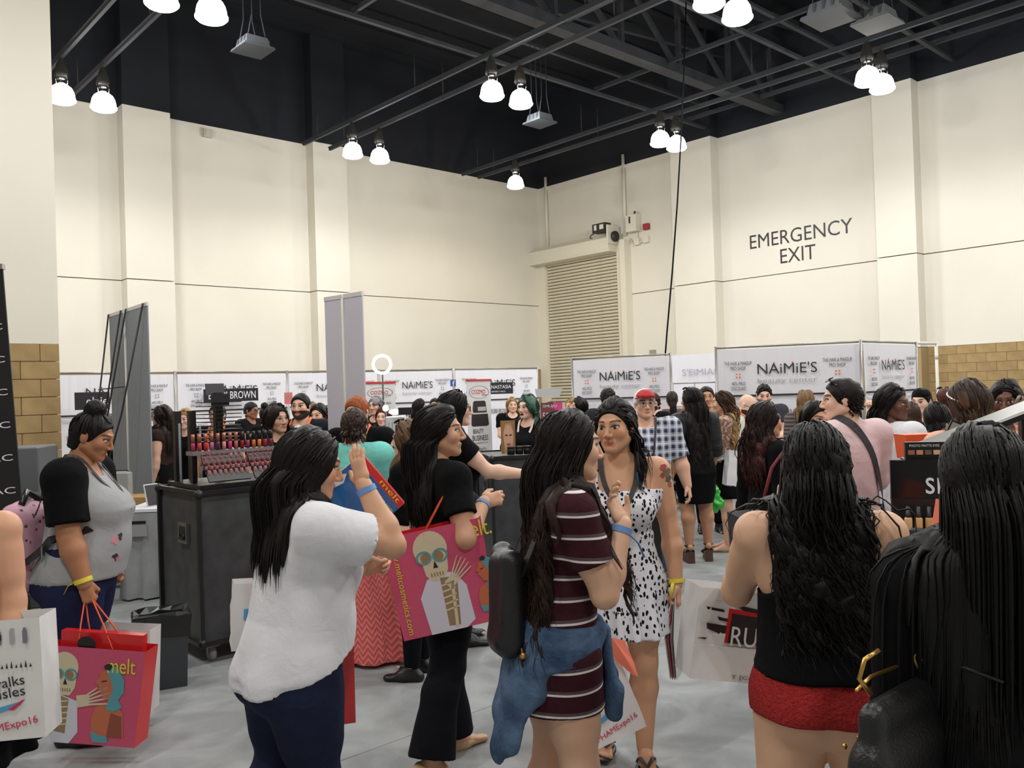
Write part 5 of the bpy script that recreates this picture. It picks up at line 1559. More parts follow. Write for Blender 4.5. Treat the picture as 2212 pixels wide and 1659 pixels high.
tbM = Matrix.Translation(tb.location) @ Matrix.Rotation(math.radians(4), 4, 'Z')
def onT(x, y, z=.76): return tbM @ Vector((x, y, z))
t = thing('water_bottle', 'small clear water bottle with blue label on the white table', 'bottle', onT(.42, .28))
MB().lathe([(.001, 0), (.032, 0), (.033, .03), (.033, .11), (.028, .135), (.013, .16), (.013, .172)], 16).build('bottle_body', M_('clear_pet', (200, 212, 222), .1, alpha=.45), t)
MB().lathe([(.0338, .035), (.0338, .085)], 16, caps=False).build('label_band', M_('blue_label', (70, 120, 190), .4), t)
MB().lathe([(.014, .172), (.014, .188), (.001, .189)], 12).build('cap', m_signwht, t)
t = thing('tablet', 'upright tablet with a dark screen on the white table', 'tablet', onT(.16, .12), math.radians(60))
MB().bbox((0, 0, 0), (.14, .012, .20), .003, M=Matrix.Rotation(-.25, 4, 'X')).build('tablet_body', M_('silver_tablet', (200, 202, 206), .3), t)
MB().box((.008, -.002, .01), (.132, .0, .19), M=Matrix.Rotation(-.25, 4, 'X')).build('screen', m_blackpl, t)
def plastic(label, pts_c, loc, mat, seed, name='plastic_bag'):
    prims = [Cone(a, b, r1, r2, .04) for a, b, r1, r2 in pts_c]
    V, Fq = sdf_mesh(prims, .014)
    rg = np.random.default_rng(seed); N = vnormals(V, Fq); d = np.zeros(len(V))
    for k in range(6): d += np.sin(V @ (rg.normal(size=3)*38)+rg.uniform(0, 6)+1.5*np.sin(V @ (rg.normal(size=3)*22)))
    me = np_mesh(name, V+N*(d*.0045)[:, None], Fq, mat, smooth=False)
    return tag(ob(name, me, None, None, loc), label, 'plastic bag')
m_film = M_('clear_film', (214, 216, 222), .25, alpha=.42, spec=.7)
plastic('crumpled clear plastic film rising from the white table to the case', [((0, 0, .05), (.25, .05, .06), .06, .08), ((.25, .05, .06), (.36, .06, .34), .08, .045), ((.36, .06, .34), (.38, .06, .44), .045, .03)], onT(.42, .42), m_film, 4)
g = tag(MB().box((0, 0, 0), (.28, .02, .1), M=Matrix.Rotation(-.3, 4, 'X')).box((0, .1, 0), (.28, .3, .12)).build('cardboard_box', m_card, None, onT(.2, .5), (0, 0, .5)), 'small open cardboard box at the back of the skirted table', 'box')
p = at(300, 1230, 5.2)
g = tag(MB().prism([(0, 0), (.18, 0), (.17, .13), (.01, .13)], 0, .003).build('table_note', M_('note_grey', (150, 150, 152), .6), None, (onT(.03, -.05).x, onT(.03, -.05).y, .54), (0, 0, math.radians(4))), 'grey note sheet pinned on the silver table skirt', 'note')
MB().box((.0, -.004, .105), (.17, .0, .13)).build('note_header', m_blackpl, g)
# bin
p = at(350, 1440, 4.98)
t = thing('waste_bin', 'dark grey waste bin with a black liner beside the road case', 'bin', (p.x, p.y, 0), math.radians(25))
def sq(w, d, z): return [(-w, -d, z), (w, -d, z), (w, d, z), (-w, d, z)]
MB().loft([sq(.13, .09, 0), sq(.145, .10, .4)]).build('bin_body', M_('bin_grey', (54, 58, 62), .5), t)
rg = np.random.default_rng(8)
rings = []
for z, o in ((.30, .008), (.34, .012), (.42, .012), (.44, .004)):
    rings.append([((x*(1+0*o)+np.sign(x)*o+rg.normal()*.004), (y+np.sign(y)*o+rg.normal()*.004), z+rg.normal()*.008) for x, y in [(-.145, -.1), (-.07, -.1), (0, -.1), (.07, -.1), (.145, -.1), (.145, 0), (.145, .1), (.07, .1), (0, .1), (-.07, .1), (-.145, .1), (-.145, 0)]])
rings.append([(x*.8, y*.8, .41+rg.normal()*.01) for x, y, z in rings[-1]]); rings.append([(x*.75, y*.75, .25) for x, y, z in rings[-1]])
MB().loft(rings, caps=False).build('bin_liner', M_('bin_liner', (18, 18, 20), .25, spec=.6), t)
for lab, px, py, Z, s_, rz in (('sealed brown cardboard box on the floor behind the melt bag', 100, 1320, 5.1, (.34, .28, .26), .3), ('brown cardboard box under the silver skirted table end', 300, 1075, 7.9, (.3, .3, .8), .1)):
    p = at(px, py, Z)
    b = tag(MB().bbox((-s_[0]/2, -s_[1]/2, 0), (s_[0]/2, s_[1]/2, s_[2]), .006).build('cardboard_box', m_card, None, (p.x, p.y, .14 if s_[2] < .3 else 0.0), (0, 0, rz)), lab, 'box')
    MB().box((-s_[0]/2-.001, -.025, .02), (s_[0]/2+.001, .025, s_[2]+.002)).build('packing_tape', M_('tape', (190, 160, 110), .3), b)
p = at(100, 1320, 5.1)
tag(MB().bbox((-.25, -.2, 0), (.25, .2, .138), .02).build('low_crate', m_blackpl, None, (p.x, p.y, 0), (0, 0, .3)), 'low black crate under the brown cardboard box', 'crate')
# grey seats and silver chair against the block wall
p = at(40, 1080, 6.4)
t = thing('padded_bench', 'dark grey padded bench by the block wall end', 'bench', (p.x, p.y, 0), .5)
MB().bbox((-.35, -.3, .3), (.35, .3, .48), .04).build('cushion', M_('grey_fabric', (74, 76, 80), .9), t); MB().bbox((-.35, .2, .48), (.35, .34, .98), .04).build('backrest', M_('grey_fabric', None), t)
for x, y in ((-.3, -.25), (.3, -.25), (-.3, .25), (.3, .25)): MB().cyl((x, y, 0), (x, y, .3), .02).build('leg', m_blackpl, t)
p = at(60, 960, 7.2)
tag(MB().bbox((-.35, -.25, 0), (.16, .25, 1.32), .01).build('grey_cabinet', M_('grey_cabinet', (92, 94, 98), .5), None, (p.x, p.y, 0), (0, 0, .2)), 'plain grey cabinet standing before the block wall', 'cabinet')
p = at(226, 1060, 7.8)
t = thing('draped_chair', 'chair draped in silvery grey cloth behind the grey raglan tee', 'chair', (p.x, p.y, 0), .2)
MB().bbox((-.2, -.2, .0), (.2, .2, .46), .03).build('seat', M_('silver_satin', None), t); MB().bbox((-.2, .14, .46), (.2, .22, 1.03), .03).build('backrest', M_('silver_satin', None), t)

# ---------------------------------------------------------------- smashbox style display at the right
p = at(1884, 1150, 3.35); q = at(2110, 1150, 3.25)
RA = math.atan2(q.y-p.y, q.x-p.x)
dt = thing('makeup_counter', 'black makeup counter behind the black tank top at the right', 'counter', (p.x-.12, p.y-.28, 0), RA)
MB().bbox((0, 0, .1), (1.5, .9, 1.0), .01).build('counter_body', m_caseedge, dt); MB().box((-.02, -.02, 1.0), (1.52, .92, 1.03)).build('counter_top', m_blackpl, dt)
MB().box((.02, .02, 0), (1.48, .88, .1)).build('plinth', m_blackpl, dt)
dM = Matrix.Translation(dt.location) @ Matrix.Rotation(RA, 4, 'Z')
def onR(x, y, z=1.03): return dM @ Vector((x, y, z))
t = thing('brand_header', 'black tester stand with large white letters sm at the right', 'display', onR(.12, .30), RA)
a = at(1884, 1007, 3.35)
MB().box((0, .04, .14), (.95, .065, .30)).build('header_board', M_('gloss_black', (10, 10, 16), .15, spec=.6), t)
text(t, 'smashbox', m_signwht, .335, .215, .42, .095, .036)
MB().box((0, 0, 0), (.95, .06, .012)).box((0, .03, 0), (.95, .06, .15)).build('tester_tray', m_blackpl, t)
fb_ = MB().lathe([(.001, 0), (.014, 0), (.0145, .01), (.0145, .065), (.012, .07)], 12).mesh('bottle')
fc_ = MB().lathe([(.009, .07), (.009, .085), (.0075, .087), (.0075, .112), (.001, .113)], 12).mesh('pump'); fc_.materials.append(M_('pump_grey', (50, 52, 56), .4))
FC = [(214, 176, 126), (206, 164, 110), (200, 154, 96), (190, 140, 88), (196, 148, 96), (208, 160, 100), (180, 130, 80), (160, 112, 70)]
FN = ['palest', 'second palest', 'warm beige', 'rosy beige', 'light tan', 'golden tan', 'deep tan', 'darkest']
for k in range(8):
    m2 = fb_.copy(); m2.materials.append(M_('foundation%d' % k, FC[k], .3, spec=.5))
    g = thing('foundation_bottle', '%s foundation bottle with black pump below the white letters' % FN[k], 'bottle', onR(.17+k*.037, .285, 1.043), group='foundation bottles in the tester tray')
    ob('bottle', m2, None, g); ob('pump', fc_, None, g)
for k in range(2):
    tag(MB().bbox((0, 0, 0), (.05, .03, .055), .006).build('tester_box', M_('tester_grey', (52, 52, 56), .5), None, onR(.16+k*.155, .19), (0, 0, RA)), '%s dark grey tester box in front of the foundation bottles' % ('left', 'right')[k], 'box', 'dark tester boxes')
t = thing('palette_box', 'eyeshadow palette box with pink and brown squares above the letters', 'palette', onR(.19, .42, 1.345), RA)
MB().box((0, 0, -.315), (.34, .12, -.02)).box((0, 0, -.02), (.34, .03, .05)).build('box', m_blackpl, t)
for k in range(7): MB().box((.01+k*.031, -.002, -.0), (.034+k*.031, 0, .018)).build('shade_square', M_('shade%d' % k, [(176, 106, 90), (222, 150, 120), (120, 96, 80), (230, 190, 150), (220, 140, 110), (90, 70, 66), (226, 130, 120)][k], .5), t)
MB().prism([(.20, .045), (.29, .045), (.27, .0)], -.002, 0).build('pink_print', M_('poster_pink2', (226, 110, 110), .5), t)
text(t, 'PHOTO MATTE EYES', m_signwht, .07, .036, .11, .010, -.003)
for k in range(2): MB().box((.275+k*.03, -.003, .002), (.295+k*.03, -.001, .04)).build('barcode', m_signwht, t)
t = thing('slanted_tray', 'slanted black tray with a white front edge behind the letters', 'tray', onR(.28, .50, 1.36), RA)
Mx = Matrix.Rotation(math.radians(-22), 4, 'Y')
MB().box((0, 0, -.03), (.5, .3, 0), M=Mx).box((.0, .25, -.36), (.04, .3, -.03)).box((.42, .25, -.36), (.46, .3, .12)).build('tray_body', m_blackpl, t); MB().box((0, -.006, -.008), (.5, .0, .003), M=Mx).build('tray_edge', m_signwht, t)
p = at(2008, 952, 4.6)
t = thing('orange_basket', 'orange tray tilted on the counter behind the slanted tray', 'tray', (p.x, p.y, p.z-.09), .1)
MB().loft([sq(.16, .05, -.0), sq(.17, .06, .13)]).build('tray_body', M_('orange_plastic', (222, 90, 40), .35), t); MB().prism([(-.14, .02), (.16, .10), (.16, .112), (-.14, .035)], -.062, -.055).build('black_band', m_blackpl, t)
MB().box((-.02, -.03, -1.4), (.02, .03, 0)).box((-.2, -.1, -1.42+.0), (.2, .1, -1.4)).build('stand', m_blackpl, t)
t.location.z = p.z-.09
for c in t.children:
    if c.name.startswith('stand'): c.scale = (1, 1, (p.z-.09)/1.42)
p = at(2052, 928, 3.9)
t = thing('table_mirror', 'small square mirror standing at the counter back', 'mirror', (p.x-.06, p.y, p.z-.09), -.2)
MB().box((0, 0, 0), (.12, .01, .15), M=Matrix.Rotation(.45, 4, 'Y')).build('frame', m_blackpl, t); MB().box((.006, -.003, .006), (.114, .0, .144), M=Matrix.Rotation(.45, 4, 'Y')).build('mirror_glass', M_('mirror_glass', (170, 176, 172), .1, metal=.6), t)
MB().cyl((.05, .01, -.31), (.05, .01, .02), .008).build('stem', m_blackpl, t)
tag(MB().box((0, 0, 0), (.30, .2, .002)).build('price_sheet', m_paper, None, onR(.22, .0, 1.031), (0, 0, RA+.1)), 'white printed sheet lying in front of the foundation bottles', 'paper')
t = tag(MB().prism([(-.06, 0), (.05, 0), (.06, .17), (-.02, .19)], 0, .002).build('coral_flyer', m_coral, None, onR(.24, -.02, 1.035), (-.2, 0, RA)), 'coral flyer leaning on the counter beside the bare shoulder', 'flyer')

# ================================================================ PEOPLE
def XY(px, py, Z):
    p = at(px, py, Z); return (p.x, p.y)
BLK = cloth('black_cotton', (11, 11, 13)); BLK2 = cloth('black_knit', (12, 12, 14), rough=.9)
WHT = cloth('white_cotton', (226, 226, 232), bump=.5, bs=9); NAVY = cloth('navy_denim', (30, 36, 58), bump=.35, bs=22, var=.25, vs=8)
BLKP = cloth('black_trouser', (14, 16, 22)); JEAN = cloth('mid_denim', (62, 84, 116), var=.2, vs=8, bump=.4)
GREYT = cloth('heather_grey', (158, 160, 162), bump=.4, bs=9, var=.05); NAVYS = cloth('navy_jersey', (32, 36, 68))
SHOEB = M_('black_shoe', (20, 20, 22), .4); BEIGE = M_('beige_leather', (186, 156, 124), .5); CORKW = M_('brown_wedge', (78, 50, 40), .5)
LANY_O = M_('orange_lanyard', (240, 110, 50), .6); LANY_K = M_('black_lanyard', (34, 28, 28), .6); LANY_W = M_('pale_lanyard', (230, 200, 196), .6)
YEL = M_('yellow_wristband', (222, 204, 66), .5); BLUE = M_('blue_wristband', (104, 146, 206), .5)
GOLD = M_('gold_metal', (190, 150, 80), .3, metal=.9); SUNG = M_('sunglass_lens', (18, 16, 16), .12, spec=.8)

# ---- 1: grey and black raglan tee, pink backpack
p1 = Person('person in grey black-sleeved tee and navy shorts, head bowed, carrying a pink backpack', XY(168, 1100, 4.25), 84, H=1.60, fat=.85, lean=(4, 0), skin=(172, 120, 88), res=.0095, head=(0, 22, 0), bust=1.1,
    arms={'R': ((.16, .12, -1), (.05, .30, -1), 'fist', (-.2, 1, -.2)), 'L': ((-.16, .1, -1), (0, .2, -1), 'fist', (.2, 1, 0))}, legs={'R': ((.03, .05, -1), (0, -.1, -1), 6), 'L': ((-.03, -.1, -1), (0, -.2, -1), 6)})
p1.body(); p1.top(GREYT, hem=.495, sleeve=0, inf=.014, hang=.35, neck=.062)
P = p1.shoulder(.022)+p1.arm_prims(.024, .80, flat=True, sides='RL', flare=.012)
p1.cloth('sleeve', BLK, [q for q in P], [p1.neckcut(.07)], label='black raglan sleeves')
p1.pants(NAVYS, upto=1.0, cutz=.33, inf=.012, flare=.02, name='shorts'); p1.shoe(SHOEB, 'sneaker')
p1.hair('bun', 'black', vol=1.05, pony=(0, -.035, .128)); p1.band('R', YEL, f=.92, tail=(0, -1, -.2)); p1.lanyard(LANY_K, length=.3, off=.02)
# ---- 3: white tee, raised hand
p3 = Person('person in white tee and dark jeans, hand raised to the forehead', XY(618, 1050, 2.78), 52, H=1.525, fat=.42, armf=.9, lean=(6, 0), skin=(214, 166, 134), res=.0085, head=(18, 14, 0),
    arms={'R': ((.10, .90, -.30), (-.30, -.30, .92), 'open', (-.75, -.25, -.35), (-.42, .0, .9)), 'L': ((-.1, .35, -1), (.35, .9, .15), 'hook', (.3, .3, 1))}, legs={'R': ((.06, .08, -1), (.0, -.12, -1), 5), 'L': ((-.05, -.02, -1), (0, -.55, -1), (5, 30))})
p3.body(); p3.top(WHT, hem=.505, sleeve=.62, inf=.017, hang=.55, flare=.012, sflare=.018, hemslope=.30, wr=.007, ws=13, neck=.058); p3.pants(NAVY, inf=.010, waist=.58)
p3.hair('long', (24, 19, 18), .345, n=520, wid=.012, back=.7, vol=1.1, seed=3); p3.band('R', BLUE, w=.009, f=.9)
# ---- 4: black tee with the shoulder bag
p4 = Person('person in black tee with shiny pink print bag on the shoulder, face in profile', XY(950, 1000, 3.86), 58, H=1.57, skin=(204, 158, 130), res=.0085, head=(32, 0, 0), fat=.12,
    arms={'R': ((.42, -.05, -.9), (-.45, .65, .55), 'relax', (-.3, .3, .9), (.0, .8, .1)), 'L': ((-.12, .0, -1), (0, .12, -1), 'relax', (.2, 1, 0))},
    legs={'R': ((.10, -.14, -1), (.16, -.34, -1), (4, 20)), 'L': ((.03, .14, -1), (.02, .02, -1), 6)})
p4.body(); p4.top(BLK, hem=.49, sleeve=.62, inf=.012, hang=.25, neck=.055); p4.pants(BLKP, inf=.008, flare=.05, upto=1.99, kneeinf=.016); p4.shoe(BEIGE, 'flat')
p4.hair('long', (24, 20, 19), .43, n=520, wid=.012, back=1.3, vol=1.2, seed=4, wave=.005); p4.band('R', BLUE, w=.008, f=.9)
# ---- 5: striped dress
def stripes(t, base):
    z = t.sep(t.obj())
    w = t.noise(3.0, 2)
    zz = t.math('ADD', z[2], t.math('MULTIPLY', w, .02))
    m = t.math('FRACT', t.math('MULTIPLY', zz, 14.5))
    a = t.math('MULTIPLY', t.math('GREATER_THAN', m, .44), t.math('LESS_THAN', m, .54))
    g = t.math('MULTIPLY', t.math('GREATER_THAN', m, .54), t.math('LESS_THAN', m, .68))
    c = t.mix(g, lin((58, 26, 34)), lin((88, 74, 78)))
    t.l(t.mix(a, c, lin((222, 216, 216))), t.bsdf.inputs['Base Color'])
STRIPE = cloth('striped_maroon_jersey', (58, 26, 34), fn=stripes, bump=.3)
p5 = Person('person in maroon striped dress with denim jacket tied at the waist', XY(1196, 1050, 2.8), 80, lean=(5, 0), H=1.555, skin=(222, 178, 150), res=.0085, head=(-4, 4, 0), fat=.1,
    arms={'R': ((.10, .33, -1), (-.22, .34, .86), 'relax', (-.6, .6, .2), (-.25, -.35, .90)), 'L': ((-.1, .1, -1), (.15, .3, -1), 'relax', (.3, 1, 0))}, legs={'R': ((.03, .10, -1), (0, -.06, -1), 6), 'L': ((-.03, -.04, -1), (0, -.12, -1), 6)})
p5.body(); p5.top(STRIPE, hem=.40, sleeve=.62, inf=.012, hang=.15, neck=.056, name='dress', cuts=(), extra=[Tor(np.linspace(.38, .56, 8)*1.545, np.array([.118, .116, .113, .111, .108, .105, .1, .09])*1.545, np.array([.105, .102, .1, .097, .094, .088, .08, .07])*1.545, np.zeros(8)-.012, p5, .03)])
p5.hair('long', (30, 21, 19), .68, n=560, wid=.012, back=.5, vol=1.1, seed=5, wave=.014, wl=.15, tipc=(52, 34, 28)); p5.band('R', BLUE, w=.010, f=.9, tail=(.1, 1, -.6))
# ---- 6: dalmatian print dress
def spots(t, base):
    v = t.n('ShaderNodeTexVoronoi'); v.feature = 'F1'; v.inputs['Scale'].default_value = 46; v.inputs['Randomness'].default_value = .85
    o = t.scale(t.obj(), (1.25, 1.0, .78)); nz = t.n('ShaderNodeTexNoise'); nz.inputs['Scale'].default_value = 30
    t.l(o, nz.inputs['Vector'])
    mx = t.n('ShaderNodeVectorMath', operation='MULTIPLY_ADD'); t.l(nz.outputs['Color'], mx.inputs[0]); mx.inputs[1].default_value = (.016, .016, .016); t.l(o, mx.inputs[2])
    t.l(mx.outputs[0], v.inputs['Vector'])
    t.l(t.mix(t.math('LESS_THAN', v.outputs['Distance'], .36), lin((218, 218, 226)), lin((24, 24, 30))), t.bsdf.inputs['Base Color'])
DALM = cloth('dalmatian_print', (220, 220, 226), fn=spots, bump=.3)
p6 = Person('person in white and black dalmatian print dress with a shoulder tattoo', XY(1337, 1050, 3.75), 184, H=1.57, skin=(208, 158, 126), res=.0088, head=(24, 2, 2), browc=(30, 22, 20),
    arms={'L': ((-.20, .0, -1), (-.06, .16, -1), 'fist', (.1, 1, -.2)), 'R': ((.16, .06, -1), (.0, .55, -.8), 'fist', (-.3, 1, 0))}, legs={'L': ((-.0, .06, -1), (0.02, -.02, -1), 4), 'R': ((.03, -.12, -1), (0, -.3, -1), 4)})
p6.body()
def dcut(X, Y, Z):
    x, y, z = p6.unbend(X, Y, Z); zb = .762*p6.H
    return np.where(z < zb, -1.0+0*x+0*y, np.abs(np.abs(x)-.062*p6.H)-.008+0*y+0*z)
p6.top(DALM, hem=.60, sleeve=0, inf=.010, hang=.0, neck=0, cuts=[dcut], name='dress_bodice', wr=.002)
p6.skirt(DALM, .365, waist=.64, ha=.145, hb=.13, nf=11, fa=.016, name='dress_skirt')
p6.hair('long', (26, 20, 19), .33, n=420, wid=.011, back=1.5, vol=1.05, seed=6, part=-.4, wave=.01)
p6.lanyard(LANY_K, badge=None, length=.48, w=.011, off=.014); p6.band('L', YEL, w=.009, f=.93, tail=(.4, 1, 0))
p6.ribbon('bra_strap', M_('blue_strap', (40, 92, 130), .6), [p6.bend((sx, y, z)) for sx, y, z in ((-.085, .09, 1.215), (-.075, .06, 1.28), (-.07, 0, 1.345), (-.075, -.06, 1.28))], .006, .006)
for sp, cc, rr_ in (((-.195, .045, 1.29), (150, 60, 66), .016), ((-.205, .03, 1.265), (120, 110, 84), .02), ((-.21, .02, 1.235), (96, 90, 76), .017), ((-.19, .05, 1.255), (168, 74, 66), .012), ((-.212, .015, 1.21), (150, 80, 60), .012)):
    q = np.array([sp]); d = sdf_pts(p6.coll, q); G = np.array([(sdf_pts(p6.coll, q+np.eye(3)[k]*2e-3)-d)[0] for k in range(3)]); G /= np.linalg.norm(G); c = sp-G*(d[0]-.0006)
    a1 = unit(np.cross(G, (0, 0, 1))); a2 = np.cross(G, a1)
    mb = MB(); mb.add([Vector(c+a1*rr_*math.cos(k*.524)*(1+.25*math.sin(k*2.1))+a2*rr_*math.sin(k*.524)*(1+.25*math.cos(k*1.7))+np.array([0, 0, p6.zoff])+G*.0015) for k in range(12)], [tuple(range(12))])
    mb.build('tattoo', M_('tattoo%d%d' % cc[:2], cc, .6), p6.root)
p6.shoe(SHOEB, 'flip', name='flip_flop')
for sd in 'RL':
    h_, kn, an, fy = p6.leg[sd]
    for sx in (-1, 1):
        MB().tube([Vector(an+np.array([sx*.036, .03, -.05+p6.zoff])), Vector(an+np.array([sx*.03, .075, -.012+p6.zoff])), Vector(an+np.array([0, .135, -.028+p6.zoff]))], [.010, .011, .006], 6, flat=((0, .5, 1), .3)).build('sandal_strap', M_('strap_grey', (66, 66, 70), .6), p6.root)
# ---- 7: black tank top and red shorts
p7 = Person('person in black strappy-back tank and red lace shorts, seen from behind', XY(1764, 1050, 2.40), 12, H=1.50, fat=.32, skin=(218, 174, 144), res=.008, head=(6, 6, 0),
    arms={'L': ((-.22, .60, -.78), (.15, .9, .1), 'fist', (.4, .2, 1)), 'R': ((.30, .25, -1), (-.3, .9, -.2), 'relax', (-.4, .2, 1))}, legs={'R': ((.09, .02, -1), (0, -.05, -1), 6), 'L': ((-.09, 0, -1), (0, -.05, -1), 6)})
p7.body()
def tcut(X, Y, Z):
    x, y, z = p7.unbend(X, Y, Z); H = p7.H; x = x+0*y+0*z; z = z+0*x; y = y+0*x
    zt = .775*H-.0*x
    strap = np.abs(np.abs(x)-.072*H)-.026
    g = np.where(z < zt, -1.0, strap)
    arm = .044*H-np.sqrt((np.abs(x)-.112*H)**2*1.0+((z-.765*H)*.62)**2)     # deep armholes
    g = np.maximum(g, arm)
    bk = y < 0
    hole = .034*H-np.sqrt((np.abs(x)-.018*H)**2*1.5+((z-.745*H)*.8)**2)
    hole2 = .040*H-np.sqrt((x-.0*H)**2*.8+((z-.672*H)*1.35)**2)
    return np.maximum(g, np.where(bk, np.maximum(hole, hole2), -1))
p7.top(BLK2, hem=.553, sleeve=0, inf=.014, hang=.75, neck=.06, cuts=[tcut], name='tank_top', flare=.012, hemslope=.25, wr=.005)
p7.pants(cloth('red_lace', (156, 44, 44), var=.2, vs=90, bump=.6, bs=120), upto=.5, inf=.012, flare=.012, waist=.60, name='shorts', cutz=.478)
p7.hair('long', (19, 16, 16), .50, n=620, wid=.012, back=.5, vol=1.15, seed=7, wave=.022, wl=.13)
# ---- 8: black top, straight black hair
p8 = Person('person all in black at the right edge, back turned, wearing a handbag', XY(2132, 1050, 1.85), 14, H=1.51, shdrop=.028, fat=.2, armf=.9, skin=(204, 158, 128), res=.008, head=(-2, 5, 0),
    arms={'L': ((-.10, .05, -1), (.35, .9, -.2), 'relax', (.4, .2, 1)), 'R': ((.30, .0, -1), (-.1, .9, -.3), 'relax', (-.3, .2, 1))})
p8.body(); p8.top(BLK2, hem=.40, sleeve=1.9, inf=.018, hang=.6, neck=.05, flare=.02); p8.pants(BLK, inf=.010)
p8.hair('long', (16, 15, 16), .60, n=640, wid=.012, back=.6, vol=1.05, seed=8)
# ---- 2: at the left edge
p2 = Person('partly visible person at the left edge in a black frilled skirt', XY(-112, 1200, 2.95), 168, H=1.50, fat=.2, bust=.4, skin=(210, 158, 128), res=.0095,
    arms={'L': ((-.14, .06, -1), (.0, .22, -1), 'fist', (.2, 1, 0))})
p2.body(); p2.top(cloth('cream_blouse', (224, 204, 186)), hem=.56, sleeve=0, inf=.010, hang=.3, neck=0, cuts=[p2.zcut(.765*1.5, 0, False)])
p2.skirt(BLK, .29, waist=.6, ha=.17, hb=.165, nf=15, fa=.018); p2.hair('bun', 'brown')

# ================================================================ people further back
def q(label, px, ptop, Z, heading, top=BLK, bottom=BLKP, hair=('long', 'dark', .45), male=False, skin='light', sleeve=.55, head=(0, 0, 0), arms=None, res=None, hem=.48, skirt=None, lany=None, H=None, dH=-.035, **kw):
    zt = at(px, ptop, Z).z
    H = H or zt/1.003+dH
    res = res or (.012 if Z < 6.5 else .0165)
    hk = dict(kw.pop('hk', {}))
    P = Person(label, XY(px, ptop+30, Z), heading, H=H, male=male, skin=skin, res=res, head=head, arms=arms, **kw)
    P.body()
    P.top(top, hem=hem, sleeve=sleeve, inf=.014, hang=.4, wr=.004)
    if skirt: P.skirt(skirt[0], skirt[1], ha=skirt[2], hb=skirt[2]*.92, nf=skirt[3], fa=skirt[4])
    else: P.pants(bottom); P.shoe(SHOEB, 'sneaker')
    if hair:
        st, c, L = hair
        k = dict(n=180 if Z < 7 else 90, wid=.016 if Z < 7 else .020, seed=int(px), back=.7)
        if st == 'short': k = dict(n=170 if Z < 7 else 80, wid=.017 if Z < 7 else .022, seed=int(px), vol=.35, capoff=.010)
        k.update(hk); P.hair(st, c, L, **k)
    if lany: P.lanyard(lany, length=.5, w=.011)
    return P
UP = ((.12, .45, -1), (-.1, .8, .75), 'relax', (-.4, .2, .8))
def both(a): 
    (u, f, ps, th) = a
    return {'R': a, 'L': ((-u[0], u[1], u[2]), (-f[0], f[1], f[2]), ps, (-th[0], th[1], th[2]))}
LOW = both(((.12, .25, -1), (-.35, .9, -.1), 'pinch', (-.4, .2, 1)))
def hvcut(*a): pass
# around the leather jacket
lj = cloth('black_leather_jacket', (30, 31, 34), rough=.55, bump=.5, bs=16, spec=.4)
p9 = q('person in short black jacket and tight black skirt with wedge heels, back turned', 1496, 836, 8.0, 345, lj, None, ('long', (26, 20, 19), .60), skin='olive', sleeve=1.92, hem=.575, head=(-35, 0, 0), skirt=(BLK, .30, .098, 0, 0), res=.011, fat=.3, hk=dict(n=300, wid=.014, back=.5, wave=.008), dH=-.125, hip_drop=.09,
    legs={'R': ((.05, .03, -1), (.02, -.04, -1), (20, 32)), 'L': ((-.03, 0, -1), (0, -.04, -1), (-10, 32))}, arms={'R': ((.22, .02, -1), (.02, .45, -.9), 'fist', (-.2, 1, 0))})
p9.glasses(SUNG, True, 'sunglasses', SUNG)
for sd in 'RL':
    h_, kn, an, fy = p9.leg[sd]; yaw = fy[0]*(1 if sd == 'R' else -1)
    M = Matrix.Translation(Vector(an+np.array([0, 0, p9.zoff]))) @ Matrix.Rotation(math.radians(-yaw), 4, 'Z')
    zf = -(an[2]+p9.zoff)
    w = MB().prism([(-.065, zf), (.15, zf), (.165, zf+.022), (.08, zf+.035), (-.01, zf+.09), (-.06, zf+.11)], -.034, .034, M=M @ Matrix.Rotation(math.pi/2, 4, 'Z')).build('wedge_sole', CORKW, p9.root)
    MB().tube([M @ Vector(v) for v in ((-.036, .10, zf+.05), (0, .11, zf+.085), (.036, .10, zf+.05))], .03, 8, flat=((0, 1, 0), 1.2)).tube([M @ Vector((.038*math.cos(a), -.005+.042*math.sin(a), -.005)) for a in np.linspace(0, 6.28, 12)], .009, 6).tube([M @ Vector(v) for v in ((-.036, -.02, zf+.10), (0, -.06, -.01), (.036, -.02, zf+.10))], .012, 6).build('shoe_upper', SHOEB, p9.root)
flo = cloth('floral_blouse', (150, 118, 104), fn=lambda t, b: t.l(t.mix(t.ramp(t.noise(38, 2), [(.5, 0.), (.56, 1.)]), lin((132, 100, 88)), lin((196, 168, 150))), t.bsdf.inputs['Base Color']))
p10 = q('person in a floral blouse and black skirt facing left beside the green bag', 1561, 843, 8.5, 285, flo, None, ('long', 'brown', .50), skin='light', sleeve=1.5, hem=.56, skirt=(BLK, .33, .10, 0, 0), res=.0125, arms={'L': ((-.12, .2, -1), (.1, .7, -.4), 'fist', (.3, 1, 0)), 'R': ((.12, .2, -1), (-.1, .7, -.4), 'fist', (-.3, 1, 0))}, hk=dict(n=260, wid=.013, wave=.02, wl=.14, tipc=(186, 148, 96), vol=1.2))
p10.shoe(BEIGE, 'flat')
def plaid(t, base):
    o = t.sep(t.obj())
    def lines(c, f, lo, hi):
        m = t.math('FRACT', t.math('MULTIPLY', c, f)); return t.math('MULTIPLY', t.math('GREATER_THAN', m, lo), t.math('LESS_THAN', m, hi))
    a = t.math('ADD', lines(o[0], 17, .0, .42), lines(o[2], 15, .0, .42)); b = t.math('ADD', lines(o[0], 17, .62, .74), lines(o[2], 15, .62, .74))
    c = t.mix(t.math('MULTIPLY', a, .5), lin((178, 182, 196)), lin((48, 54, 80)))
    t.l(t.mix(t.math('MINIMUM', b, 1.0), c, lin((214, 214, 222))), t.bsdf.inputs['Base Color'])
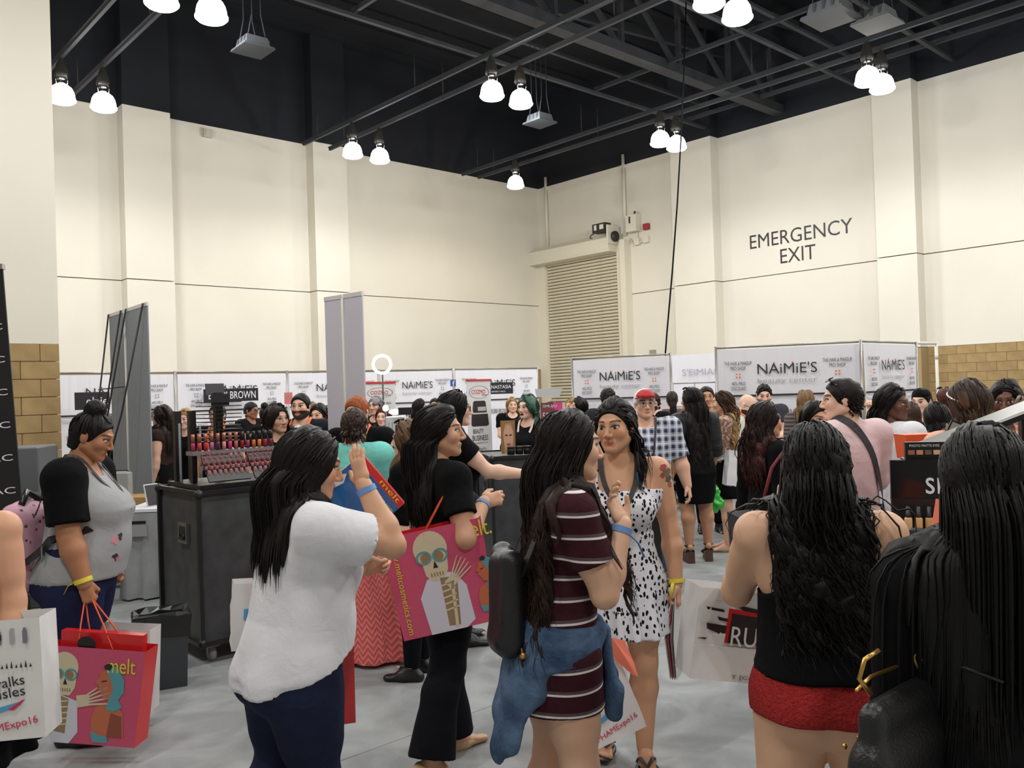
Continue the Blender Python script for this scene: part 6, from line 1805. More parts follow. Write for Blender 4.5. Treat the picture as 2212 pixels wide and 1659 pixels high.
PLAID = cloth('blue_grey_plaid', (120, 124, 140), fn=plaid)
p11 = q('person in red and white cap and blue plaid shirt', 1392, 842, 7.2, 186, PLAID, JEAN, None, True, 'light', .95, head=(-10, 0, 0), hem=.42, fat=.45, res=.0115, beard=None, arms={'L': ((-.28, .0, -1), (-.22, .25, -1), 'relax', (.2, 1, 0)), 'R': ((.2, 0, -1), (.1, .2, -1), 'relax', (-.2, 1, 0))}, dH=-.03)
V, Fq = p11.hcap(None, .014, -.0, h=.008)
cap = ob('cap', np_mesh('cap', p11.up((V*p11.hs) @ p11.HR.T+p11.HC), Fq, M_('cap_white', (226, 222, 226), .7)), None, p11.root)
def hp(P, x, y, z): return Vector(((np.array([x, y, z])*P.hs) @ P.HR.T+P.HC)+np.array([0, 0, P.zoff]))
mb = MB(); n = 14
ring = lambda rr_, z, yo: [hp(p11, rr_*math.cos(a), yo+rr_*.75*math.sin(a), z+.012*math.cos(a*1)**2*-1) for a in np.linspace(.15, math.pi-.15, n)]
mb.loft([ring(.082, .062, .02), ring(.10, .064, .06), ring(.098, .058, .058), ring(.082, .056, .02)], caps=False, closed=False); mb.build('cap_brim', M_('cap_red', (176, 30, 38), .6), cap)
V2, F2 = sdf_mesh([Ell((0, .01, .05), (.086, .098, .076), .01)], .008, [lambda X, Y, Z: .03-Y+0*X+0*Z, lambda X, Y, Z: .062-Z+0*X+0*Y])
ob('cap_front', np_mesh('cap_front', p11.up((V2*p11.hs) @ p11.HR.T+p11.HC), F2, M_('cap_red', None)), None, cap)
p11.glasses(m_pole); p11.lanyard(LANY_K, badge=m_paper, length=.62)
p12 = q('person in mauve hooded top and black leggings, back turned', 1452, 843, 11.5, 5, cloth('mauve_hoodie', (118, 96, 92)), BLKP, ('pony', (44, 32, 28), .45), skin='light', sleeve=1.9, arms={'R': ((.2, .4, -.8), (-.1, .5, 1), 'relax', (-.4, .2, .8))}, hk=dict(n=80, wid=.03))
q('person in black with a pale lanyard looking down, left of the mauve hoodie', 1413, 847, 10.6, 245, BLK, BLKP, ('short', 'black', .03), True, 'light', head=(0, 18, 0), lany=LANY_W, beard=(60, 46, 40))
q('person in charcoal shirt seen from behind, left of the red cap', 1314, 836, 10.3, 20, cloth('charcoal', (44, 46, 50)), BLKP, ('short', (40, 32, 28), .012), True, 'tan', head=(25, 0, 0), hk=dict(n=60, capoff=.004))
q('person in black facing left beside the slim bottles', 1252, 858, 11.0, 262, BLK, BLKP, ('long', 'black', .30), skin='light')
q('person in black at the left end of the slim bottles, facing the camera', 1236, 860, 12.0, 230, BLK, BLKP, ('long', 'blonde', .3), skin='light')
q('person in black with orange lanyard between charcoal shirt and plaid shirt', 1348, 868, 11.3, 225, BLK, BLKP, ('short', 'black', .035), True, 'olive', lany=LANY_O, hk=dict(vol=.6))
q('person in black facing the camera just behind the short black jacket', 1526, 834, 9.6, 185, BLK, BLKP, ('short', 'black', .035), True, 'olive')
q('person in a white shirt, glasses and orange lanyard, looking down', 1608, 850, 9.3, 130, cloth('cream_shirt', (216, 212, 200)), BLKP, None, True, 'fair', 1.9, head=(5, 24, 0), lany=LANY_O, beard=(40, 30, 28), arms=LOW, fat=.3).glasses(SUNG)
q('person in a dark grey tee and orange lanyard, looking down', 1650, 829, 10.3, 190, cloth('slate_tee', (60, 64, 72)), BLKP, ('short', 'black', .035), True, 'fair', head=(0, 16, 0), lany=LANY_O, arms=LOW, beard=(120, 96, 84), hk=dict(vol=.8))
p20 = q('person in black carrying a large charcoal tote, face to the right', 1652, 868, 5.5, 72, BLK, BLKP, ('long', (30, 22, 20), .40), skin='tan', sleeve=1.9, head=(6, 0, 0), hk=dict(n=260, wave=.018, vol=1.3, tipc=(70, 34, 30)), res=.011)
q('person in a striped grey sweater, seen from behind', 1741, 842, 9.3, 10, cloth('grey_stripe_knit', (96, 88, 92), fn=lambda t, b: t.l(t.mix(t.math('GREATER_THAN', t.math('FRACT', t.math('MULTIPLY', t.sep(t.obj())[2], 24)), .5), lin((70, 64, 68)), lin((112, 102, 104))), t.bsdf.inputs['Base Color'])), BLKP, ('long', 'dblonde', .36), skin='light', sleeve=1.9)
q('person in black looking towards the camera left of the pink shirt', 1758, 866, 5.9, 150, BLK, BLKP, ('long', 'black', .4), skin='tan', head=(12, 8, 0), hk=dict(part=.6))
pinks = cloth('pale_pink_shirt', (226, 200, 204), bump=.5, bs=10)
p23 = q('person in pale pink shirt with a dark shoulder strap across the back', 1822, 816, 4.95, 338, pinks, BLKP, ('short', (26, 20, 18), .03), True, 'fair', 1.9, head=(-52, 2, 0), hem=.45, res=.0095, fat=.25, hk=dict(n=340, vol=.35, wid=.014), arms={'L': ((-.15, .3, -1), (.2, .9, -.2), 'relax', (.4, .2, 1)), 'R': ((.2, .2, -1), (-.1, .9, -.2), 'relax', (-.4, .2, 1))})
p23.glasses(SUNG, True, 'sunglasses', SUNG)
p23.ribbon('shoulder_strap', M_('dark_webbing', (52, 48, 54), .7), [p23.bend((x, y, z)) for x, y, z in ((-.09, .10, 1.33), (-.055, .03, 1.43), (-.04, -.06, 1.40), (.05, -.13, 1.25), (.15, -.12, 1.0), (.22, -.05, .80))], .022, .020)
p24 = q('person in a white tee and jeans looking right over the shoulder', 1924, 830, 5.7, 62, WHT, JEAN, ('long', 'black', .46), skin='dark', sleeve=.6, head=(72, 4, 4), res=.0105, fat=.3, hk=dict(n=260), lipc=(120, 60, 60))
q('person in a white top, back turned, behind the white tee and jeans', 1966, 868, 7.4, 25, WHT, BLKP, ('long', 'brown', .36), skin='light', sleeve=.3)
p26 = q('person in a backward black cap and black tee raising an arm', 1993, 838, 8.0, 215, BLK, BLKP, ('short', 'black', .03), True, 'fair', head=(15, 10, 0), arms={'R': ((.7, .2, -.3), (.1, .2, 1), 'fist', (-.6, .2, .3)), 'L': ((-.2, .3, -1), (.2, .9, .2), 'fist', (.4, .2, 1))})
p26.cloth('cap', BLK, [Ell(p26.HC+np.array([0, -.01, .045]), (.088, .108, .08), .02)], [lambda X, Y, Z, c=p26.HC[2]: c+.035-Z+0*X+0*Y])
q('person with sunglasses pushed up by the block wall, back turned', 2042, 836, 9.0, 10, BLK, BLKP, ('short', 'auburn', .06), skin='fair').glasses(SUNG, True, 'sunglasses', SUNG)
q('person in a tan sleeveless top seen from behind, beside the orange tray', 2022, 872, 6.5, 350, cloth('tan_top', (150, 116, 92)), BLKP, ('long', (24, 19, 18), .44), skin='tan', sleeve=0, hk=dict(n=220, vol=1.2, wave=.01))
p29 = q('person in a peach top wearing a silver headband, seen from behind', 2092, 818, 4.3, 356, cloth('peach_top', (222, 170, 150)), BLKP, ('long', (60, 42, 33), .34), skin=(200, 150, 120), sleeve=0, hem=.5, hk=dict(n=300, tipc=(140, 104, 70), vol=1.2), res=.0105)
mb = MB(); mb.tube([hp(p29, .092*math.cos(a), -.012+.112*math.sin(a), .035+.035*math.sin(a)) for a in np.linspace(0, 6.283, 40)], .006, 6); mb.build('headband', M_('silver_band', (190, 184, 180), .3, metal=.6), p29.root)
p30 = q('person in a rust top with hands raised to the mouth, yellow wristbands', 2172, 818, 5.1, 206, cloth('rust_top', (110, 62, 52)), BLKP, ('long', 'black', .40), skin='dark', sleeve=0, head=(8, 6, 0), res=.0105, arms=both(((.20, .42, -.85), (-.42, .45, .85), 'open', (-.2, -.5, .6))), hk=dict(n=200))
p30.band('L', YEL, w=.010, f=.85); p30.band('R', YEL, w=.010, f=.85)
q('person in a sand top cut off by the far right edge', 2228, 850, 4.6, 250, cloth('sand_top', (206, 172, 148)), BLKP, ('long', 'lbrown', .4), skin='fair', sleeve=0)
# ---- left and middle background
p32 = q('smiling person in black behind the raised arm, beside the lip gloss display', 598, 871, 7.0, 148, BLK, BLKP, ('long', (38, 26, 23), .42), skin='light', sleeve=.5, head=(-18, 2, 4), res=.0105, hk=dict(n=240, back=.6), lipc=(196, 110, 104))
p33 = q('person in a dark suit and white shirt with orange lanyard', 650, 848, 8.0, 186, cloth('dark_suit', (28, 30, 38)), BLKP, ('short', 'black', .035), True, 'light', 1.9, lany=LANY_O, beard=(44, 34, 30), res=.0115, fat=.2)
p33.cloth('shirt_front', cloth('white_shirt', (214, 212, 212)), [Ell(p33.bend(np.array([0, p33.b[6]*.72, .76*p33.H])), (.055, .06, .13), .02)])
p34 = q('person in black tee with orange lanyard facing the aqua sweater', 774, 853, 6.6, 195, BLK, BLKP, ('short', 'red', .03), True, 'fair', .6, lany=LANY_O, head=(0, 14, 0), beard=(170, 112, 80), browc=(150, 90, 60), res=.0115)
chev = lambda t, b: t.l(t.mix(t.math('GREATER_THAN', t.math('FRACT', t.math('ADD', t.math('MULTIPLY', t.sep(t.obj())[2], 26), t.math('MULTIPLY', t.math('PINGPONG', t.math('MULTIPLY', t.math('ARCTAN2', t.sep(t.obj())[1], t.sep(t.obj())[0]), 5.5), .5), 2.2))), .55), lin((214, 96, 96)), lin((236, 140, 134))), t.bsdf.inputs['Base Color'])
p35 = Person('person in aqua sweater and long coral zigzag skirt, back turned', XY(768, 1000, 5.45), 10, H=1.55, fat=.45, skin='fair', res=.0105, head=(0, 4, 0), arms=LOW, group='visitors of the fair')
p35.body(); p35.top(cloth('aqua_knit', (122, 206, 196), bump=.4), hem=.54, sleeve=1.9, inf=.022, hang=.6); p35.skirt(cloth('coral_zigzag', (220, 110, 106), fn=chev, bump=.3), .012, waist=.6, ha=.19, hb=.17, nf=9, fa=.028, hx=.07)
p35.hair('short', (62, 46, 38), .05, n=340, wid=.016, seed=35, vol=.5)
p36 = q('person in black with sunglasses pushed up and red strap, facing left', 884, 906, 5.0, 285, BLK, BLKP, ('long', (112, 84, 58), .30), skin='fair', sleeve=1.0, res=.0105, hk=dict(n=260, back=.6, vol=1.1))
p36.glasses(SUNG, True, 'sunglasses', SUNG)
p36.ribbon('bag_strap', M_('red_strap', (208, 60, 44), .5), [p36.bend((-.10+.0, y, z)) for y, z in ((-.10, .95), (-.09, 1.2), (-.02, 1.32), (.08, 1.2), (.12, .95), (.12, .78))], .022, .02)
p37 = q('person in black with glasses reaching an arm to the road case', 981, 840, 5.65, 78, BLK, BLKP, ('long', 'black', .30), skin='fair', sleeve=.5, head=(4, 0, 0), res=.0105, hk=dict(n=240, back=.5), arms={'R': ((.05, .75, -.75), (.0, 1, -.12), 'relax', (-.5, 0, .8)), 'L': ((-.12, .0, -1), (0, .12, -1), 'relax', (.3, 1, 0))})
p37.glasses(m_blackpl)
p38 = q('person in black with a pale lanyard behind the face photo', 1140, 852, 8.5, 212, BLK, BLKP, ('long', 'green', .20), skin='fair', head=(8, 2, 0), lany=LANY_W, lipc=(84, 24, 34), hk=dict(n=160, part=.5, vol=1.2), res=.0125)
q('person in black polo with hands together by the suitcase roll-up', 1107, 858, 13.0, 170, BLK, BLKP, ('long', 'blonde', .22), skin='fair', arms=LOW, fat=.4)
q('person with glasses in black facing right behind the poster', 1192, 868, 9.8, 80, BLK, BLKP, ('short', (50, 36, 30), .04), True, 'tan', lany=LANY_O).glasses(SUNG)
q('person in sleeveless black facing right by the far booth banner', 907, 862, 12.8, 75, BLK, BLKP, ('long', 'black', .5), skin='light', sleeve=0)
q('person in black facing the camera near the small blue sign', 940, 860, 13.4, 184, cloth('charcoal', None) if False else BLK2, BLKP, ('short', 'black', .03), True, 'tan', beard=(90, 66, 54))
q('person in black at the makeup station, just left of the plum shirt', 812, 855, 10.75, 200, BLK, BLKP, ('long', 'grey', .12), skin='light', hk=dict(vol=1.2))
q('person in a plum long-sleeved shirt at the makeup station', 828, 880, 10.15, 190, cloth('plum_plaid', (76, 36, 44)), BLKP, ('long', 'auburn', .28), skin='fair', sleeve=1.9)
q('person in black farthest back at the makeup station', 802, 868, 12.5, 150, BLK, BLKP, ('long', 'black', .3), skin='tan')
q('person with glasses in black tee raising a brush, white apron', 541, 868, 12.4, 110, BLK, cloth('white_apron', (206, 200, 200)), ('short', 'black', .03), True, 'brown', head=(0, 8, 0), arms=both(UP)).glasses(SUNG)
q('person in sleeveless black, back turned, beside the raised brush', 576, 878, 11.4, 20, BLK, BLKP, ('bun', 'black', .3), skin='light', sleeve=0)
q('person with orange lanyard behind the shelf tower', 470, 872, 9.4, 186, BLK, BLKP, ('short', 'black', .03), True, 'tan', lany=LANY_O)
q('person in black facing the camera behind the black display columns', 402, 884, 10.0, 190, BLK, BLKP, ('long', 'blonde', .2), skin='fair')
q('person in a dark brown top and black skirt left of the display case', 350, 874, 9.3, 275, cloth('dark_brown_top', (52, 38, 34)), None, ('long', (48, 34, 29), .42), skin='light', sleeve=.2, skirt=(BLK, .30, .10, 0, 0), hk=dict(n=130))
q('person in a grey scarf facing left below the black square sign', 199, 884, 10.6, 270, cloth('scarf_grey', (110, 106, 112)), BLKP, ('long', 'black', .3), skin='fair', hk=dict(wave=.02, wl=.06, tipc=(30, 26, 26)))
q('person in black facing the camera left of the blue-grey banner', 226, 890, 11.2, 190, BLK, BLKP, ('long', (120, 116, 122), .12), skin='light')
q('person in black, back turned, just right of the dark suit', 676, 868, 9.6, 8, BLK, BLKP, ('long', 'dblonde', .3), skin='fair')
q('person in black facing the camera beside the lavender banner', 690, 872, 8.8, 200, BLK, BLKP, ('long', (36, 26, 24), .4), skin='light')

def patch(P, name, sp, rr_, cc, inf, mat=None):
    pr = P.garment_torso(inf)
    q_ = np.array([sp], float)
    for it in range(4):
        d = sdf_pts(pr, q_); G = np.array([(sdf_pts(pr, q_+np.eye(3)[k]*2e-3)-d)[0] for k in range(3)]); G /= np.linalg.norm(G)+1e-9; q_ = q_-G*(d[0]-.004)
    c = q_[0]; a1 = unit(np.cross(G, (0, 0, 1))); a2 = np.cross(G, a1)
    mb = MB(); ring = [Vector(c+a1*rr_*math.cos(k*.524)*(1+.3*math.sin(k*2.1))+a2*rr_*math.sin(k*.524)*(1+.3*math.cos(k*1.7))+np.array([0, 0, P.zoff])) for k in range(12)]
    mb.loft([[p-Vector(G)*.004 for p in ring], [p+Vector(G)*.001 for p in ring]]); mb.build(name, mat or M_('patch%d%d%d' % cc, cc, .7), P.root)
for sp, rr_, cc in (((.13, .24, .98), .022, (196, 130, 146)), ((.10, .27, .99), .018, (46, 40, 46)), ((.13, .25, .88), .020, (52, 44, 50)), ((.11, .27, .86), .018, (196, 130, 146)), ((.10, .30, 1.10), .010, (70, 66, 70))):
    patch(p1, 'shirt_print', sp, rr_, cc, .014)

# ================================================================ THINGS PEOPLE CARRY
def carried(P, name, label, cat, lp, group=None):
    w = P.world(lp)
    t = thing(name, label, cat, w, P.root.rotation_euler[2], group)
    return t, np.array([lp[0], lp[1], lp[2]])
def shopbag(label, loc, yaw, w, h, d, mats, tilt=0.0, pitch=0.0, hands=None, cord=None, name='shopping_bag', group='shopping bags', lens=None, flare=0.0, crumple=0.0, hw=.22):
    t = thing(name, label, 'bag', loc, 0, group)
    t.rotation_euler = (Matrix.Rotation(math.radians(yaw), 3, 'Z') @ Matrix.Rotation(math.radians(pitch), 3, 'X') @ Matrix.Rotation(math.radians(tilt), 3, 'Y')).to_euler()
    mf, ms = mats[0], mats[1]; mi = mats[2] if len(mats) > 2 else mats[1]
    W = w/2; D = d/2; k = .003
    def sheet(c4, m, nm, nrm):
        # slightly creased sheet between four corners
        rg = np.random.default_rng(len(nm)+int(w*1000)); n = 9; V = []; F = []
        c = [Vector(p) for p in c4]
        for j in range(n):
            for i in range(n):
                u, v = i/(n-1), j/(n-1)
                p = (c[0]*(1-u)+c[1]*u)*(1-v)+(c[3]*(1-u)+c[2]*u)*v
                e = crumple*rg.normal()*(1 if 0 < i < n-1 and 0 < j < n-1 else 0)
                V.append(p+Vector(nrm)*e)
        for j in range(n-1):
            for i in range(n-1): F.append((j*n+i, j*n+i+1, (j+1)*n+i+1, (j+1)*n+i))
        N = len(V); V += [p-Vector(nrm)*.0015 for p in V[:N]]; F += [tuple(reversed([a+N for a in f])) for f in F[:(n-1)**2]]
        me = bpy.data.meshes.new(nm); me.from_pydata(V, [], F); me.update(); me.polygons.foreach_set('use_smooth', [crumple > 0]*len(F))
        return ob(nm, me, m, t)
    f = flare
    sheet([(-W, -D, 0), (W, -D, 0), (W+f, -D, h), (-W-f, -D, h)], mf, 'front_panel', (0, -1, 0)); sheet([(W, D, 0), (-W, D, 0), (-W-f, D, h), (W+f, D, h)], mi, 'back_panel', (0, 1, 0))
    sheet([(-W, D, 0), (-W, -D, 0), (-W-f, -D, h), (-W-f, D, h)], ms, 'side_panel', (-1, 0, 0)); sheet([(W, -D, 0), (W, D, 0), (W+f, D, h), (W+f, -D, h)], ms, 'side_panel', (1, 0, 0))
    sheet([(-W, D, 0), (W, D, 0), (W, -D, 0), (-W, -D, 0)], ms, 'bottom_panel', (0, 0, -1))
    bpy.context.view_layer.update() if False else None
    if cord:
        R = t.rotation_euler.to_matrix()
        for sy in (-1, 1):
            if hands is not None:
                hpnt = R.transposed() @ (Vector(hands)-Vector(loc))
                pts = [(-hw*w, sy*D, h-.03), (-hw*w*.9+hpnt.x*.1, sy*D, h+.02)]
                a, b = Vector((-hw*w, sy*D, h-.03)), Vector((hw*w, sy*D, h-.03))
                pts = [a, a.lerp(hpnt, .5)+Vector((-.012, 0, 0)), hpnt+Vector((-.015, 0, -.006)), hpnt+Vector((.015, 0, -.006)), b.lerp(hpnt, .5)+Vector((.012, 0, 0)), b]
            else:
                pts = [(-hw*w, sy*D, h-.03), (-hw*w*.85, sy*D, h+.09), (-hw*w*.4, sy*D, h+.14), (hw*w*.4, sy*D, h+.14), (hw*w*.85, sy*D, h+.09), (hw*w, sy*D, h-.03)]
            MB().tube(pts, .0035, 6).build('handle', cord, t)
    return t, W, D
def decal(t, nm, pts, m, y, W, h, k=0):
    MB().prism([((u-.5)*2*W, v*h) for u, v in pts], y-.0010-.0006*k, y).build(nm, m, t)
def ell(cx, cy, rx, ry, n=22): return [(cx+rx*math.cos(2*math.pi*i/n), cy+ry*math.sin(2*math.pi*i/n)) for i in range(n)]
def stroke(a, b, w, w2=None):
    a = np.array(a); b = np.array(b); d = b-a; d = d/np.linalg.norm(d); n = np.array([-d[1], d[0]]); w2 = w if w2 is None else w2
    return [tuple(a+n*w), tuple(a-n*w), tuple(b-n*w2), tuple(b+n*w2)]
def skull(t, cx, cy, s, W, h, y, asp=1.0, face=-1):
    E = lambda nm, x, z, rx, rz, m, k: decal(t, nm, ell(cx+x*s*face, cy+z*s, rx*s, rz*s), m, y, W, h, k)
    E('skull_print', 0, .12, .30, .28, m_bone, 1)
    decal(t, 'skull_print', [(cx+face*s*a, cy+s*b) for a, b in ((-.2, .0), (-.16, -.30), (-.06, -.40), (.14, -.40), (.24, -.26), (.28, .0))], m_bone, y, W, h, 2)
    E('socket_print', .12, -.02, .09, .08, m_boned, 3); E('socket_print', -.12, -.02, .08, .08, m_boned, 3)
    decal(t, 'nose_print', [(cx+face*s*a, cy+s*b) for a, b in ((.03, -.08), (-.01, -.2), (.08, -.2))], m_dkprint, y, W, h, 3)
    for q_ in range(5): decal(t, 'tooth_print', stroke((cx+face*s*(-.06+q_*.05), cy-s*.27), (cx+face*s*(-.06+q_*.05), cy-s*.33), .005*s*2), m_boned, y, W, h, 4)
    for xo in (-.14, .15):
        for a in range(14):
            a0, a1 = 2*math.pi*a/14, 2*math.pi*(a+1)/14
            decal(t, 'glasses_print', [(cx+face*s*(xo+rx*math.cos(q_)), cy+s*(-.01+rx*.8*math.sin(q_))) for q_, rx in ((a0, .14), (a1, .14), (a1, .105), (a0, .105))], m_teal, y, W, h, 5)
def bonehand(t, x, y0, s, W, h, y, ang=0.35):
    c, q_ = math.cos(ang), math.sin(ang)
    R = lambda a, b: (x+s*(a*c-b*q_), y0+s*(a*q_+b*c))
    decal(t, 'hand_print', [R(-.25, -.08), R(-.02, -.1), R(.02, .08), R(-.22, .12)], m_bone, y, W, h, 3)
    for i in range(5): decal(t, 'finger_print', stroke(R(-.02, -.08+.04*i), R(.42-.03*abs(i-2), -.16+.09*i), .016*s, .008*s), m_bone, y, W, h, 4)
def tealwoman(t, cx, cy, s, W, h, y, k0=2):
    P = lambda nm, pts, m, k: decal(t, nm, [(cx+s*a, cy+s*b) for a, b in pts], m, y, W, h, k0+k)
    P('shoulder_print', [(-.22, -.62), (.26, -.62), (.24, -.30), (.10, -.14), (-.02, -.16), (-.18, -.24), (-.24, -.4)], m_skinp, 0)
    P('back_print', [(.0, -.62), (.24, -.62), (.22, -.34), (.06, -.3)], m_skinp2, 1)
    P('dress_print', [(-.24, -.56), (-.12, -.60), (.02, -.62), (.02, -.7), (-.2, -.7)], m_teal, 2)
    P('face_print', [(-.12, .24), (.04, .28), (.14, .1), (.06, -.14), (-.06, -.12), (-.12, -.02), (-.17, .02), (-.14, .06), (-.2, .1), (-.13, .16)], m_skinp, 2)
    P('hair_print', [(.0, .34), (.14, .30), (.24, .14), (.24, -.02), (.16, -.12), (.22, -.22), (.10, -.28), (-.02, -.26), (.02, -.12), (.08, .02), (.04, .14), (-.06, .3)], m_teal, 3)
    P('hair_print', [(-.07, .32), (.0, .36), (.06, .32), (.02, .26), (-.06, .28)], m_dkprint, 4)
    P('lash_print', [(-.1, .1), (-.02, .12), (-.02, .13), (-.09, .12)], m_dkprint, 4)
# ---- melt bag in front of the bun-haired person
hw_ = p1.hand_world('R', .06)
_b = at(226, 1588, 4.0)
bagA, W, D = shopbag('pink bag printed with skeleton and teal figure held at the left', (_b.x, _b.y-.05, _b.z), -4, .40, .44, .12, (m_pink, m_lipred), tilt=4.5, hands=hw_, cord=m_cord, flare=.03, lens=None)
yf = -D-.001
skull(bagA, .13, .72, .56, W, .44, yf, face=1); bonehand(bagA, .44, .47, .62, W, .44, yf, .3)
decal(bagA, 'coat_print', [(.0, .0), (.22, .0), (.32, .12), (.30, .44), (.1, .5), (.0, .5)], m_coat, yf, W, .44, 1); decal(bagA, 'ribs_print', [(.02, .12), (.17, .1), (.2, .46), (.06, .5)], m_boned, yf, W, .44, 2)
for i in range(5): decal(bagA, 'rib_print', stroke((.04, .18+.06*i), (.19, .2+.06*i), .008), m_bone, yf, W, .44, 3)
tealwoman(bagA, .66, .58, .78, W, .44, yf)
text(bagA, 'melt', m_yellow, W*.62, .44*.84, .13, .07, yf-.004)
_m = MB().box((-W*.98, -.02, .36), (W*.98, .02, .50)).build('red_liner', m_lipred, bagA); decal(bagA, 'black_flap', ell(.36, 1.03, .11, .08), m_blackpl, -D+.012, W, .44)
_b = at(230, 1395, 4.3)
bagB, W, D = shopbag('white paper bag with grey print behind the pink skeleton bag', (_b.x, _b.y+.08, _b.z-.34), -3, .40, .42, .12, (m_paper, m_paper), tilt=3, crumple=.003)
text(bagB, 'PHAME', m_ink3, .0, .36, .22, .05, -D-.004)
# ---- white expo bags
def expo(label, loc, yaw, w, h, d, tilt, hands=None):
    t, W, D = shopbag(label, loc, yaw, w, h, d, (m_paper, m_paper), tilt=tilt, hands=hands, cord=M_('twine_grey', (150, 146, 142), .7), crumple=.0035)
    y = -D-.004; k = w/.32
    for i in range(6):
        x = -.11+i*.044
        MB().prism([((x-.008)*k, h*.80), ((x+.008)*k, h*.80), ((x+.008)*k, h*.90), ((x+.003)*k, h*.93), ((x-.003)*k, h*.93), ((x-.008)*k, h*.90)], y-.001, y).build('bottle_print', m_ink2 if i % 2 else m_ink3, t)
    MB().cbox((.025*k, y-.001, h*.86), (.012*k, .001, .02)).build('bottle_print', m_ink, t)
    for i in range(16):
        MB().prism([((-.12+i*.016)*k, h*.60), ((-.112+i*.016)*k, h*.60), ((-.116+i*.016)*k, h*(.63+.015*(i % 3)))], y-.001, y).build('crowd_print', m_ink, t)
    MB().prism([(-.13*k, h*.54), (.0, h*.56), (.02*k, h*.60), (-.13*k, h*.60)], y-.001, y).build('blue_print', M_('print_blue', (86, 160, 206), .6), t)
    text(t, 'she walks', m_ink, .0*k, h*.475, .20*k, .035*k, y, rot=math.radians(6)); text(t, 'the aisles', m_ink, .0*k, h*.385, .20*k, .035*k, y, rot=math.radians(6))
    MB().prism([(-.13*k, h*.22), (.03*k, h*.29), (.09*k, h*.32), (.085*k, h*.29), (.02*k, h*.24), (-.13*k, h*.17)], y-.001, y).build('blue_print', M_('print_blue', None), t)
    MB().prism([(.04*k, h*.26), (.09*k, h*.33), (.10*k, h*.33), (.06*k, h*.25)], y-.002, y-.001).build('pink_print', M_('print_pink', (206, 50, 90), .6), t)
    text(t, '#PHAMExpo16', M_('print_pink', None), .02*k, h*.11, .24*k, .035*k, y, rot=math.radians(9))
    return t
_b = at(48, 1572, 2.95)
expo('white paper expo bag with pink handwriting at the left edge', (_b.x-.02, _b.y-.05, _b.z), 6, .30, .40, .13, -1.5, hands=p2.hand_world('L', .05))
_b = at(1322, 1590, 3.36)
expo('white paper expo bag hanging between the striped dress and the dalmatian dress', (_b.x, _b.y, _b.z), 8, .27, .40, .10, -20, hands=p6.hand_world('R', .05))
_b = at(1334, 1412, 3.3)
tag(MB().loft([[(-.06, 0, .06), (-.02, -.01, .065), (.03, 0, .05)], [(-.01, -.01, -.02), (.03, -.02, -.015), (.06, -.01, -.03)], [(.05, -.02, -.075), (.062, -.022, -.08), (.075, -.02, -.085)]], caps=False, closed=False).build('coral_flyer', m_coral, None, (_b.x, _b.y, _b.z)), 'coral flyer sticking out of the hanging expo bag', 'flyer')
# ---- bags of the white tee
_b = at(822, 1108, 2.66)
bagC, W, D = shopbag('blue and red glossy bag tilted behind the raised arm', (_b.x-.02, _b.y+.25, _b.z-.06), 8, .235, .30, .075, (m_mblue, m_lipred), tilt=52, pitch=0)
bagC.location = at(676, 1160, 3.05)
MB().box((-.1175, -D, .30), (.1175, D, .325)).build('red_edge', m_lipred, bagC)
text(bagC, 'www.meltcosmetics.com', m_yellow, .0, .275, .22, .02, -D-.004); decal(bagC, 'fur_print', [(.55, .2), (.98, .2), (1.0, .6), (.9, .72), (.78, .6), (.7, .45)], m_coat, -D-.001, W, .30, 1)
decal(bagC, 'fur_print', [(.0, .45), (.1, .5), (.16, .7), (.08, .8), (.0, .7)], m_coat, -D-.001, W, .30, 1)
text(bagC, 'melt', m_yellow, .05, .315, .10, .018, -D-.003)
_b = at(780, 1545, 2.95)
bagD, W, D = shopbag('dark red bag seen edge-on beside the white tee', (_b.x-.10, _b.y+.10, _b.z), -72, .34, .40, .08, (M_('dark_red_gloss', (120, 24, 40), .35, coat=.3), m_lipred), tilt=2)
_b = at(520, 1395, 3.15)
bagE, W, D = shopbag('white paper bag showing left of the white tee', (_b.x+.10, _b.y, _b.z), 20, .26, .24, .10, (m_paper, m_paper), tilt=3, crumple=.003)
MB().box((-.09, -D-.006, .11), (-.05, -D-.003, .15)).build('blue_print', M_('print_blue', None), bagE)
# ---- shoulder bag of the black tee
_b = at(985, 1352, 3.66)
bagF, W, D = shopbag('large pink glossy bag printed with a skeleton in glasses under the arm', (_b.x-.02, _b.y-.02, _b.z), 4, .40, .44, .10, (m_pink, m_lipred), tilt=-10, flare=.02)
yf = -D-.001
skull(bagF, .46, .74, .60, W, .44, yf, face=1); decal(bagF, 'coat_print', [(.30, .0), (.68, .0), (.78, .06), (.76, .40), (.66, .54), (.5, .58), (.36, .52), (.26, .36)], m_coat, yf, W, .44, 1)
decal(bagF, 'ribs_print', [(.5, .05), (.62, .04), (.68, .5), (.5, .52)], m_boned, yf, W, .44, 2); bonehand(bagF, .66, .5, .5, W, .44, yf, .75)
for i in range(5): decal(bagF, 'rib_print', stroke((.5, .2+.06*i), (.64, .22+.06*i), .008), m_bone, yf, W, .44, 3)
decal(bagF, 'forearm_print', stroke((.58, .02), (.62, .46), .016), m_bone, yf, W, .44, 3); tealwoman(bagF, .98, .46, .5, W, .44, yf)
text(bagF, 'www.meltcosmetics.com', m_yellow, -W*.80, .22, .40, .026, yf-.004, rot=math.radians(-90))
text(bagF, 'melt.', m_yellow, W*.92, .40, .14, .07, yf-.004)
text(bagF, 'melt.', m_yellow, 0, 0, .24, .05, 0, M=Matrix.Translation((-W-.02, 0, .2)) @ Matrix.Rotation(-math.pi/2, 4, 'Z') @ Matrix.Rotation(math.radians(90), 4, 'Y'))
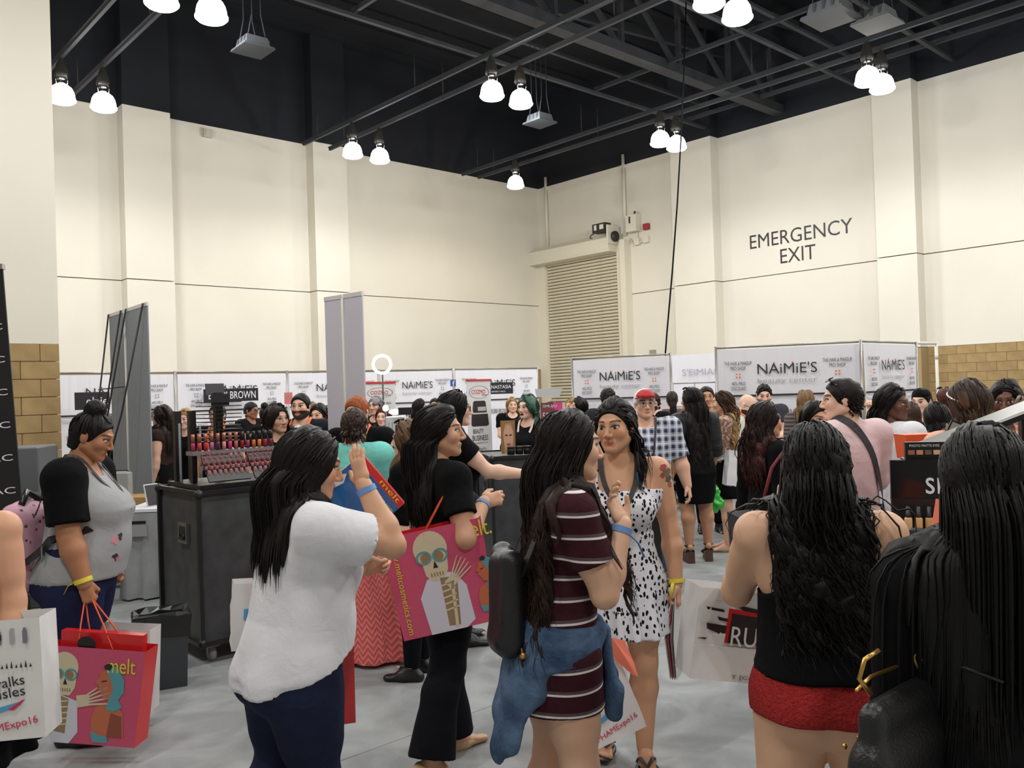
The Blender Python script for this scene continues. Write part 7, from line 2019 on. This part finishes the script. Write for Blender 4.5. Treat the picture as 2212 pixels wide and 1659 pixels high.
_sh = p4.world(p4.arm['R'][0]+np.array([.03, -.02, .052])); R_ = bagF.rotation_euler.to_matrix().transposed(); _l = R_ @ (_sh-Vector(bagF.location))
for sy in (-1, 1):
    MB().tube([(.02-.05, sy*D, .42), (Vector((.0, sy*D*.6, .42)).lerp(_l, .55)), _l+Vector((0, sy*.02, 0)), _l+Vector((.02, .05+sy*.01, -.05)), (.10, D, .42)], .004, 6).build('handle', m_cord, bagF)
# ---- brush-print white bag held by the tank top
_b = at(1564, 1460, 2.80)
bagG, W, D = shopbag('white paper bag with brush strokes and red framed capital letters', (_b.x+.02, _b.y, _b.z), 10, .335, .29, .13, (m_paper, m_paper), tilt=9.5, crumple=.003)
yf = -D-.002; BR = m_dkprint
for pts in ([(.08, .80), (.26, .78), (.27, .75), (.09, .77)], [(.3, .86), (.7, .80), (.68, .72), (.52, .76), (.4, .82)], [(.1, .62), (.4, .60), (.42, .50), (.3, .46), (.22, .52), (.11, .56)], [(.2, .70), (.33, .68), (.32, .65), (.22, .66)], [(.6, .72), (.95, .74), (.94, .62), (.6, .62)], [(.02, .45), (.12, .46), (.1, .44)]): decal(bagG, 'brush_print', pts, BR, yf, W, .29, 0)
decal(bagG, 'red_frame', [(.30, .42), (.31, .80), (.98, .74), (.98, .42)], m_lipred, yf, W, .29, 2); decal(bagG, 'black_field', [(.33, .42), (.345, .75), (.98, .70), (.98, .42)], BR, yf, W, .29, 3)
text(bagG, 'RUDE', m_signwht, .045, .145, .185, .062, yf-.004)
MB().box((-W, -D-.004, 0), (W, -D-.002, .11)).build('folded_flap', m_paper, bagG); text(bagG, 'T [C6]', m_ink2, .01, .015, .08, .016, -D-.006)
# ---- leather jacket's bags, tote, handbag
hh_ = p9.hand_world('R', .06)
gb2 = plastic('bright green knotted plastic bag hanging from the wrist', [((0, 0, 0), (.0, 0, -.14), .012, .04), ((0, 0, -.14), (.02, 0, -.30), .05, .085)], hh_, M_('green_film', (40, 190, 60), .25, spec=.7), 9)
_b = at(1585, 1048, 7.9)
bagH, W, D = shopbag('white plastic carrier behind the green bag', (_b.x, _b.y-.02, _b.z), 10, .20, .32, .10, (M_('white_film', (226, 226, 228), .35), M_('white_film', None)), tilt=8, crumple=.006, hands=p10.hand_world('L', .05), cord=M_('white_film', None))
t, lp = carried(p20, 'tote_bag', 'large charcoal tote hanging left of the black tank top', 'bag', (.12, -.16, .50))
MB().loft([[(-.0, -.20, 0), (.10, -.20, 0), (.10, .18, 0), (0, .18, 0)], [(-.02, -.24, .36), (.14, -.24, .36), (.14, .22, .36), (-.02, .22, .36)]]).build('tote_body', M_('charcoal_canvas', (50, 50, 54), .8), t)
MB().tube([(.06, .18, .36), (.04, .20, .62), (.02, .17, .80), (.0, .05, .62), (.05, -.05, .36)], .011, 6, flat=((1, 0, 0), .5)).build('strap', M_('red_piping', (120, 40, 50), .6), t)
t.rotation_euler[1] = .15
t, lp = carried(p8, 'handbag', 'black leather handbag with gold zip and clasp at the right', 'bag', (-.22, -.16, .76))
t.rotation_euler[2] += math.radians(-35)
m_lth = M_('black_leather', (20, 20, 22), .38, spec=.5, bump=.4, bscale=160)
P = [Cone((0, -.12, .04), (0, .12, .04), .062, .062, .03, (1, 0, 0), .8), Cone((0, -.11, .21), (0, .11, .21), .035, .035, .05, (1, 0, 0), .8), Cone((0, -.12, .12), (0, .12, .12), .055, .055, .04, (1, 0, 0), .8)]
V, Fq = sdf_mesh(P, .007); ob('bag_body', np_mesh('bag_body', V, Fq, m_lth), None, t)
V, Fq = sdf_mesh([Cone((-.05, -.07, .07), (-.05, .07, .07), .045, .045, .03, (1, 0, 0), .5)], .007); ob('front_pocket', np_mesh('front_pocket', V, Fq, m_lth), None, t)
MB().tube([(-.03, -.12, .262), (-.035, -.05, .272), (-.03, .06, .268)], .004, 6).build('zip', GOLD, t)
MB().tube([(-.01, -.10, .255), (-.02, -.125, .29), (-.015, -.11, .325), (.0, -.08, .34)], .005, 6).build('gold_arm', GOLD, t)
for yy in (-.09, -.03, .04): MB().sphere((-.075, yy, .13), .006, 8).build('stud', GOLD, t)
MB().tube([(0, .09, .262), (-.008, .09, .285), (.0, .095, .305), (.008, .09, .285), (0, .09, .262)], .003, 6).build('clip', GOLD, t)
_e = t.rotation_euler.to_matrix().transposed() @ (p8.world((-.02, -.14, 1.02))-Vector(t.location)); _e2 = t.rotation_euler.to_matrix().transposed() @ (p8.world((.05, -.17, 1.18))-Vector(t.location))
MB().tube([(0, .095, .30), Vector((0, .095, .30)).lerp(_e, .5), _e], .004, 5).build('strap', m_lth, t)
# ---- backpacks
t, lp = carried(p1, 'backpack', 'pink dotted backpack with black straps behind the grey raglan tee', 'backpack', (0, -.24, .72))
def dots(tn, base):
    v = tn.n('ShaderNodeTexVoronoi'); v.inputs['Scale'].default_value = 26; tn.l(tn.obj(), v.inputs['Vector'])
    n = tn.noise(30, 2)
    a = tn.mix(tn.math('LESS_THAN', v.outputs['Distance'], .22), lin((206, 158, 176)), lin((52, 34, 44)))
    tn.l(tn.mix(tn.math('MULTIPLY', n, .35), a, lin((170, 120, 140))), tn.bsdf.inputs['Base Color'])
mpk = M_('pink_dot_canvas', (206, 158, 176), .6, fn=dots)
P = [Cone((-.11, 0, .08), (-.11, 0, .36), .08, .07, .05), Cone((.11, 0, .08), (.11, 0, .36), .08, .07, .05), Cone((-.08, -.06, .06), (.08, -.06, .06), .075, .075, .05), Cone((-.1, -.02, .40), (.1, -.02, .40), .05, .05, .05), Cone((0, 0, .1), (0, 0, .36), .1, .09, .05)]
V, Fq = sdf_mesh(P, .010); ob('pack_body', np_mesh('pack_body', V, Fq, mpk), None, t)
V, Fq = sdf_mesh([Cone((-.09, -.10, .10), (.09, -.10, .10), .055, .055, .03), Cone((-.09, -.09, .14), (.09, -.09, .14), .05, .05, .03)], .009); ob('front_pocket', np_mesh('front_pocket', V, Fq, mpk), None, t)
MB().tube([(.15, -.06, .24), (.185, .0, .245)], .018, 6, flat=((0, 0, 1), .4)).build('zip_band', m_blackpl, t)
MB().tube([(-.1, .02, .45), (0, 0, .50), (.1, .02, .45)], .016, 8).build('top_handle', m_blackpl, t)
for sx in (-1, 1):
    mw = M_('black_webbing', (22, 22, 24), .7)
    p1.ribbon('backpack_strap', mw, [p1.bend((sx*.13, y, z)) for y, z in ((-.17, 1.10), (-.10, 1.22), (-.04, 1.27))], .02, .034)
    p1.ribbon('backpack_strap', mw, [p1.bend((sx*x, y, z)) for x, y, z in ((.19, .06, 1.06), (.21, -.08, .96), (.16, -.24, .86))], .022, .030)
    MB().cbox((0, 0, 0), (.03, .006, .05)).build('strap_buckle', m_steelplate, p1.root, loc=(sx*.235, -.07, .97))
t, lp = carried(p5, 'backpack', 'black backpack on the striped dress', 'backpack', (.0, -.165, .80))
P = [Cone((-.08, 0, .05), (-.08, 0, .30), .044, .040, .04), Cone((.08, 0, .05), (.08, 0, .30), .044, .040, .04), Cone((-.06, -.02, .04), (.06, -.02, .04), .04, .04, .04), Cone((0, -.01, .05), (0, -.01, .28), .055, .05, .04)]
V, Fq = sdf_mesh(P, .009); ob('pack_body', np_mesh('pack_body', V, Fq, m_lth), None, t)
MB().tube([(.12, .02, .04), (.14, .03, -.08), (.13, .0, -.16)], .008, 6).build('strap_end', m_blackpl, t); MB().sphere((.135, .02, .02), .012, 8).build('buckle', GOLD, t)
for sx in (-1, 1):
    p5.ribbon('backpack_strap', m_lth, [p5.bend((sx*.10, y, z)) for y, z in ((-.16, 1.05), (-.08, 1.26), (.05, 1.24), (.13, 1.10))], .016, .022)
# ---- denim jacket tied round the waist
H5 = p5.H
DEN = cloth('denim_jacket', (66, 88, 118), fn=lambda t_, b: t_.l(t_.mix(t_.ramp(t_.noise(9, 4), [(.35, 0.), (.7, 1.)]), lin((50, 70, 98)), lin((92, 116, 146))), t_.bsdf.inputs['Base Color']), bump=.5, bs=26)
band = p5.torso(.030, z0=.50*H5, z1=.575*H5, k=.03)
P = [band, Cone((.10, -.10, .545*H5), (.13, -.20, .36*H5), .055, .050, .04, (.5, -.8, 0), .4), Cone((.0, -.13, .545*H5), (.05, -.22, .33*H5), .06, .045, .04, (0, 1, 0), .4), Cone((-.08, -.12, .545*H5), (-.06, -.19, .38*H5), .055, .05, .04, (0, 1, 0), .4),
     Cone((.13, .0, .55*H5), (.14, -.09, .46*H5), .04, .05, .04, (1, 0, 0), .5), Cone((.07, .11, .55*H5), (.0, .145, .535*H5), .03, .035, .03)]
jk = p5.cloth('denim_jacket', DEN, P, wr=.008, ws=22)
p5.cloth('jacket_sleeve', DEN, [Cone((.03, .145, .54*H5), (.08, .16, .43*H5), .030, .032, .03, (0, 1, 0), .6), Cone((.08, .16, .43*H5), (.085, .155, .385*H5), .032, .030, .02, flat=False)], wr=.004, ws=20)
p5.cloth('jacket_sleeve', DEN, [Cone((-.01, .15, .54*H5), (-.03, .18, .44*H5), .030, .030, .03, (0, 1, 0), .6), Cone((-.03, .18, .44*H5), (-.02, .175, .40*H5), .030, .028, .02)], wr=.004, ws=20)
# ---- folded magazines in the dalmatian dress hand
hm = p6.hand_world('L', .07)
t = thing('folded_magazine', 'folded magazines held by the person in the dalmatian dress', 'magazine', hm, math.radians(58))
for k, (m, o) in enumerate(((m_paper, 0), (M_('grey_page', (150, 146, 144), .6), .01), (M_('pink_page', (190, 84, 100), .5), .02), (m_paper, .03))):
    MB().loft([[(-.10, o, -.32), (.06, o, -.30), (.06, o+.002, -.30), (-.10, o+.002, -.32)], [(-.09, o*1.4, -.14), (.075, o*1.6, -.12), (.075, o*1.6+.002, -.12), (-.09, o*1.4+.002, -.14)], [(-.03, o*.5, .03), (.03, o*.5, .03), (.03, o*.5+.002, .03), (-.03, o*.5+.002, .03)]]).build('page', m, t)
t.rotation_euler[1] = -.16
